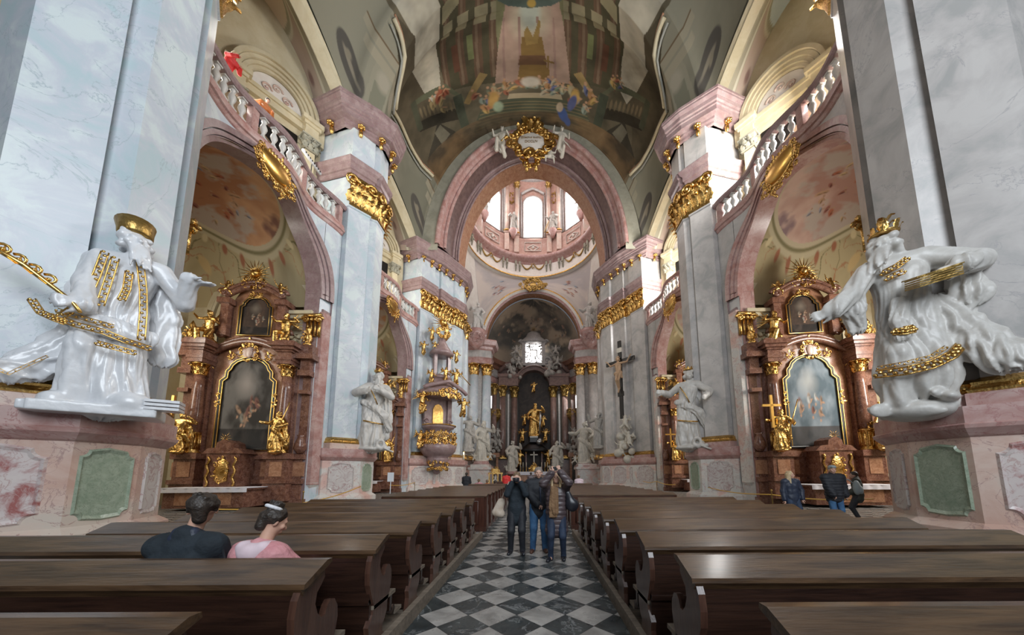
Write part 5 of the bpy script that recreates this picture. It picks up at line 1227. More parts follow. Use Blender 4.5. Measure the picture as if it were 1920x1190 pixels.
def altar(s,yb,near):
    sd=SIDE[s]
    g=thing('altar','red brown marble side altar with an arched %s in the %s chapel'%('dark picture' if s<0 else 'grey picture',('near ' if near else 'far ')+sd),'altar',(s*15.3,yb+2.95,0),(.10 if s<0 else -.10))
    def B(nm,m,b): return b.build(nm,m,g)
    b=MB(); b.box(-3.3,3.3,-.3,1.2,0,.35); b.box(-3.1,3.1,-.2,1.2,.35,1.15); b.box(-3.2,3.2,-.3,1.2,1.15,1.4); b.box(-3.05,3.05,-.15,1.2,1.4,2.45); b.box(-3.2,3.2,-.28,1.2,2.45,2.72)
    for x in (-2.15,2.15): b.box(x-.55,x+.55,-.75,0,.3,1.2); b.box(x-.6,x+.6,-.85,0,1.2,1.4); b.box(x-.5,x+.5,-.7,0,1.4,2.45); b.box(x-.6,x+.6,-.82,0,2.45,2.75)
    B('pedestal','red_marble',b)
    for x in (-2.15,2.15,-1.35,1.35,-2.9,2.9): b=MB(); b.box(x-.3,x+.3,-.73 if abs(x)==2.15 else -.18,-.1,1.55,2.3); B('pedestal_inlay','brown_marble',b)
    # altar table and cloth, steps
    b=MB(); b.box(-1.7,1.7,-2.0,-.6,.12,.95); b.box(-1.85,1.85,-2.1,-.5,.95,1.02); B('altar_table','red_marble',b)
    b=MB(); b.box(-1.2,1.2,-2.02,-1.95,.25,.85); b.build('table_front','brown_marble',g)
    b=MB(); n=60
    b.add([(-1.9+3.8*i/n,-2.12-.02*math.sin(i*.9),z) for z in (1.05,.84+0) for i in range(n+1)],[(i,i+1,n+2+i,n+1+i) for i in range(n)],True); b.box(-1.9,1.9,-2.12,-.5,1.03,1.06); B('altar_cloth','cloth_white',b)
    # back board with shouldered outline
    out=[(-2.5,2.7),(2.5,2.7),(2.5,7.6),(1.9,8.4),(1.5,9.1),(1.25,9.4),(1.25,11.4),(.9,12.1),(0,12.5),(-.9,12.1),(-1.25,11.4),(-1.25,9.4),(-1.5,9.1),(-1.9,8.4),(-2.5,7.6)]
    b=MB(); b.prism(out,1,0,.5); B('back_board','brown_marble',b)
    PA=arch_panel(2.55,4.95); picture('altar_picture',g,PA,-.06,3.0,11+int(yb)+s,((.05,.045,.04),(.14,.13,.12),(.34,.30,.27)) if s<0 else ((.10,.13,.15),(.24,.28,.31),(.42,.42,.40)))
    b=MB(); frame_tube(b,[(p*1.06,q*1.012-.02) for p,q in PA],-.08,3.0,.10); o=B('picture_frame','black_wood',b); o['label']='black frame'
    b=MB(); frame_tube(b,[(p*1.0,q) for p,q in PA],-.13,3.0,.035); frame_tube(b,[(p*1.12,q*1.03-.05) for p,q in PA],-.13,3.0,.035)
    for x in (-1.42,1.42): rocaille(b,(x,-.15,5.6),(1,0,0),(0,0,1),(0,-1,0),.08,.3,6,.10,3)
    B('frame_gilding','smooth_gold',b)
    # tabernacle
    b=MB(); b.box(-.75,.75,-1.2,-.2,1.02,2.7); b.prism([(-.95,2.7),(.95,2.7),(.7,2.95),(.35,3.0),(.3,3.25),(0,3.4),(-.3,3.25),(-.35,3.0),(-.7,2.95)],1,-1.25,-.3); B('tabernacle','red_marble',b)
    b=MB(); b.lathe([(.02,0),(.3,.1),(.33,.7),(.2,1.1),(.02,1.25)],(0,-1.2,1.25),12,sy=.3); rocaille(b,(0,-1.25,1.9),(1,0,0),(0,0,1),(0,-1,0),.28,.55,14,.1,9); rays(b,(0,-1.2,3.45),.3,12,2)
    for x in (-.6,.6): b.tube([(x+.05*math.sin(k),-1.25,1.1+.09*k) for k in range(17)],.05,6)
    B('tabernacle_door','gold',b)
    # columns with entablature blocks
    for x in (-2.15,2.15):
        b=MB(); b.lathe([(.27,0),(.28,.9),(.24,2.3),(.235,3.0)],(x,-.45,3.85),18); B('column','red_marble',b)
        b=MB(); b.lathe([(.36,0),(.38,.05),(.3,.12),(.3,.2),(.29,1.0),(.34,1.03),(.3,1.1)],(x,-.45,2.75),18)
        for k in range(12): a=k*PI/6; b.tube([(x+.3*math.cos(a),-.45+.3*math.sin(a),2.95),(x+.3*math.cos(a),-.45+.3*math.sin(a),3.7)],.05,5)
        rocaille(b,(x,-.75,3.95),(1,0,0),(0,0,1),(0,-1,0),.2,.15,6,.1,5); B('column_base','gold',b)
        b=MB(); round_capital(b,(x,-.45,6.85),.25,.65); B('column_capital','gold',b)
        b=MB()
        for w_,z0,z1 in ((.36,7.5,7.7),(.4,7.7,7.85),(.33,7.85,8.15),(.42,8.15,8.25),(.55,8.25,8.4),(.68,8.4,8.6),(.5,8.6,8.75)): b.box(x-w_,x+w_,-.5-w_,.3,z0,z1)
        b.box(x-.3,x+.3,-.3,.4,2.7,7.5); B('entablature_block','red_marble',b)
    for sg in (-1,1):
        b=MB(); b.box(sg*2.95-.2,sg*2.95+.2,-.1,.9,2.7,7.0); 
        for w_,z0,z1 in ((.26,6.0,6.2),(.32,7.0,7.3),(.24,7.3,7.9),(.5,7.9,8.2),(.42,8.2,8.7)): b.box(sg*2.95-w_,sg*2.95+w_,-.15-w_,.9,z0,z1)
        b.lathe([(.12,0),(.3,.25),(.28,.5),(.14,.9),(.2,1.0)],(sg*2.95,-.2,2.75),12); B('side_pilaster','red_marble',b)
        b=MB(); b.lathe([(.2,0),(.25,.1),(.12,.2),(.22,.45),(.2,.65),(.08,.8),(.15,.95),(.02,1.25)],(sg*2.95,-.3,8.7),10); rocaille(b,(sg*2.95,-.5,9.15),(1,0,0),(0,0,1),(0,-1,0),.15,.25,8,.1,4); B('gilded_urn','gold',b)
    # curved pediment over the picture, cartouche, upper storey
    b=MB()
    for dz,r_ in ((0,.16),(.2,.1)): b.tube([(2.0*t,-.25,8.15+dz+.75*math.cos(t*PI*.5)**1.0-.25*abs(math.sin(t*PI*2))*0) for t in np.linspace(-1,1,25)],r_,6)
    B('curved_pediment','red_marble',b)
    b=MB(); b.ball((0,-.3,8.25),(.2,.08,.3),12,8); B('cartouche_stone','pale_pink_marble',b)
    b=MB(); rocaille(b,(0,-.28,8.25),(1,0,0),(0,0,1),(0,-1,0),.36,.42,14,.15,6); rocaille(b,(0,-.28,8.85),(1,0,0),(0,0,1),(0,-1,0),.18,.12,7,.12,7)
    B('cartouche_scrolls','gold',b)
    for x in (-.95,.95): b=MB(); rocaille(b,(x,-.15,8.1),(1,0,0),(0,0,1),(0,-1,0),.15,.15,6,.12,7); B('gilded_rosette','gold',b)
    PB=arch_panel(1.45,2.15,9,.16); picture('upper_picture',g,PB,-.08,9.35,33+int(yb),((.045,.035,.03),(.09,.06,.045),(.22,.18,.14)))
    b=MB(); frame_tube(b,[(p*1.08,q*1.02-.02) for p,q in PB],-.1,9.35,.08); B('upper_picture_frame','black_wood',b)
    b=MB(); frame_tube(b,[(p*1.2,q*1.06-.05) for p,q in PB],-.14,9.35,.035); frame_tube(b,PB,-.15,9.35,.025); B('upper_frame_gilding','smooth_gold',b)
    b=MB()
    for sg in (-1,1):
        b.box(sg*1.45-.2,sg*1.45+.2,-.35,.3,9.2,11.0); b.box(sg*1.45-.32,sg*1.45+.32,-.5,.3,11.0,11.3); b.spiral((sg*1.65,-.2,9.35),(sg,0,0),(0,0,1),.38,.12,1.3,6,14,0)
        b.spiral((sg*1.5,-.4,11.6),(sg,0,0),(0,0,1),.28,.1,1.3,6,14,0)
    b.tube([(1.5*t,-.3,11.45+.65*math.cos(t*PI*.5)) for t in np.linspace(-1,1,21)],.16,6); b.tube([(1.6*t,-.4,11.6+.7*math.cos(t*PI*.5)) for t in np.linspace(-1,1,21)],.09,6); B('upper_pediment','red_marble',b)
    b=MB(); rays(b,(0,-.45,12.75),.95,22,5); b.ball((0,-.5,12.75),.2,8,6); rocaille(b,(0,-.4,12.2),(1,0,0),(0,0,1),(0,-1,0),.5,.2,12,.16,8); rocaille(b,(0,-.2,11.6),(1,0,0),(0,0,1),(0,-1,0),.25,.12,8,.14,5); B('sunburst','gold',b)
    # gilded angels and saints
    gilded(g,[angel_prims((sg*1.9,-.55,8.45),1.25,3 if sg>0 else 4,0,sg) for sg in (-1,1)],.04)
    gilded(g,[pt((-1.35,-.4,11.6),.85,1),pt((1.35,-.4,11.6),.85,2),pt((.35,-.6,12.1),.5,3,False),pt((-.35,-.6,12.1),.5,4,False)],.035,name='gilded_cherub')
    saint('s','',(-2.25 if s<0 else 2.35,-1.0,2.75),.2,2.0,'gold',1,4,.022,parent=g); saint('s','',(2.25 if s<0 else -2.35,-1.0,2.75),-.2,2.15,'gold',3,7,.022,parent=g)
    b=MB(); 
    for x in ((-2.6,) if s<0 else (-2.75,2.7)): b.box(x-.06,x+.06,-1.2,-1.1,3.9,5.6); b.box(x-.45,x+.45,-1.2,-1.1,5.0,5.12)
    B('gilded_cross','smooth_gold',b)
    b=MB(); b.tube([(2.45 if s<0 else -2.2,-1.4,3.6),(2.95 if s<0 else -1.6,-1.35,5.3)],.025,6); B('gilded_staff','smooth_gold',b)
    return g
for s in (-1,1):
    for i,yb in enumerate(BC): altar(s,yb,i==0)
# ---------------- pulpit
def pulpit():
    g=thing('pulpit','pink marble pulpit with gilded figures and a canopy, far left pier','pulpit',(-9.55,32.2,0),.75)
    B=lambda nm,m,b:b.build(nm,m,g)
    b=MB(); b.lathe([(.03,1.55),(.25,1.7),(.5,2.1),(.95,2.7),(1.1,3.1),(1.0,3.3),(1.35,3.45),(1.75,3.9),(1.85,4.4),(1.55,4.7),(1.2,4.85),(1.05,5.6),(1.15,6.0),(1.5,6.15),(1.62,6.35),(1.5,6.5)],(0,0,0),20,smooth=True); B('basket','mauve_marble',b)
    b=MB(); 
    for k in range(9):
        a=PI+PI*k/8+.0; c=(1.5*math.cos(a),1.5*math.sin(a)); rocaille(b,(c[0]*1.08,c[1]*1.08,5.1),(-math.sin(a),math.cos(a),0),(0,0,1),(math.cos(a),math.sin(a),0),.22,.55,10,.24,k); 
        rocaille(b,(c[0]*.6,c[1]*.6,2.5),(-math.sin(a),math.cos(a),0),(0,0,1),(math.cos(a),math.sin(a),0),.2,.4,5,.22,k+20)
    for k in range(40): a=PI+PI*k/39; b.ball((1.68*math.cos(a),1.68*math.sin(a),6.45),.07,5,4)
    B('basket_gilding','gold',b)
    gilded(g,[angel_prims((1.55*math.cos(a),1.55*math.sin(a),4.3),.72,int(a*9),a+PI/2) for a in (PI+.35+k*.62 for k in range(5))]+[angel_prims((-2.1,-.4,3.9),1.25,3,.3)],.045,name='gilded_figure')
    b=MB(); b.box(-1.25,1.25,.35,1.1,4.5,9.4); 
    for x in (-1.25,1.25): b.box(x-.22,x+.22,.1,.9,6.3,9.3); b.spiral((x,.05,6.9),(-1 if x<0 else 1,0,0),(0,0,1),.3,.1,1.4,6,14,0)
    B('back_panel','mauve_marble',b)
    b=MB(); b.prism([(-.55,6.5),(.55,6.5),(.55,8.2),(.3,8.65),(0,8.75),(-.3,8.65),(-.55,8.2)],1,.2,.36); B('relief','gold',b)
    b=MB(); b.lathe([(1.2,9.3),(2.0,9.35),(2.25,9.5),(2.3,9.75),(2.05,9.95),(1.5,10.3),(1.1,11.0),(.9,11.6),(.75,11.7)],(0,0,0),20); 
    b.tube([(2.3*t,-1.4-.6*(1-abs(t)),9.8+.9*(1-abs(t))**.7) for t in np.linspace(-1,1,21)],.2,6); B('canopy','mauve_marble',b)
    b=MB(); 
    for k in range(22): a=PI*1.0+PI*k/21; b.leaf((2.15*math.cos(a),2.15*math.sin(a),9.5),(0,0,-1),(math.cos(a),math.sin(a),0),.55,.35,.2)
    rocaille(b,(0,-2.2,9.4),(1,0,0),(0,0,1),(0,-1,0),.9,.3,16,.3,4); B('canopy_fringe','gold',b)
    b=MB()
    for x in (-.75,.75): b.box(x-.16,x+.16,-.5,-.1,11.5,13.8)
    b.lathe([(1.0,11.2),(1.1,11.4),(.9,11.5)],(0,-.2,0),14); b.lathe([(1.15,13.8),(1.25,14.0),(1.0,14.3),(.6,14.9),(.35,15.4),(.45,15.6),(.2,15.8)],(0,-.2,0),14); B('crowning_aedicule','mauve_marble',b)
    gilded(g,[angel_prims((0,-1.1,10.6),1.15,1),angel_prims((-1.4,-.9,10.2),1.1,2,.3),angel_prims((1.3,-.9,10.4),1.35,5,-.3),angel_prims((-1.9,.0,13.4),1.0,3),angel_prims((.2,-.6,15.3),1.2,7),angel_prims((-2.2,-.9,7.2),1.5,4,.4,-1),angel_prims((2.3,-.8,7.4),1.4,5,-.4,1),angel_prims((-1.2,-.3,15.0),1.0,6),angel_prims((1.6,-.3,13.3),1.0,8),pt((-.9,-.5,14.3),.9,3),pt((.9,-.5,13.6),.8,5)],.05)
    b=MB(); b.tube([(1.0,-1.2,12.5),(2.7,-1.5,10.9)],.05,5); B('gilded_spear','gold',b)
    b=MB(); rays(b,(0,-.4,17.3),1.5,20,8); b.ball((0,-.5,17.3),.35,8,6); rocaille(b,(0,-.5,16.2),(1,0,0),(0,0,1),(0,-1,0),.6,.4,14,.3,4); B('sunburst','gold',b)
pulpit()
# ---------------- crucifix on the far right pier
def crucifix():
    g=thing('crucifix','tall black wooden cross with a pale carved figure on the far right pier','crucifix',(9.35,33.1,3.7),-.85)
    b=MB(); b.box(-.2,.2,0,.16,3.6,12.1); b.box(-1.75,1.75,.0,.16,9.6,10.0); b.box(-.35,.35,-.05,.1,6.0,6.5); b.build('cross','black_wood',g)
    S=2.2; p=Pose(ha=(-.62,.0,1.62),hb=(.62,.0,1.62),pelvis=(.03,-.05,.95),chest=(0,-.02,1.30),fa=(-.03,-.02,.12),fb=(.03,-.02,.12),yaw=.3,pitch=-.4,ka=(.3,-1,0),kb=(.3,-1,0),ea=(0,.2,-1),eb=(0,.2,-1))
    nh,f=neckhead(p,1.05); P=torso(p,0)+limbs(p,0)+nh+hair_prims(f,1.05,16,3,.025)+hand(p.wa,(-.7,0,.7),(0,1,0),1.1,.5)+hand(p.wb,(.7,0,.7),(0,1,0),1.1,.5)
    P+=[('c',v3(-.12,-.06,.93),v3(.12,-.06,.93),.10,.10,(.2,8,1)),('c',v3(.14,-.06,.95),v3(.2,-.04,.7),.06,.05,(.2,7,0)),('c',p.ana,v3(0,-.08,.0),.035,.03),('c',p.anb,v3(0,-.08,.0),.035,.03)]
    o=sculpt('carved_figure',scale(P,S),.028,'flesh_wood',g,.03); o.location=(0,-.25,6.35)
    b=MB(); b.box(-.3,.3,-.05,0,10.8,11.3); b.build('inscription_plate','aged_marble',g)
crucifix()
def statue_group(label,loc,rz,H,m,mode,seed,extra=0,group=None):
    g,o,p,f,S=saint('statue',label,loc,rz,H,m,mode,seed,.016,group=group)
    if extra:
        P=[]
        for k in range(extra): sculpt('putto',pt(((-.9,.9,.2)[k]*H*.22,-.4,(.1,.35,.9)[k]*H*.14),H*.22,seed+k),.05,m,g,.04)
    b=MB(); b.lathe([(H*.20,-.5),(H*.22,-.35),(H*.19,-.2),(H*.19,0)],(0,0,0),10); b.build('plinth','pink_marble',g); return g
def cherubs(label,loc,rz,s,m,n,seed,cat='sculpture'):
    g=thing('cherub_group',label,cat,loc,rz); P=[]
    for k in range(n): putto(P,((-.3,.35,.05,.2)[k]*s,-.25*s*(k%2),(.0,.5,1.05,1.5)[k]*s*.9),s*.9,seed+k)
    rr=random.Random(seed)
    for k in range(14): P.append(('e',v3(rr.uniform(-.5,.5)*s,rr.uniform(-.1,.2)*s,rr.uniform(-.3,1.0)*s),(rr.uniform(.12,.25)*s,)*3,None))
    sculpt('figures',P,.035*s if s<2 else .06,m,g,.05); return g
cherubs('grey white stone cherubs on a cloud under the black crucifix',(9.65,33.0,3.6),-.85,1.9,'aged_marble',4,5)
statue_group('white marble statue with raised arms and two putti below the choir columns at the left',(-7.55,46.5,3.4),.45,5.9,'aged_marble',1,11,2)
statue_group('aged marble statue of a winged saint with putti below the choir columns at the right',(7.4,46.5,3.0),-.45,6.2,'aged_marble',3,14,2)
for s in (-1,1):
    b=MB(); b.M=mirror(s); b.box(6.2,9.0,45.2,47.8,0,2.2); b.box(6.0,9.2,45.0,48.0,2.2,2.55); b.box(6.3,8.9,45.3,47.7,2.55,2.95); t=b.build('statue_pedestal','cream_pink_marble'); tag(t,'stone pedestal under the %s statue in front of the choir'%('left white' if s<0 else 'right winged'),'pedestal')
    statue_group('marble figure seated above the choir entablature on the %s'%SIDE[s],(s*9.4,50.8,25.2),-s*.3,5.0,'white_marble',0 if s<0 else 3,5 if s<0 else 8,2)
    b=MB(); b.M=mirror(s); b.lathe([(.3,22.2),(1.2,23.0),(1.5,24.2),(1.7,24.5),(1.6,25.2)],(9.4,50.9,0),14); rocaille(b,(9.4,49.5,23.6),(1,0,0),(0,0,1),(0,-1,0),1.0,.5,14,.35,3); t=b.build('console','pink_marble'); tag(t,'scrolled console under the seated figure at the %s of the choir arch'%SIDE[s],'console')
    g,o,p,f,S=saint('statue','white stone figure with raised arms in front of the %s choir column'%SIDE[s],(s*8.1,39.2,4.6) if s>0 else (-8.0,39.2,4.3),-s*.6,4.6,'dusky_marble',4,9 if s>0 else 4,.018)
    statue_group('yellowish marble statue on the %s of the high altar with one arm raised'%SIDE[s],(s*4.05,58.3,2.0),-s*.3,5.6,'aged_marble',1,6 if s<0 else 9,1)
    b=MB(); b.M=mirror(s); b.lathe([(1.3,0),(1.2,.3),(1.0,1.2),(1.3,1.45)],(4.05,58.3,0),12,smooth=False); t=b.build('statue_pedestal','red_marble'); tag(t,'dark red pedestal under the %s statue of the high altar'%SIDE[s],'pedestal')
    cherubs('grey stone cherubs on the %s cornice beside the star window'%SIDE[s],(s*3.9,61.4,21.4),0,2.6,'dusky_marble',4,12+s)
    cherubs('grey stone figures over the %s side portal of the choir'%SIDE[s],(s*7.3,58.8,5.4),-s*.4,2.2,'dusky_marble',4,22+s)
# ---------------- high altar
def high_altar():
    g=thing('high_altar','high altar with a golden bishop statue under a dark arched niche, far end','altar',(0,63,0))
    B=lambda nm,m,b:b.build(nm,m,g)
    b=MB(); b.add([(3.1*math.cos(t),-.6,19.0+3.3*math.sin(t)) for t in np.linspace(0,PI,21)]+[(3.9*math.cos(t),-.9,19.0+4.1*math.sin(t)) for t in np.linspace(0,PI,21)],[(i,i+1,22+i,21+i) for i in range(20)]); b.grid(lambda u,v:(3.1*math.cos(PI*u),-.6+1.8*v,19+3.3*math.sin(PI*u)),20,1); b.tube([(3.9*math.cos(t),-.95,19+4.1*math.sin(t)) for t in np.linspace(0,PI,21)],.2,6); B('niche_arch','choir_column',b)
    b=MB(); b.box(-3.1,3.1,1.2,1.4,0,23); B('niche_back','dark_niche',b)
    for q in (-1,1): b=MB(); b.M=mirror(q); b.box(3.2,8,.2,.5,18.6,24); b.tube([(7,-.2,22.0),(5.4,-.5,23.6),(3.3,-.4,23.9)],.4,6); B('pediment_wing','choir_column',b)
    b=MB()
    for x in (-2.0,2.0): b.box(x-.35,x+.35,-.9,.2,23.2,28.0); b.spiral((x*1.35,-.6,24.2),(1 if x>0 else -1,0,0),(0,0,1),.9,.3,1.3,6,16,0); b.spiral((x*1.25,-.6,28.2),(1 if x>0 else -1,0,0),(0,0,1),.5,.2,1.3,6,16,0)
    b.lathe([(2.7,28.0),(2.9,28.3),(2.4,28.7),(1.6,29.4),(1.2,30.2),(.5,30.6)],(0,-.2,0),16,sy=.5); b.box(-2,2,-.3,.1,23.2,24.0); B('window_surround','grey_stone',b)
    b=MB(); b.add([(-1.75,0,24.0),(1.75,0,24.0),(1.75,0,27.9),(-1.75,0,27.9)],[(0,1,2,3)]); B('star_window','window_glow',b)
    b=MB(); rr=random.Random(3); b.tube([(.95*math.cos(t),-.05,26+.95*math.sin(t)) for t in np.linspace(PI/4,2*PI+PI/4,5)],.16,4)
    for k in range(80):
        x,z=rr.uniform(-1.75,1.75),rr.uniform(24,27.9)
        if abs(x)<.75 and abs(z-26)<.75: continue
        a=math.atan2(z-26,x)+rr.uniform(-.5,.5); b.tube([(x,-.05,z),(x+.45*math.cos(a),-.05,z+.45*math.sin(a))],.13,4)
    B('window_tracery','dusky_marble',b)
    b=MB(); rays(b,(0,-.4,31.0),.8,14,3); B('finial','old_gold',b)
    P=scale(angel_prims((0,0,0),1.0,2),1.0)
    saint('s','',(0,-2.2,8.6),0,6.4,'gold',1,11,.02,parent=g)
    AP=[]
    for x,z,s_ in ((-1.8,10.5,1.6),(1.8,10.2,1.6),(-2.2,7.2,1.9),(2.2,7.2,1.9),(-2.7,2.6,2.2),(2.7,2.6,2.2),(0,17.0,1.5)): AP.append(angel_prims((x,-2.3,z),s_,int(z),.0,1 if x>0 else -1))
    gilded(g,AP,.09,k=.06)
    b=MB(); b.tube([(1.1,-2.6,9.0),(1.25,-2.6,13.5)],.22,8); b.ball((1.0,-2.6,7.6),.7,10,7); B('silver_cloud','steel',b)
    b=MB(); b.box(-.75,.75,-3.0,-1.6,7.5,8.6); b.lathe([(2.6,5.7),(2.9,5.9),(2.5,6.3),(1.6,7.0),(.9,7.5)],(0,-2,0),16,sy=.5); b.box(-2.8,2.8,-2.8,-1.4,1.4,2.1); B('tabernacle_top','black_wood',b)
    b=MB(); b.box(-.75,.75,-3.05,-3.0,8.35,8.6); B('tabernacle_ledge','white_marble',b)
    for x in (-2.5,-1.5,1.5,2.5):
        b=MB(); b.lathe([(.13,0),(.12,3.2)],(x,-2.4,2.2),10); B('tabernacle_column','mauve_marble',b)
        b=MB(); round_capital(b,(x,-2.4,5.35),.12,.35,6); B('tabernacle_capital','gold',b)
    b=MB(); b.ball((0,-2.9,2.3),(.7,.3,1.0),10,8); rocaille(b,(0,-3.1,2.3),(1,0,0),(0,0,1),(0,-1,0),.7,1.0,18,.3,5); B('tabernacle_door','gold',b)
    b=MB(); b.box(-.1,.1,-3.2,-3.1,3.4,6.0); b.box(-.7,.7,-3.2,-3.1,5.0,5.2); B('altar_cross','aged_marble',b)
    b=MB(); b.box(-3.0,3.0,-4.6,-3.4,.2,1.7); B('altar_table','brown_marble',b)
    b=MB(); b.box(-3.3,3.3,-4.8,-3.3,1.7,1.95); b.box(-3.3,3.3,-4.82,-4.8,1.35,1.95); B('altar_cloth','cloth_white',b)
    return g
high_altar()
for k,x in enumerate((-2.5,-2.0,-1.4,1.4,2.0,2.5)):
    g=thing('candlestick','white candle on a candlestick standing on the high altar','candle',(x,58.9,1.95),group='candles on the high altar')
    b=MB(); b.lathe([(.16,0),(.05,.15),(.08,.4),(.04,.6),(.1,.8)],(0,0,0),8); b.build('stick','old_gold',g); b=MB(); b.tube([(0,0,.8),(0,0,1.7)],.06,6); b.build('candle','candle_wax',g)
# ---------------- cartouche at the crown of the crossing arch
def crown_cartouche():
    g=thing('arch_cartouche','large gilded cartouche with an inscribed tablet, crown of the crossing arch','cartouche',(0,30.9,36.9))
    b=MB(); b.ball((0,-.55,0.1),(1.45,.22,1.15),24,14); b.build('tablet','white_plaster',g)
    b=MB(); rocaille(b,(0,-.5,.1),(1,0,0),(0,0,1),(0,-1,0),1.75,1.45,30,.62,3); rocaille(b,(0,-.4,2.0),(1,0,0),(0,0,1),(0,-1,0),.9,.7,14,.5,5); rocaille(b,(0,-.3,-1.9),(1,0,0),(0,0,1),(0,-1,0),.7,.6,10,.45,6)
    for x in (-2.3,2.3): b.spiral((x,-.4,.2),(1 if x>0 else -1,0,0),(0,0,1),.9,.22,1.3,6,18,0)
    for k in range(5): b.leaf(((k-2)*.25,-.4,2.2),((k-2)*.2,0,1),(0,-1,0),1.5,.5,.2)
    b.tube([(-.5,-.3,-1.6),(-.5,-.1,-2.9)],.2,6);b.tube([(.5,-.3,-1.6),(.5,-.1,-2.9)],.2,6); b.build('scrollwork','gold',g)
    for i,(t,z,sz) in enumerate((('Dilectus auditu',.30,.36),('DCCLIV',-.22,.40))):
        cu=bpy.data.curves.new('inscription','FONT'); cu.body=t; cu.align_x='CENTER'; cu.size=sz; cu.extrude=.01; o=bpy.data.objects.new('inscription',cu); C.objects.link(o)
        dg=bpy.context.evaluated_depsgraph_get(); me=bpy.data.meshes.new_from_object(o.evaluated_get(dg)); bpy.data.objects.remove(o); o=link('inscription',me,'dark_gold',g); o.location=(0,-.80,z); o.rotation_euler=(PI/2,0,0)
    for s in (-1,1):
        a=thing('angel_sculpture','pale stone angel %s of the crossing arch cartouche'%('with spread wing at the left' if s<0 else 'pair at the right'),'sculpture',(s*3.2,30.6,35.6),s*.2)
        P=angel_prims((0,0,0),2.1,2,0,s)
        if s>0: putto(P,(-1.2,0,-.8),1.8,4)
        sculpt('figure',P,.065,'aged_marble',a,.04)
    g=thing('arch_cartouche','small gilded cartouche on the crown of the choir arch','cartouche',(0,55.4,36.2)); b=MB(); b.ball((0,0,0),(.7,.2,.5),14,8); rocaille(b,(0,0,0),(1,0,0),(0,0,1),(0,-1,0),1.2,.9,24,.6,8); rocaille(b,(0,0,0),(1,0,0),(0,0,1),(0,-1,0),2.2,.5,14,.4,18); b.build('scrollwork','old_gold',g)
crown_cartouche()
# ---------------- statues in the drum
proto=None
for k,a in enumerate((-.393,.393,-1.05,1.05)):
    x,y=(RD-1.3)*math.sin(a),YD+(RD-1.3)*math.cos(a); z=ZW+.55
    lab=['grey white statue standing in the drum left of the central window','grey white statue with a staff in the drum right of the central window','dark statue in the drum at its left edge','dark statue in the drum at its right edge'][k]
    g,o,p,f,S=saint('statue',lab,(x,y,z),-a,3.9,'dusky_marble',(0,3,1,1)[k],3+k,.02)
    b=MB(); b.lathe([(.2,-1.6),(.5,-.9),(.8,-.3),(.85,0)],(0,0,0),10); b.build('console','pink_marble',g)
    if k==1: b=MB(); b.tube([(-.7,-.3,1.8),(-1.5,-.5,-.3)],.12,6); b.build('staff','ochre_plaster',g)
# ================================================================ PEWS
ORD=['nearest','second','third','fourth','fifth','sixth','seventh','eighth','ninth']
b=MB(); b.box(-5.6,-1.13,.4,8.6,0,.10); struct('pew_platform',b,'grey_wood').name='floor_platform_left'
b=MB(); b.box(1.3,5.6,.4,8.9,0,.10); struct('pew_platform',b,'grey_wood').name='floor_platform_right'
b=MB(); b.box(-1.16,-1.09,.4,8.6,0,.15); struct('trim_2',b,'grey_wood')
b=MB(); b.box(1.27,1.34,.4,8.9,0,.15); struct('trim_3',b,'grey_wood')
END=[(0,1.03),(.012,.95),(-.02,.91),(-.06,.87),(-.07,.80),(-.04,.73),(.0,.69),(.04,.69),(.06,.74),(.09,.77),(.14,.76),(.18,.70),(.19,.62),(.17,.52),(.12,.42),(.12,.34),(.08,.28),(.04,.24),(.04,.18),(.12,.12),(.14,0),(-.26,0),(-.24,.12),(-.21,.24),(-.23,.32),(-.16,.40),(-.14,.46),(-.19,.56),(-.245,.68),(-.255,.78),(-.24,.88),(-.20,.96)]
def pew(x0,x1,aisle,label,y):
    g=thing('pew',label,'pew',((x0+x1)/2,y,.0),0,'wooden pews of the near blocks'); w=(x1-x0)/2
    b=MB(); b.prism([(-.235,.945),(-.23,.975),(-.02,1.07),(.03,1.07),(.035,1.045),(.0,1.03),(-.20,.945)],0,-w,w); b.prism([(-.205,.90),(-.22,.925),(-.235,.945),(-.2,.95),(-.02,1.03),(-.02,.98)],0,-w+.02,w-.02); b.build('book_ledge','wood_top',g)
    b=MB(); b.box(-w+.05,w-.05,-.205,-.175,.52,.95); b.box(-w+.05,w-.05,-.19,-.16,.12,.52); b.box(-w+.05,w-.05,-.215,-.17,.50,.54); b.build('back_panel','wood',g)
    for x in (-w+.03,w-.075):
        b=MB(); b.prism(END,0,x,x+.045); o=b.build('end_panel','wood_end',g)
    b=MB(); b.box(-w+.03,w-.03,-.15,.30,.44,.475); b.build('seat','grey_wood',g)
    b=MB(); b.box(-w+.05,w-.05,.22,.27,.28,.44); b.tube([(-w+.05,.30,.27),(w-.05,.30,.27)],.05,8); b.build('kneeler_rail','wood',g)
    b=MB(); b.box(-w+.05,w-.05,.36,.52,.20,.235); 
    for x in (-w+.2,w-.25): b.box(x,x+.05,.38,.5,.1,.2)
    b.build('kneeler','grey_wood',g)
    return g
for k in range(8):
    x1=-1.13; pew(-4.95,x1,1,'dark wooden pew left of the aisle, %s row from the camera in the near block'%ORD[k],1.42+.885*k)
    pew(1.30,5.0,-1,'dark wooden pew right of the aisle, %s row from the camera in the near block'%ORD[k],1.49+.895*k)
ENDF=[(0,1.03),(.03,.98),(-.02,.93),(-.05,.85),(.02,.74),(.12,.70),(.16,.62),(.12,.5),(.16,.4),(.16,.1),(.2,0),(-.28,0),(-.25,.1),(-.25,.9),(-.28,.98)]
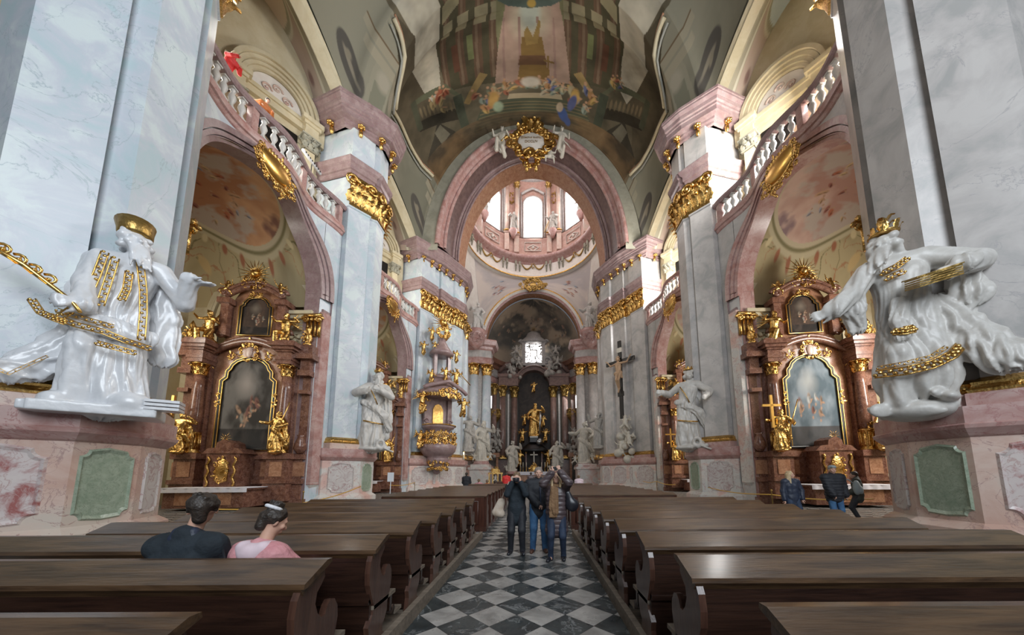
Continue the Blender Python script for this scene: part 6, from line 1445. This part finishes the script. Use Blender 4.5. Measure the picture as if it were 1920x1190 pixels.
def far_pew(x0,x1,label,y,first=False):
    g=thing('pew',label,'pew',((x0+x1)/2,y,0),0,'wooden pews of the far blocks'); w=(x1-x0)/2
    b=MB(); b.prism([(-.25,.96),(-.25,1.0),(-.02,1.06),(.03,1.05),(.03,1.02),(-.22,.94)],0,-w,w); b.build('book_ledge','wood_top',g)
    b=MB(); b.box(-w+.04,w-.04,-.26,-.2,.05,.96)
    if first:
        n=5
        for i in range(n):
            a=-w+.15+(2*w-.3)*i/n; c=-w+.05+(2*w-.3)*(i+1)/n
            for z0,z1 in ((.2,.85),): b.tube([(a,-.27,z0),(c,-.27,z0),(c,-.27,z1),(a,-.27,z1),(a,-.27,z0)],.018,4)
        b.box(-w,w,-.32,-.2,.0,.12)
    b.build('back_panel','red_wood',g)
    for x in (-w,w-.07):
        b=MB(); b.prism(ENDF,0,x,x+.07); b.spiral((x+.035,.06,.86),(0,-1,0),(0,0,1),.09,.03,1.2,5,10,0); b.build('end_panel','red_wood',g)
    b=MB(); b.box(-w+.05,w-.05,-.2,.28,.44,.47); b.build('seat','wood',g)
for k in range(8):
    e=.25*max(0,k-1)
    far_pew(-4.2,-1.13,'red brown wooden pew left of the aisle, %s row of the far block'%('foremost' if k==0 else ORD[k]),9.75+.9*k,k==0)
    far_pew(1.34,4.5,'red brown wooden pew right of the aisle, %s row of the far block'%('foremost' if k==0 else ORD[k]),9.95+.9*k,k==0)
far_pew(-3.6,-1.3,'low wooden pew standing alone before the choir at the left',19.0); far_pew(1.5,3.6,'low wooden pew standing alone before the choir at the right',19.0)
far_pew(-2.9,-1.5,'short wooden kneeling bench farthest from the camera at the left',25.0,True)
# ---------------- ropes, notices, small fittings
def rope(label,pts,grp='yellow barrier ropes'):
    b=MB(); P=[]
    for i in range(len(pts)-1):
        a=Vector(pts[i]);c=Vector(pts[i+1])
        for t in np.linspace(0,1,9)[:-1 if i<len(pts)-2 else None]: q=a.lerp(c,t); q.z-=.10*math.sin(PI*t); P.append(q)
    b.tube(P,.022,6); return tag(b.build('barrier_rope','rope_yellow'),label,'rope')
def rope_post(x,y,label):
    g=thing('rope_post',label,'post',(x,y,0)); b=MB(); b.lathe([(.15,0),(.14,.03),(.03,.05)],(0,0,0),14); b.build('base','dark_gold',g); b=MB(); b.lathe([(.02,.04),(.02,.92),(.04,.95),(.02,1.0)],(0,0,0),10); b.build('pole','dark_gold',g)
rope('yellow rope hanging before the near left altar behind the seated couple',[(-9.6,9.9,.62),(-9.0,13.0,.52),(-9.1,17.4,1.0)])
rope('short yellow rope beside the middle left pier',[(-9.6,21.9,.9),(-8.9,24.6,1.0)]); rope('short yellow rope beside the middle right pier',[(9.7,21.8,.85),(8.9,23.0,1.05),(8.7,25.3,1.0)])
rope('yellow rope before the near right altar behind the three visitors',[(9.6,17.5,.85),(9.3,12.4,.8),(11.6,10.9,.75)])
for x,y,l in ((-9.0,13.0,'thin brass rope post before the near left altar'),(9.3,12.4,'thin brass rope post before the near right altar'),(-8.9,24.6,'thin brass rope post beyond the middle left pier'),(8.9,23.0,'thin brass rope post beyond the middle right pier')): rope_post(x,y,l)
b=MB(); b.box(-9.55,-9.15,21.45,21.5,1.15,1.75); b.box(-9.37,-9.33,21.5,21.53,0,1.5); tag(b.build('notice_board','paper'),'small white notice on a stand by the middle left pier','sign')
# floodlight on the left gallery
g=thing('floodlight','white strip light on a pole on the left gallery','lamp',(-12.9,16.9,17.0),0)
b=MB(); b.tube([(0,0,0),(0,0,2.9)],.03,6); b.build('pole','steel',g); b=MB(); b.tube([(.0,-.75,3.05),(.0,.75,3.05)],.09,6); b.build('light_bar','white_cloth',g)
b=MB()
for k in range(8): b.ball((.08,-.6+.17*k,3.05),.05,6,4)
b.build('lamp_head','black_metal',g)
# candle flame and shrine before the choir
g=thing('votive_candle','burning candle on the pedestal ledge of the far left pier','candle',(-7.55,35.0,3.14)); b=MB(); b.tube([(0,0,0),(0,0,.55)],.09,8); b.build('wax','candle_wax',g); b=MB(); b.ball((0,0,.72),(.06,.06,.16),6,5); b.build('flame','flame',g)
g=thing('gilded_shrine','gilded shrine with a small seated figure before the choir at the left','shrine',(-4.4,38.0,0))
b=MB(); b.box(-.8,.8,-.4,.4,0,.5); b.build('base','red_marble',g); b=MB()
for x in (-.72,.72,-.3,.3): b.box(x-.06,x+.06,-.35,-.25,.5,1.6)
b.box(-.85,.85,-.4,.4,1.6,1.75); b.box(-.4,.4,-.4,.4,1.75,2.2); rocaille(b,(0,-.42,2.0),(1,0,0),(0,0,1),(0,-1,0),.4,.3,8,.15,3); b.build('canopy','gold',g)
P=[]; putto(P,(0,-.1,.7),1.0,3,False); sculpt('figure',P,.04,'white_marble',g,.04)
# ================================================================ PEOPLE
def place(label,loc,rz,group=None): return thing('person',label,'person',loc,rz,group)
def hairdo(g,f,m,kind,sc=1.0,h=.008):
    P=[('e',f(0,.02,.045),(.084*sc,.095*sc,.085*sc),None)]
    rr=random.Random(4)
    for k in range(18):
        a=rr.uniform(0,2*PI);z=rr.uniform(.0,.11); q=math.sqrt(max(.05,1-(z/.135)**2)); P.append(('e',f(.078*q*math.cos(a),.02+.088*q*max(math.sin(a),-.55),.02+z),(.016*sc,)*3,None))
    for x in (-.074,.074): P.append(('c',f(x,.0,.04),f(x,.015,-.01),.018*sc,.012*sc))
    P.append(('c',f(0,.075,.02),f(0,.07,-.06),.05*sc,.04*sc))
    if kind in('long','bob'):
        L=.22 if kind=='long' else .12
        for a in np.linspace(-.15*PI,1.15*PI,12): P.append(('c',f(.085*math.cos(a),.02+.085*math.sin(a),.02),f((.105+.02*math.sin(a*5))*math.cos(a),.02+.095*math.sin(a),-.06-L),.026*sc,.022*sc))
    if kind=='bun': 
        P.append(('e',f(0,.055,.125),(.055*sc,.055*sc,.045*sc),None))
        for k in range(9): a=k*.7; P.append(('c',f(.04*math.cos(a),.055+.04*math.sin(a),.12),f(.05*math.cos(a+.6),.055+.05*math.sin(a+.6),.155),.012,.009))
    P.append(('e',f(0,-.075,-.03),(.062*sc,.05*sc,.075*sc),None,'neg'))
    return sculpt('hair',P,h,m,g,.014)
def eyes(g,f):
    for x in (-.030,.030):
        b=MB(); b.ball(tuple(f(x,-.086,.004)),(.010,.006,.006),8,5); b.build('eye','eye_dark',g)
    b=MB(); b.tube([tuple(f(-.02,-.093,-.060)),tuple(f(0,-.097,-.058)),tuple(f(.02,-.093,-.060))],.004,6); b.build('mouth','lip',g)
def coat(g,p,m,r=.028,name='jacket',hem=None,h=.011,collar=True,puff=0,fold=(.05,6,.5),hw=.13):
    P=torso(p,r,.01,fold)+[(a) for a in limbs(p,r-.004,legs=False,fold=fold,sl=.92)]
    if hem:
        P+=[('c',p.pel,p.pel-v3(.055,0,hem),hw+.03,hw+.02,fold+(1,.85)),('c',p.pel,p.pel-v3(-.055,0,hem),hw+.03,hw+.02,fold+(1,.85))]
    if collar: P+=[('c',p.nk-v3(.03,.0,.02),p.nk+v3(-.02,.02,.035),.062,.060),('c',p.nk+v3(.03,.0,-.02),p.nk+v3(.02,.02,.035),.062,.060)]
    fn=None
    if puff:
        def fn(v):
            c=(p.pel+p.ch)/2; d=v-c; d[:,2]=0; n=d/np.maximum(np.linalg.norm(d,axis=1),1e-6)[:,None]; return v+n*(puff*np.abs(np.sin(v[:,2]*PI/.085))**.5)[:,None]
    return sculpt(name,P,h,m,g,.03,1,fn)
def trousers(g,p,m,h=.011,r=.02): 
    return sculpt('trousers',limbs(p,r,arms=False,fold=(.05,5,.3))+[('c',p.ana,p.ana-v3(0,.01,.045),.048,.050),('c',p.anb,p.anb-v3(0,.01,.045),.048,.050),('c',p.pel+v3(-.06,0,.04),p.pel+v3(.06,0,.04),.115+r*.6,.115+r*.6)],h,m,g,.03)
def shoes(g,p,m,dirs=((0,-1,0),(0,-1,0))):
    for an,d in ((p.ana,dirs[0]),(p.anb,dirs[1])): sculpt('shoe',shoe_prims(an,d),.009,m,g,.012)
def body(g,p,h=.0095,ha=None,hb=None,sc=.98,curl=.6):
    nh,f=neckhead(p,sc); P=torso(p,-.012)+limbs(p,-.006)+nh
    for an in (p.ana,p.anb): P.append(('c',an,an-v3(0,.06,.045),.035,.028))
    P+=hand(p.wa,ha[0] if ha else p.wa-p.ela,ha[1] if ha else (0,-1,0),1.0,curl)+hand(p.wb,hb[0] if hb else p.wb-p.elb,hb[1] if hb else (0,1,0),1.0,curl)
    sculpt('body',P,h,'skin',g,.012); return f
# the three standing in the aisle
def aisle_three():
    g=place('person in dark clothes holding a black camera up to the face in the aisle',(-.10,6.87,0),.03)
    p=Pose(ha=(-.085,-.24,1.47),hb=(.085,-.24,1.47),fa=(-.13,.02,0),fb=(.12,-.02,0),pelvis=(0,0,.93),chest=(0,.0,1.24),hd=(0,-.05,1.555),ea=(-.45,.1,-1),eb=(.45,.1,-1),shw=.165)
    f=body(g,p,ha=((.4,-.1,.9),(.8,.2,-.3)),hb=((-.4,-.1,.9),(.8,.2,-.3)),sc=.96); hairdo(g,f,'hair_brown','short',.96); eyes(g,f)
    coat(g,p,'dark_coat',hem=.22); trousers(g,p,'black_cloth'); shoes(g,p,'leather_black',((-.2,-1,0),(.15,-1,0)))
    c=thing('camera','black camera with red trim held at the face by the person in dark clothes','camera',(-.10,6.62,1.52)); b=MB(); b.box(-.068,.068,-.03,.03,-.045,.045); b.build('camera_body','leather_black',c); b=MB(); M_=Matrix.Rotation(PI/2,4,'X'); b.M=M_; b.lathe([(.035,.02),(.037,.06),(.042,.10),(.02,.10)],(0,0,0),16); b.build('lens','black_metal',c)
    t=thing('tote_bag','patterned beige tote bag hanging at the side of the person with the camera','bag',(-.40,6.80,.80),.1)
    sculpt('bag_body',[('c',v3(-.02,0,.28),v3(-.10,0,.05),.06,.085,(.08,5,0,1.35,.6)),('c',v3(-.10,0,.04),v3(-.02,0,.02),.08,.08)],.012,'tote',t,.03)
    b=MB(); b.tube([(-.03,0,.3),(.06,-.02,.5),(.14,0,.68)],.010,6); b.build('strap','tote',t)
    g=place('grey haired man in a dark open jacket and blue jeans standing in the aisle',(.36,7.05,0),.05)
    p=Pose(ha=(-.02,-.20,.99),hb=(.30,.02,.86),fa=(-.13,-.02,0),fb=(.13,.0,0),pelvis=(0,0,.96),chest=(0,0,1.31),hd=(.0,-.03,1.655),ea=(-1,.6,-.2),eb=(.6,.8,0),shw=.20)
    f=body(g,p,ha=((.7,-.4,-.4),(0,-.6,1)),sc=1.05); hairdo(g,f,'hair_grey','short',1.05); eyes(g,f)
    coat(g,p,'black_cloth',.045,hem=.14); trousers(g,p,'jeans',r=.026); shoes(g,p,'shoe_brown',((-.25,-1,0),(.1,-1,0)))
    b=MB(); b.tube([(.02,-.155,1.36),(.03,-.19,1.2),(.03,-.19,1.0),(.04,-.18,.86)],.016,6); b.build('shirt','navy_quilt',g)
    g=place('blond woman in a brown quilted coat holding a phone above her head',(.70,6.39,0),-.05)
    p=Pose(ha=(-.075,-.26,1.66),hb=(.075,-.26,1.68),fa=(-.12,-.05,0),fb=(.13,.03,0),pelvis=(0,0,.90),chest=(0,0,1.22),hd=(0,-.02,1.535),pitch=.45,ea=(-.7,-.3,-.6),eb=(.7,-.3,-.6),shw=.17)
    f=body(g,p,ha=((.3,-.1,.9),(.8,.2,-.3)),hb=((-.3,-.1,.9),(.8,.2,-.3)),sc=.96); hairdo(g,f,'hair_blond','bob',.96); eyes(g,f)
    coat(g,p,'brown_quilt',.038,hem=.34,puff=.014,hw=.135); trousers(g,p,'dark_jeans',r=.012); shoes(g,p,'leather_black',((-.35,-1,0),(0,-1,0)))
    P=[('c',v3(-.075,-.06,1.40),v3(.075,-.06,1.40),.055,.055,(.2,6,0)),('c',v3(-.07,.05,1.41),v3(.07,.05,1.41),.05,.05),('c',v3(-.06,-.14,1.36),v3(-.09,-.19,1.0),.05,.055,(.2,7,1,1,.6)),('c',v3(.0,-.15,1.34),v3(-.02,-.2,.92),.045,.055,(.2,7,2,1,.6))]
    for k in range(9): P.append(('c',v3(-.13+.017*k,-.19,.95),v3(-.135+.018*k,-.195,.82),.009,.006))
    sculpt('scarf',P,.01,'scarf_brown',g,.015)
    c=thing('phone','small black phone held up above the blond woman in the aisle','phone',(.70,6.12,1.735)); b=MB(); b.box(-.07,.07,-.006,.006,-.035,.035); b.build('phone_body','black_metal',c)
    t=thing('handbag','shiny black shoulder bag carried by the blond woman in the aisle','bag',(.95,6.30,.92),0)
    sculpt('bag_body',[('c',v3(-.03,0,.34),v3(.05,0,.10),.06,.105,(.06,5,0,1,.6)),('e',v3(.05,0,.13),(.13,.07,.12),None)],.012,'leather_black',t,.03); b=MB(); b.tube([(-.02,0,.36),(-.07,-.03,.46),(-.10,0,.50)],.011,6); b.build('strap','leather_black',t)
aisle_three()
def seated():
    g=place('man with short dark hair in a navy jacket sitting in the second left pew',(-2.36,2.52,0),PI+.15)
    p=Pose(ha=(-.15,-.36,.66),hb=(.15,-.36,.66),fa=(-.12,-.42,.10),fb=(.12,-.42,.10),pelvis=(0,.02,.62),chest=(0,.0,.985),hd=(-.05,-.04,1.38),yaw=.45,ka=(0,-.5,1),kb=(0,-.5,1),shw=.175,ea=(-.7,.5,-.3),eb=(.7,.5,-.3))
    f=body(g,p,sc=1.03,h=.008); hairdo(g,f,'hair_dark','short',1.04,.006); coat(g,p,'dark_coat',.04,h=.009,fold=(.09,7,.5)); trousers(g,p,'black_cloth')
    P=[('c',p.nk+v3(-.055,.03,-.01),p.nk+v3(.055,.03,-.01),.055,.055),('c',p.nk+v3(-.05,.03,.045),p.nk+v3(.05,.03,.045),.038,.038)]; sculpt('collar',P,.008,'navy_quilt',g,.02)
    b=MB()
    for x in (-1,1): b.tube([tuple(f(x*.079,.0,.01)),tuple(f(x*.07,-.085,.012))],.0025,5)
    for x in (-.032,.032): b.tube([tuple(f(x+.024*math.cos(t),-.102,.004+.018*math.sin(t))) for t in np.linspace(0,2*PI,13)],.0025,5,cap=False)
    b.build('glasses','black_metal',g)
    g=place('woman in a pink velvet jacket with her hair in a bun sitting beside the man',(-1.93,2.62,0),PI-.15)
    p=Pose(ha=(-.12,-.36,.80),hb=(.02,-.34,.82),fa=(-.1,-.42,.10),fb=(.1,-.42,.10),pelvis=(0,.04,.58),chest=(0,-.02,.89),hd=(-.03,-.12,1.26),yaw=-.5,pitch=-.45,ka=(0,-.5,1),kb=(0,-.5,1),shw=.16,ea=(-.6,.3,-.2),eb=(.6,.3,-.3))
    f=body(g,p,sc=.96,h=.008); hairdo(g,f,'hair_dark','bun',.98,.006); coat(g,p,'pink_velvet',.042,h=.009,collar=False,fold=(.09,6,.5)); trousers(g,p,'dark_jeans')
    P=[('c',p.nk+v3(-.09,.05,-.01),p.nk+v3(.09,.05,-.01),.05,.05),('c',p.nk+v3(-.08,-.02,.0),p.nk+v3(-.09,.06,.0),.045,.05),('c',p.nk+v3(.08,-.02,.0),p.nk+v3(.09,.06,.0),.045,.05),('e',p.nk+v3(0,.09,-.04),(.10,.055,.07),None)]; sculpt('hood','' or P,.009,'pale_hood',g,.03)
    P=[('c',f(.06*math.cos(a),.055+.06*math.sin(a),.105),f(.06*math.cos(a+.4),.055+.06*math.sin(a+.4),.105),.013,.013) for a in np.arange(-.5,3.8,.4)]; sculpt('hair_scrunchie',P,.006,'white_cloth',g,.01)
    b=MB(); b.tube([(.16,.10,1.08),(.05,.155,.98),(-.08,.15,.85),(-.16,.10,.7)],.008,6); b.build('bag_strap','black_cloth',g)
seated()
def right_three():
    g=place('woman with long blond hair in a dark navy coat by the near right altar',(7.85,9.6,0),-.1)
    p=Pose(ha=(-.24,-.06,.80),hb=(.22,-.10,.86),hd=(0,-.02,1.56),yaw=.7,pelvis=(0,0,.91),chest=(0,0,1.24),shw=.17,eb=(1,.5,0)); f=body(g,p,sc=.97); hairdo(g,f,'hair_blond','long',.98); eyes(g,f); coat(g,p,'navy_quilt',.035,hem=.22); trousers(g,p,'dark_jeans'); shoes(g,p,'leather_black')
    g=place('man with a grey cap in a black puffer jacket by the near right altar',(9.12,9.6,0),-.15)
    p=Pose(ha=(-.12,-.18,.93),hb=(.30,.02,.84),hd=(0,-.02,1.71),yaw=-.1,pelvis=(0,0,1.0),chest=(0,0,1.36),shw=.205); f=body(g,p,sc=1.05); hairdo(g,f,'hair_grey','short',1.05); eyes(g,f); coat(g,p,'black_cloth',.06,hem=.12,puff=.016); trousers(g,p,'jeans'); shoes(g,p,'leather_black')
    sculpt('cap',[('e',f(0,.0,.085),(.088,.10,.055),None),('c',f(-.04,-.10,.07),f(.04,-.10,.07),.018,.018)],.008,'grey_bag',g,.02)
    g=place('person with dark hair in a green jacket looking towards the near right altar',(10.95,10.75,0),-2.3)
    p=Pose(ha=(-.15,-.22,.95),hb=(.15,-.22,.95),hd=(0,-.05,1.54),pelvis=(0,0,.90),chest=(0,0,1.22),yaw=.2); f=body(g,p); hairdo(g,f,'hair_dark','short',1); coat(g,p,'green_coat',.045,hem=.12); trousers(g,p,'black_cloth'); shoes(g,p,'leather_black')
    t=thing('backpack','pale grey green backpack worn by the person in the green jacket','backpack',(10.78,10.56,.98),-2.3+PI)
    sculpt('bag_body',[('e',v3(0,.02,.16),(.16,.10,.24),None),('e',v3(0,-.07,.08),(.12,.06,.13),None)],.013,'grey_bag',t,.04); b=MB(); b.tube([(-.1,.1,.3),(-.12,.2,.42),(-.1,.33,.4)],.018,6);b.tube([(.1,.1,.3),(.12,.2,.42),(.1,.33,.4)],.018,6); b.build('strap','grey_bag',t)
right_three()
def gallery_people():
    for (x,y,rz,cm,hm,lab,ha) in ((-12.95,11.75,PI/2-.2,'red_coat','hair_blond','blond person in a red coat leaning over the left gallery rail',(-.1,-.85,1.2)),(-12.95,13.5,PI/2-.3,'orange_coat','hair_dark','dark haired person in an orange coat on the left gallery',(-.2,-.3,1.2))):
        g=place(lab,(x,y,18.0),rz); p=Pose(ha=ha,hb=(.2,-.5,1.15),hd=(.0,-.42,1.56),chest=(0,-.22,1.24),pitch=-.3); f=body(g,p,h=.014); hairdo(g,f,hm,'bob' if hm=='hair_blond' else 'short',1.05,.012); coat(g,p,cm,.035,h=.016,hem=.1); trousers(g,p,'navy_quilt',h=.018); shoes(g,p,'leather_black')
gallery_people()
# distant visitors
SKC=[('person with a dark backpack standing before the far left pier','black_cloth','hair_dark',-3.9,19.6,1.75,PI),('person in a pink jacket among the far left pews','pink_velvet','hair_brown',-3.2,19.9,1.35,PI),('person in an orange coat among the far left pews','orange_coat','hair_brown',-2.7,20.0,1.3,PI),('person in a dark blue jacket among the far left pews','navy_quilt','hair_dark',-2.2,20.0,1.25,PI),('person in a red jacket facing the choir left of the aisle','red_coat','hair_dark',-1.75,22.5,1.78,PI),('person in a pale jacket beside the red jacket','white_cloth','hair_blond',-1.05,21.6,1.68,PI),('person in a pale pink jacket far right of the aisle','pale_hood','hair_brown',3.0,20.2,1.55,PI),('person in a dark red top walking in the far aisle','brown_quilt','hair_dark',-.05,24.0,1.65,PI)]
for lab,cm,hm,x,y,H,rz in SKC:
    g=place(lab,(x,y,H-1.75 if H>1.6 else H-1.75),rz)
    if H<1.6: g.location.z=0
    z=-(1.75-H) if H<1.6 else 0
    p=Pose(ha=(-.15,-.25,.95+z),hb=(.15,-.25,.95+z),hd=(0,-.02,1.60+z),pelvis=(0,0,.93+z),chest=(0,0,1.26+z),fa=(-.1,-.3*(z<0),0),fb=(.1,-.3*(z<0),0)); 
    if H>=1.6: g.location.z=0; 
    f=body(g,p,h=.018); hairdo(g,f,hm,'short',1.05,.016); coat(g,p,cm,.04,h=.02); trousers(g,p,'black_cloth',h=.02)
# ---------------- pieces of parts become sub-parts
SUB={'pedestal_panel':'pedestal','pedestal_inlay':'pedestal','pedestal_cornice':'pedestal','rosette':'cornice','picture_frame':'altar_picture','frame_gilding':'altar_picture','upper_picture_frame':'upper_picture','upper_frame_gilding':'upper_picture',
'basket_gilding':'basket','canopy_fringe':'canopy','relief':'back_panel','tabernacle_door':'tabernacle','table_front':'altar_table','cartouche_scrolls':'cartouche_stone','window_tracery':'star_window','inscription_plate':'cross','tabernacle_ledge':'tabernacle_top',
'eye':'body','mouth':'body','glasses':'body','collar':'jacket','hood':'jacket','shirt':'jacket','bag_strap':'jacket','hair_scrunchie':'hair','lens':'camera_body','lamp_head':'light_bar','inscription':'tablet','mitre':'figure','crown':'figure','gilded_hem':'figure'}
base=lambda n:n.split('.')[0]
for o in list(bpy.data.objects):
    t=SUB.get(base(o.name)); p=o.parent
    if t and p is not None and p.parent is None:
        c=[q for q in p.children if base(q.name)==t and q.location.length<1e-6]
        if c: o.parent=c[0]
for o in bpy.data.objects:
    if '_o' in o: del o['_o']
    if o.parent is not None:
        for k in ('category','group'):
            if k in o: del o[k]
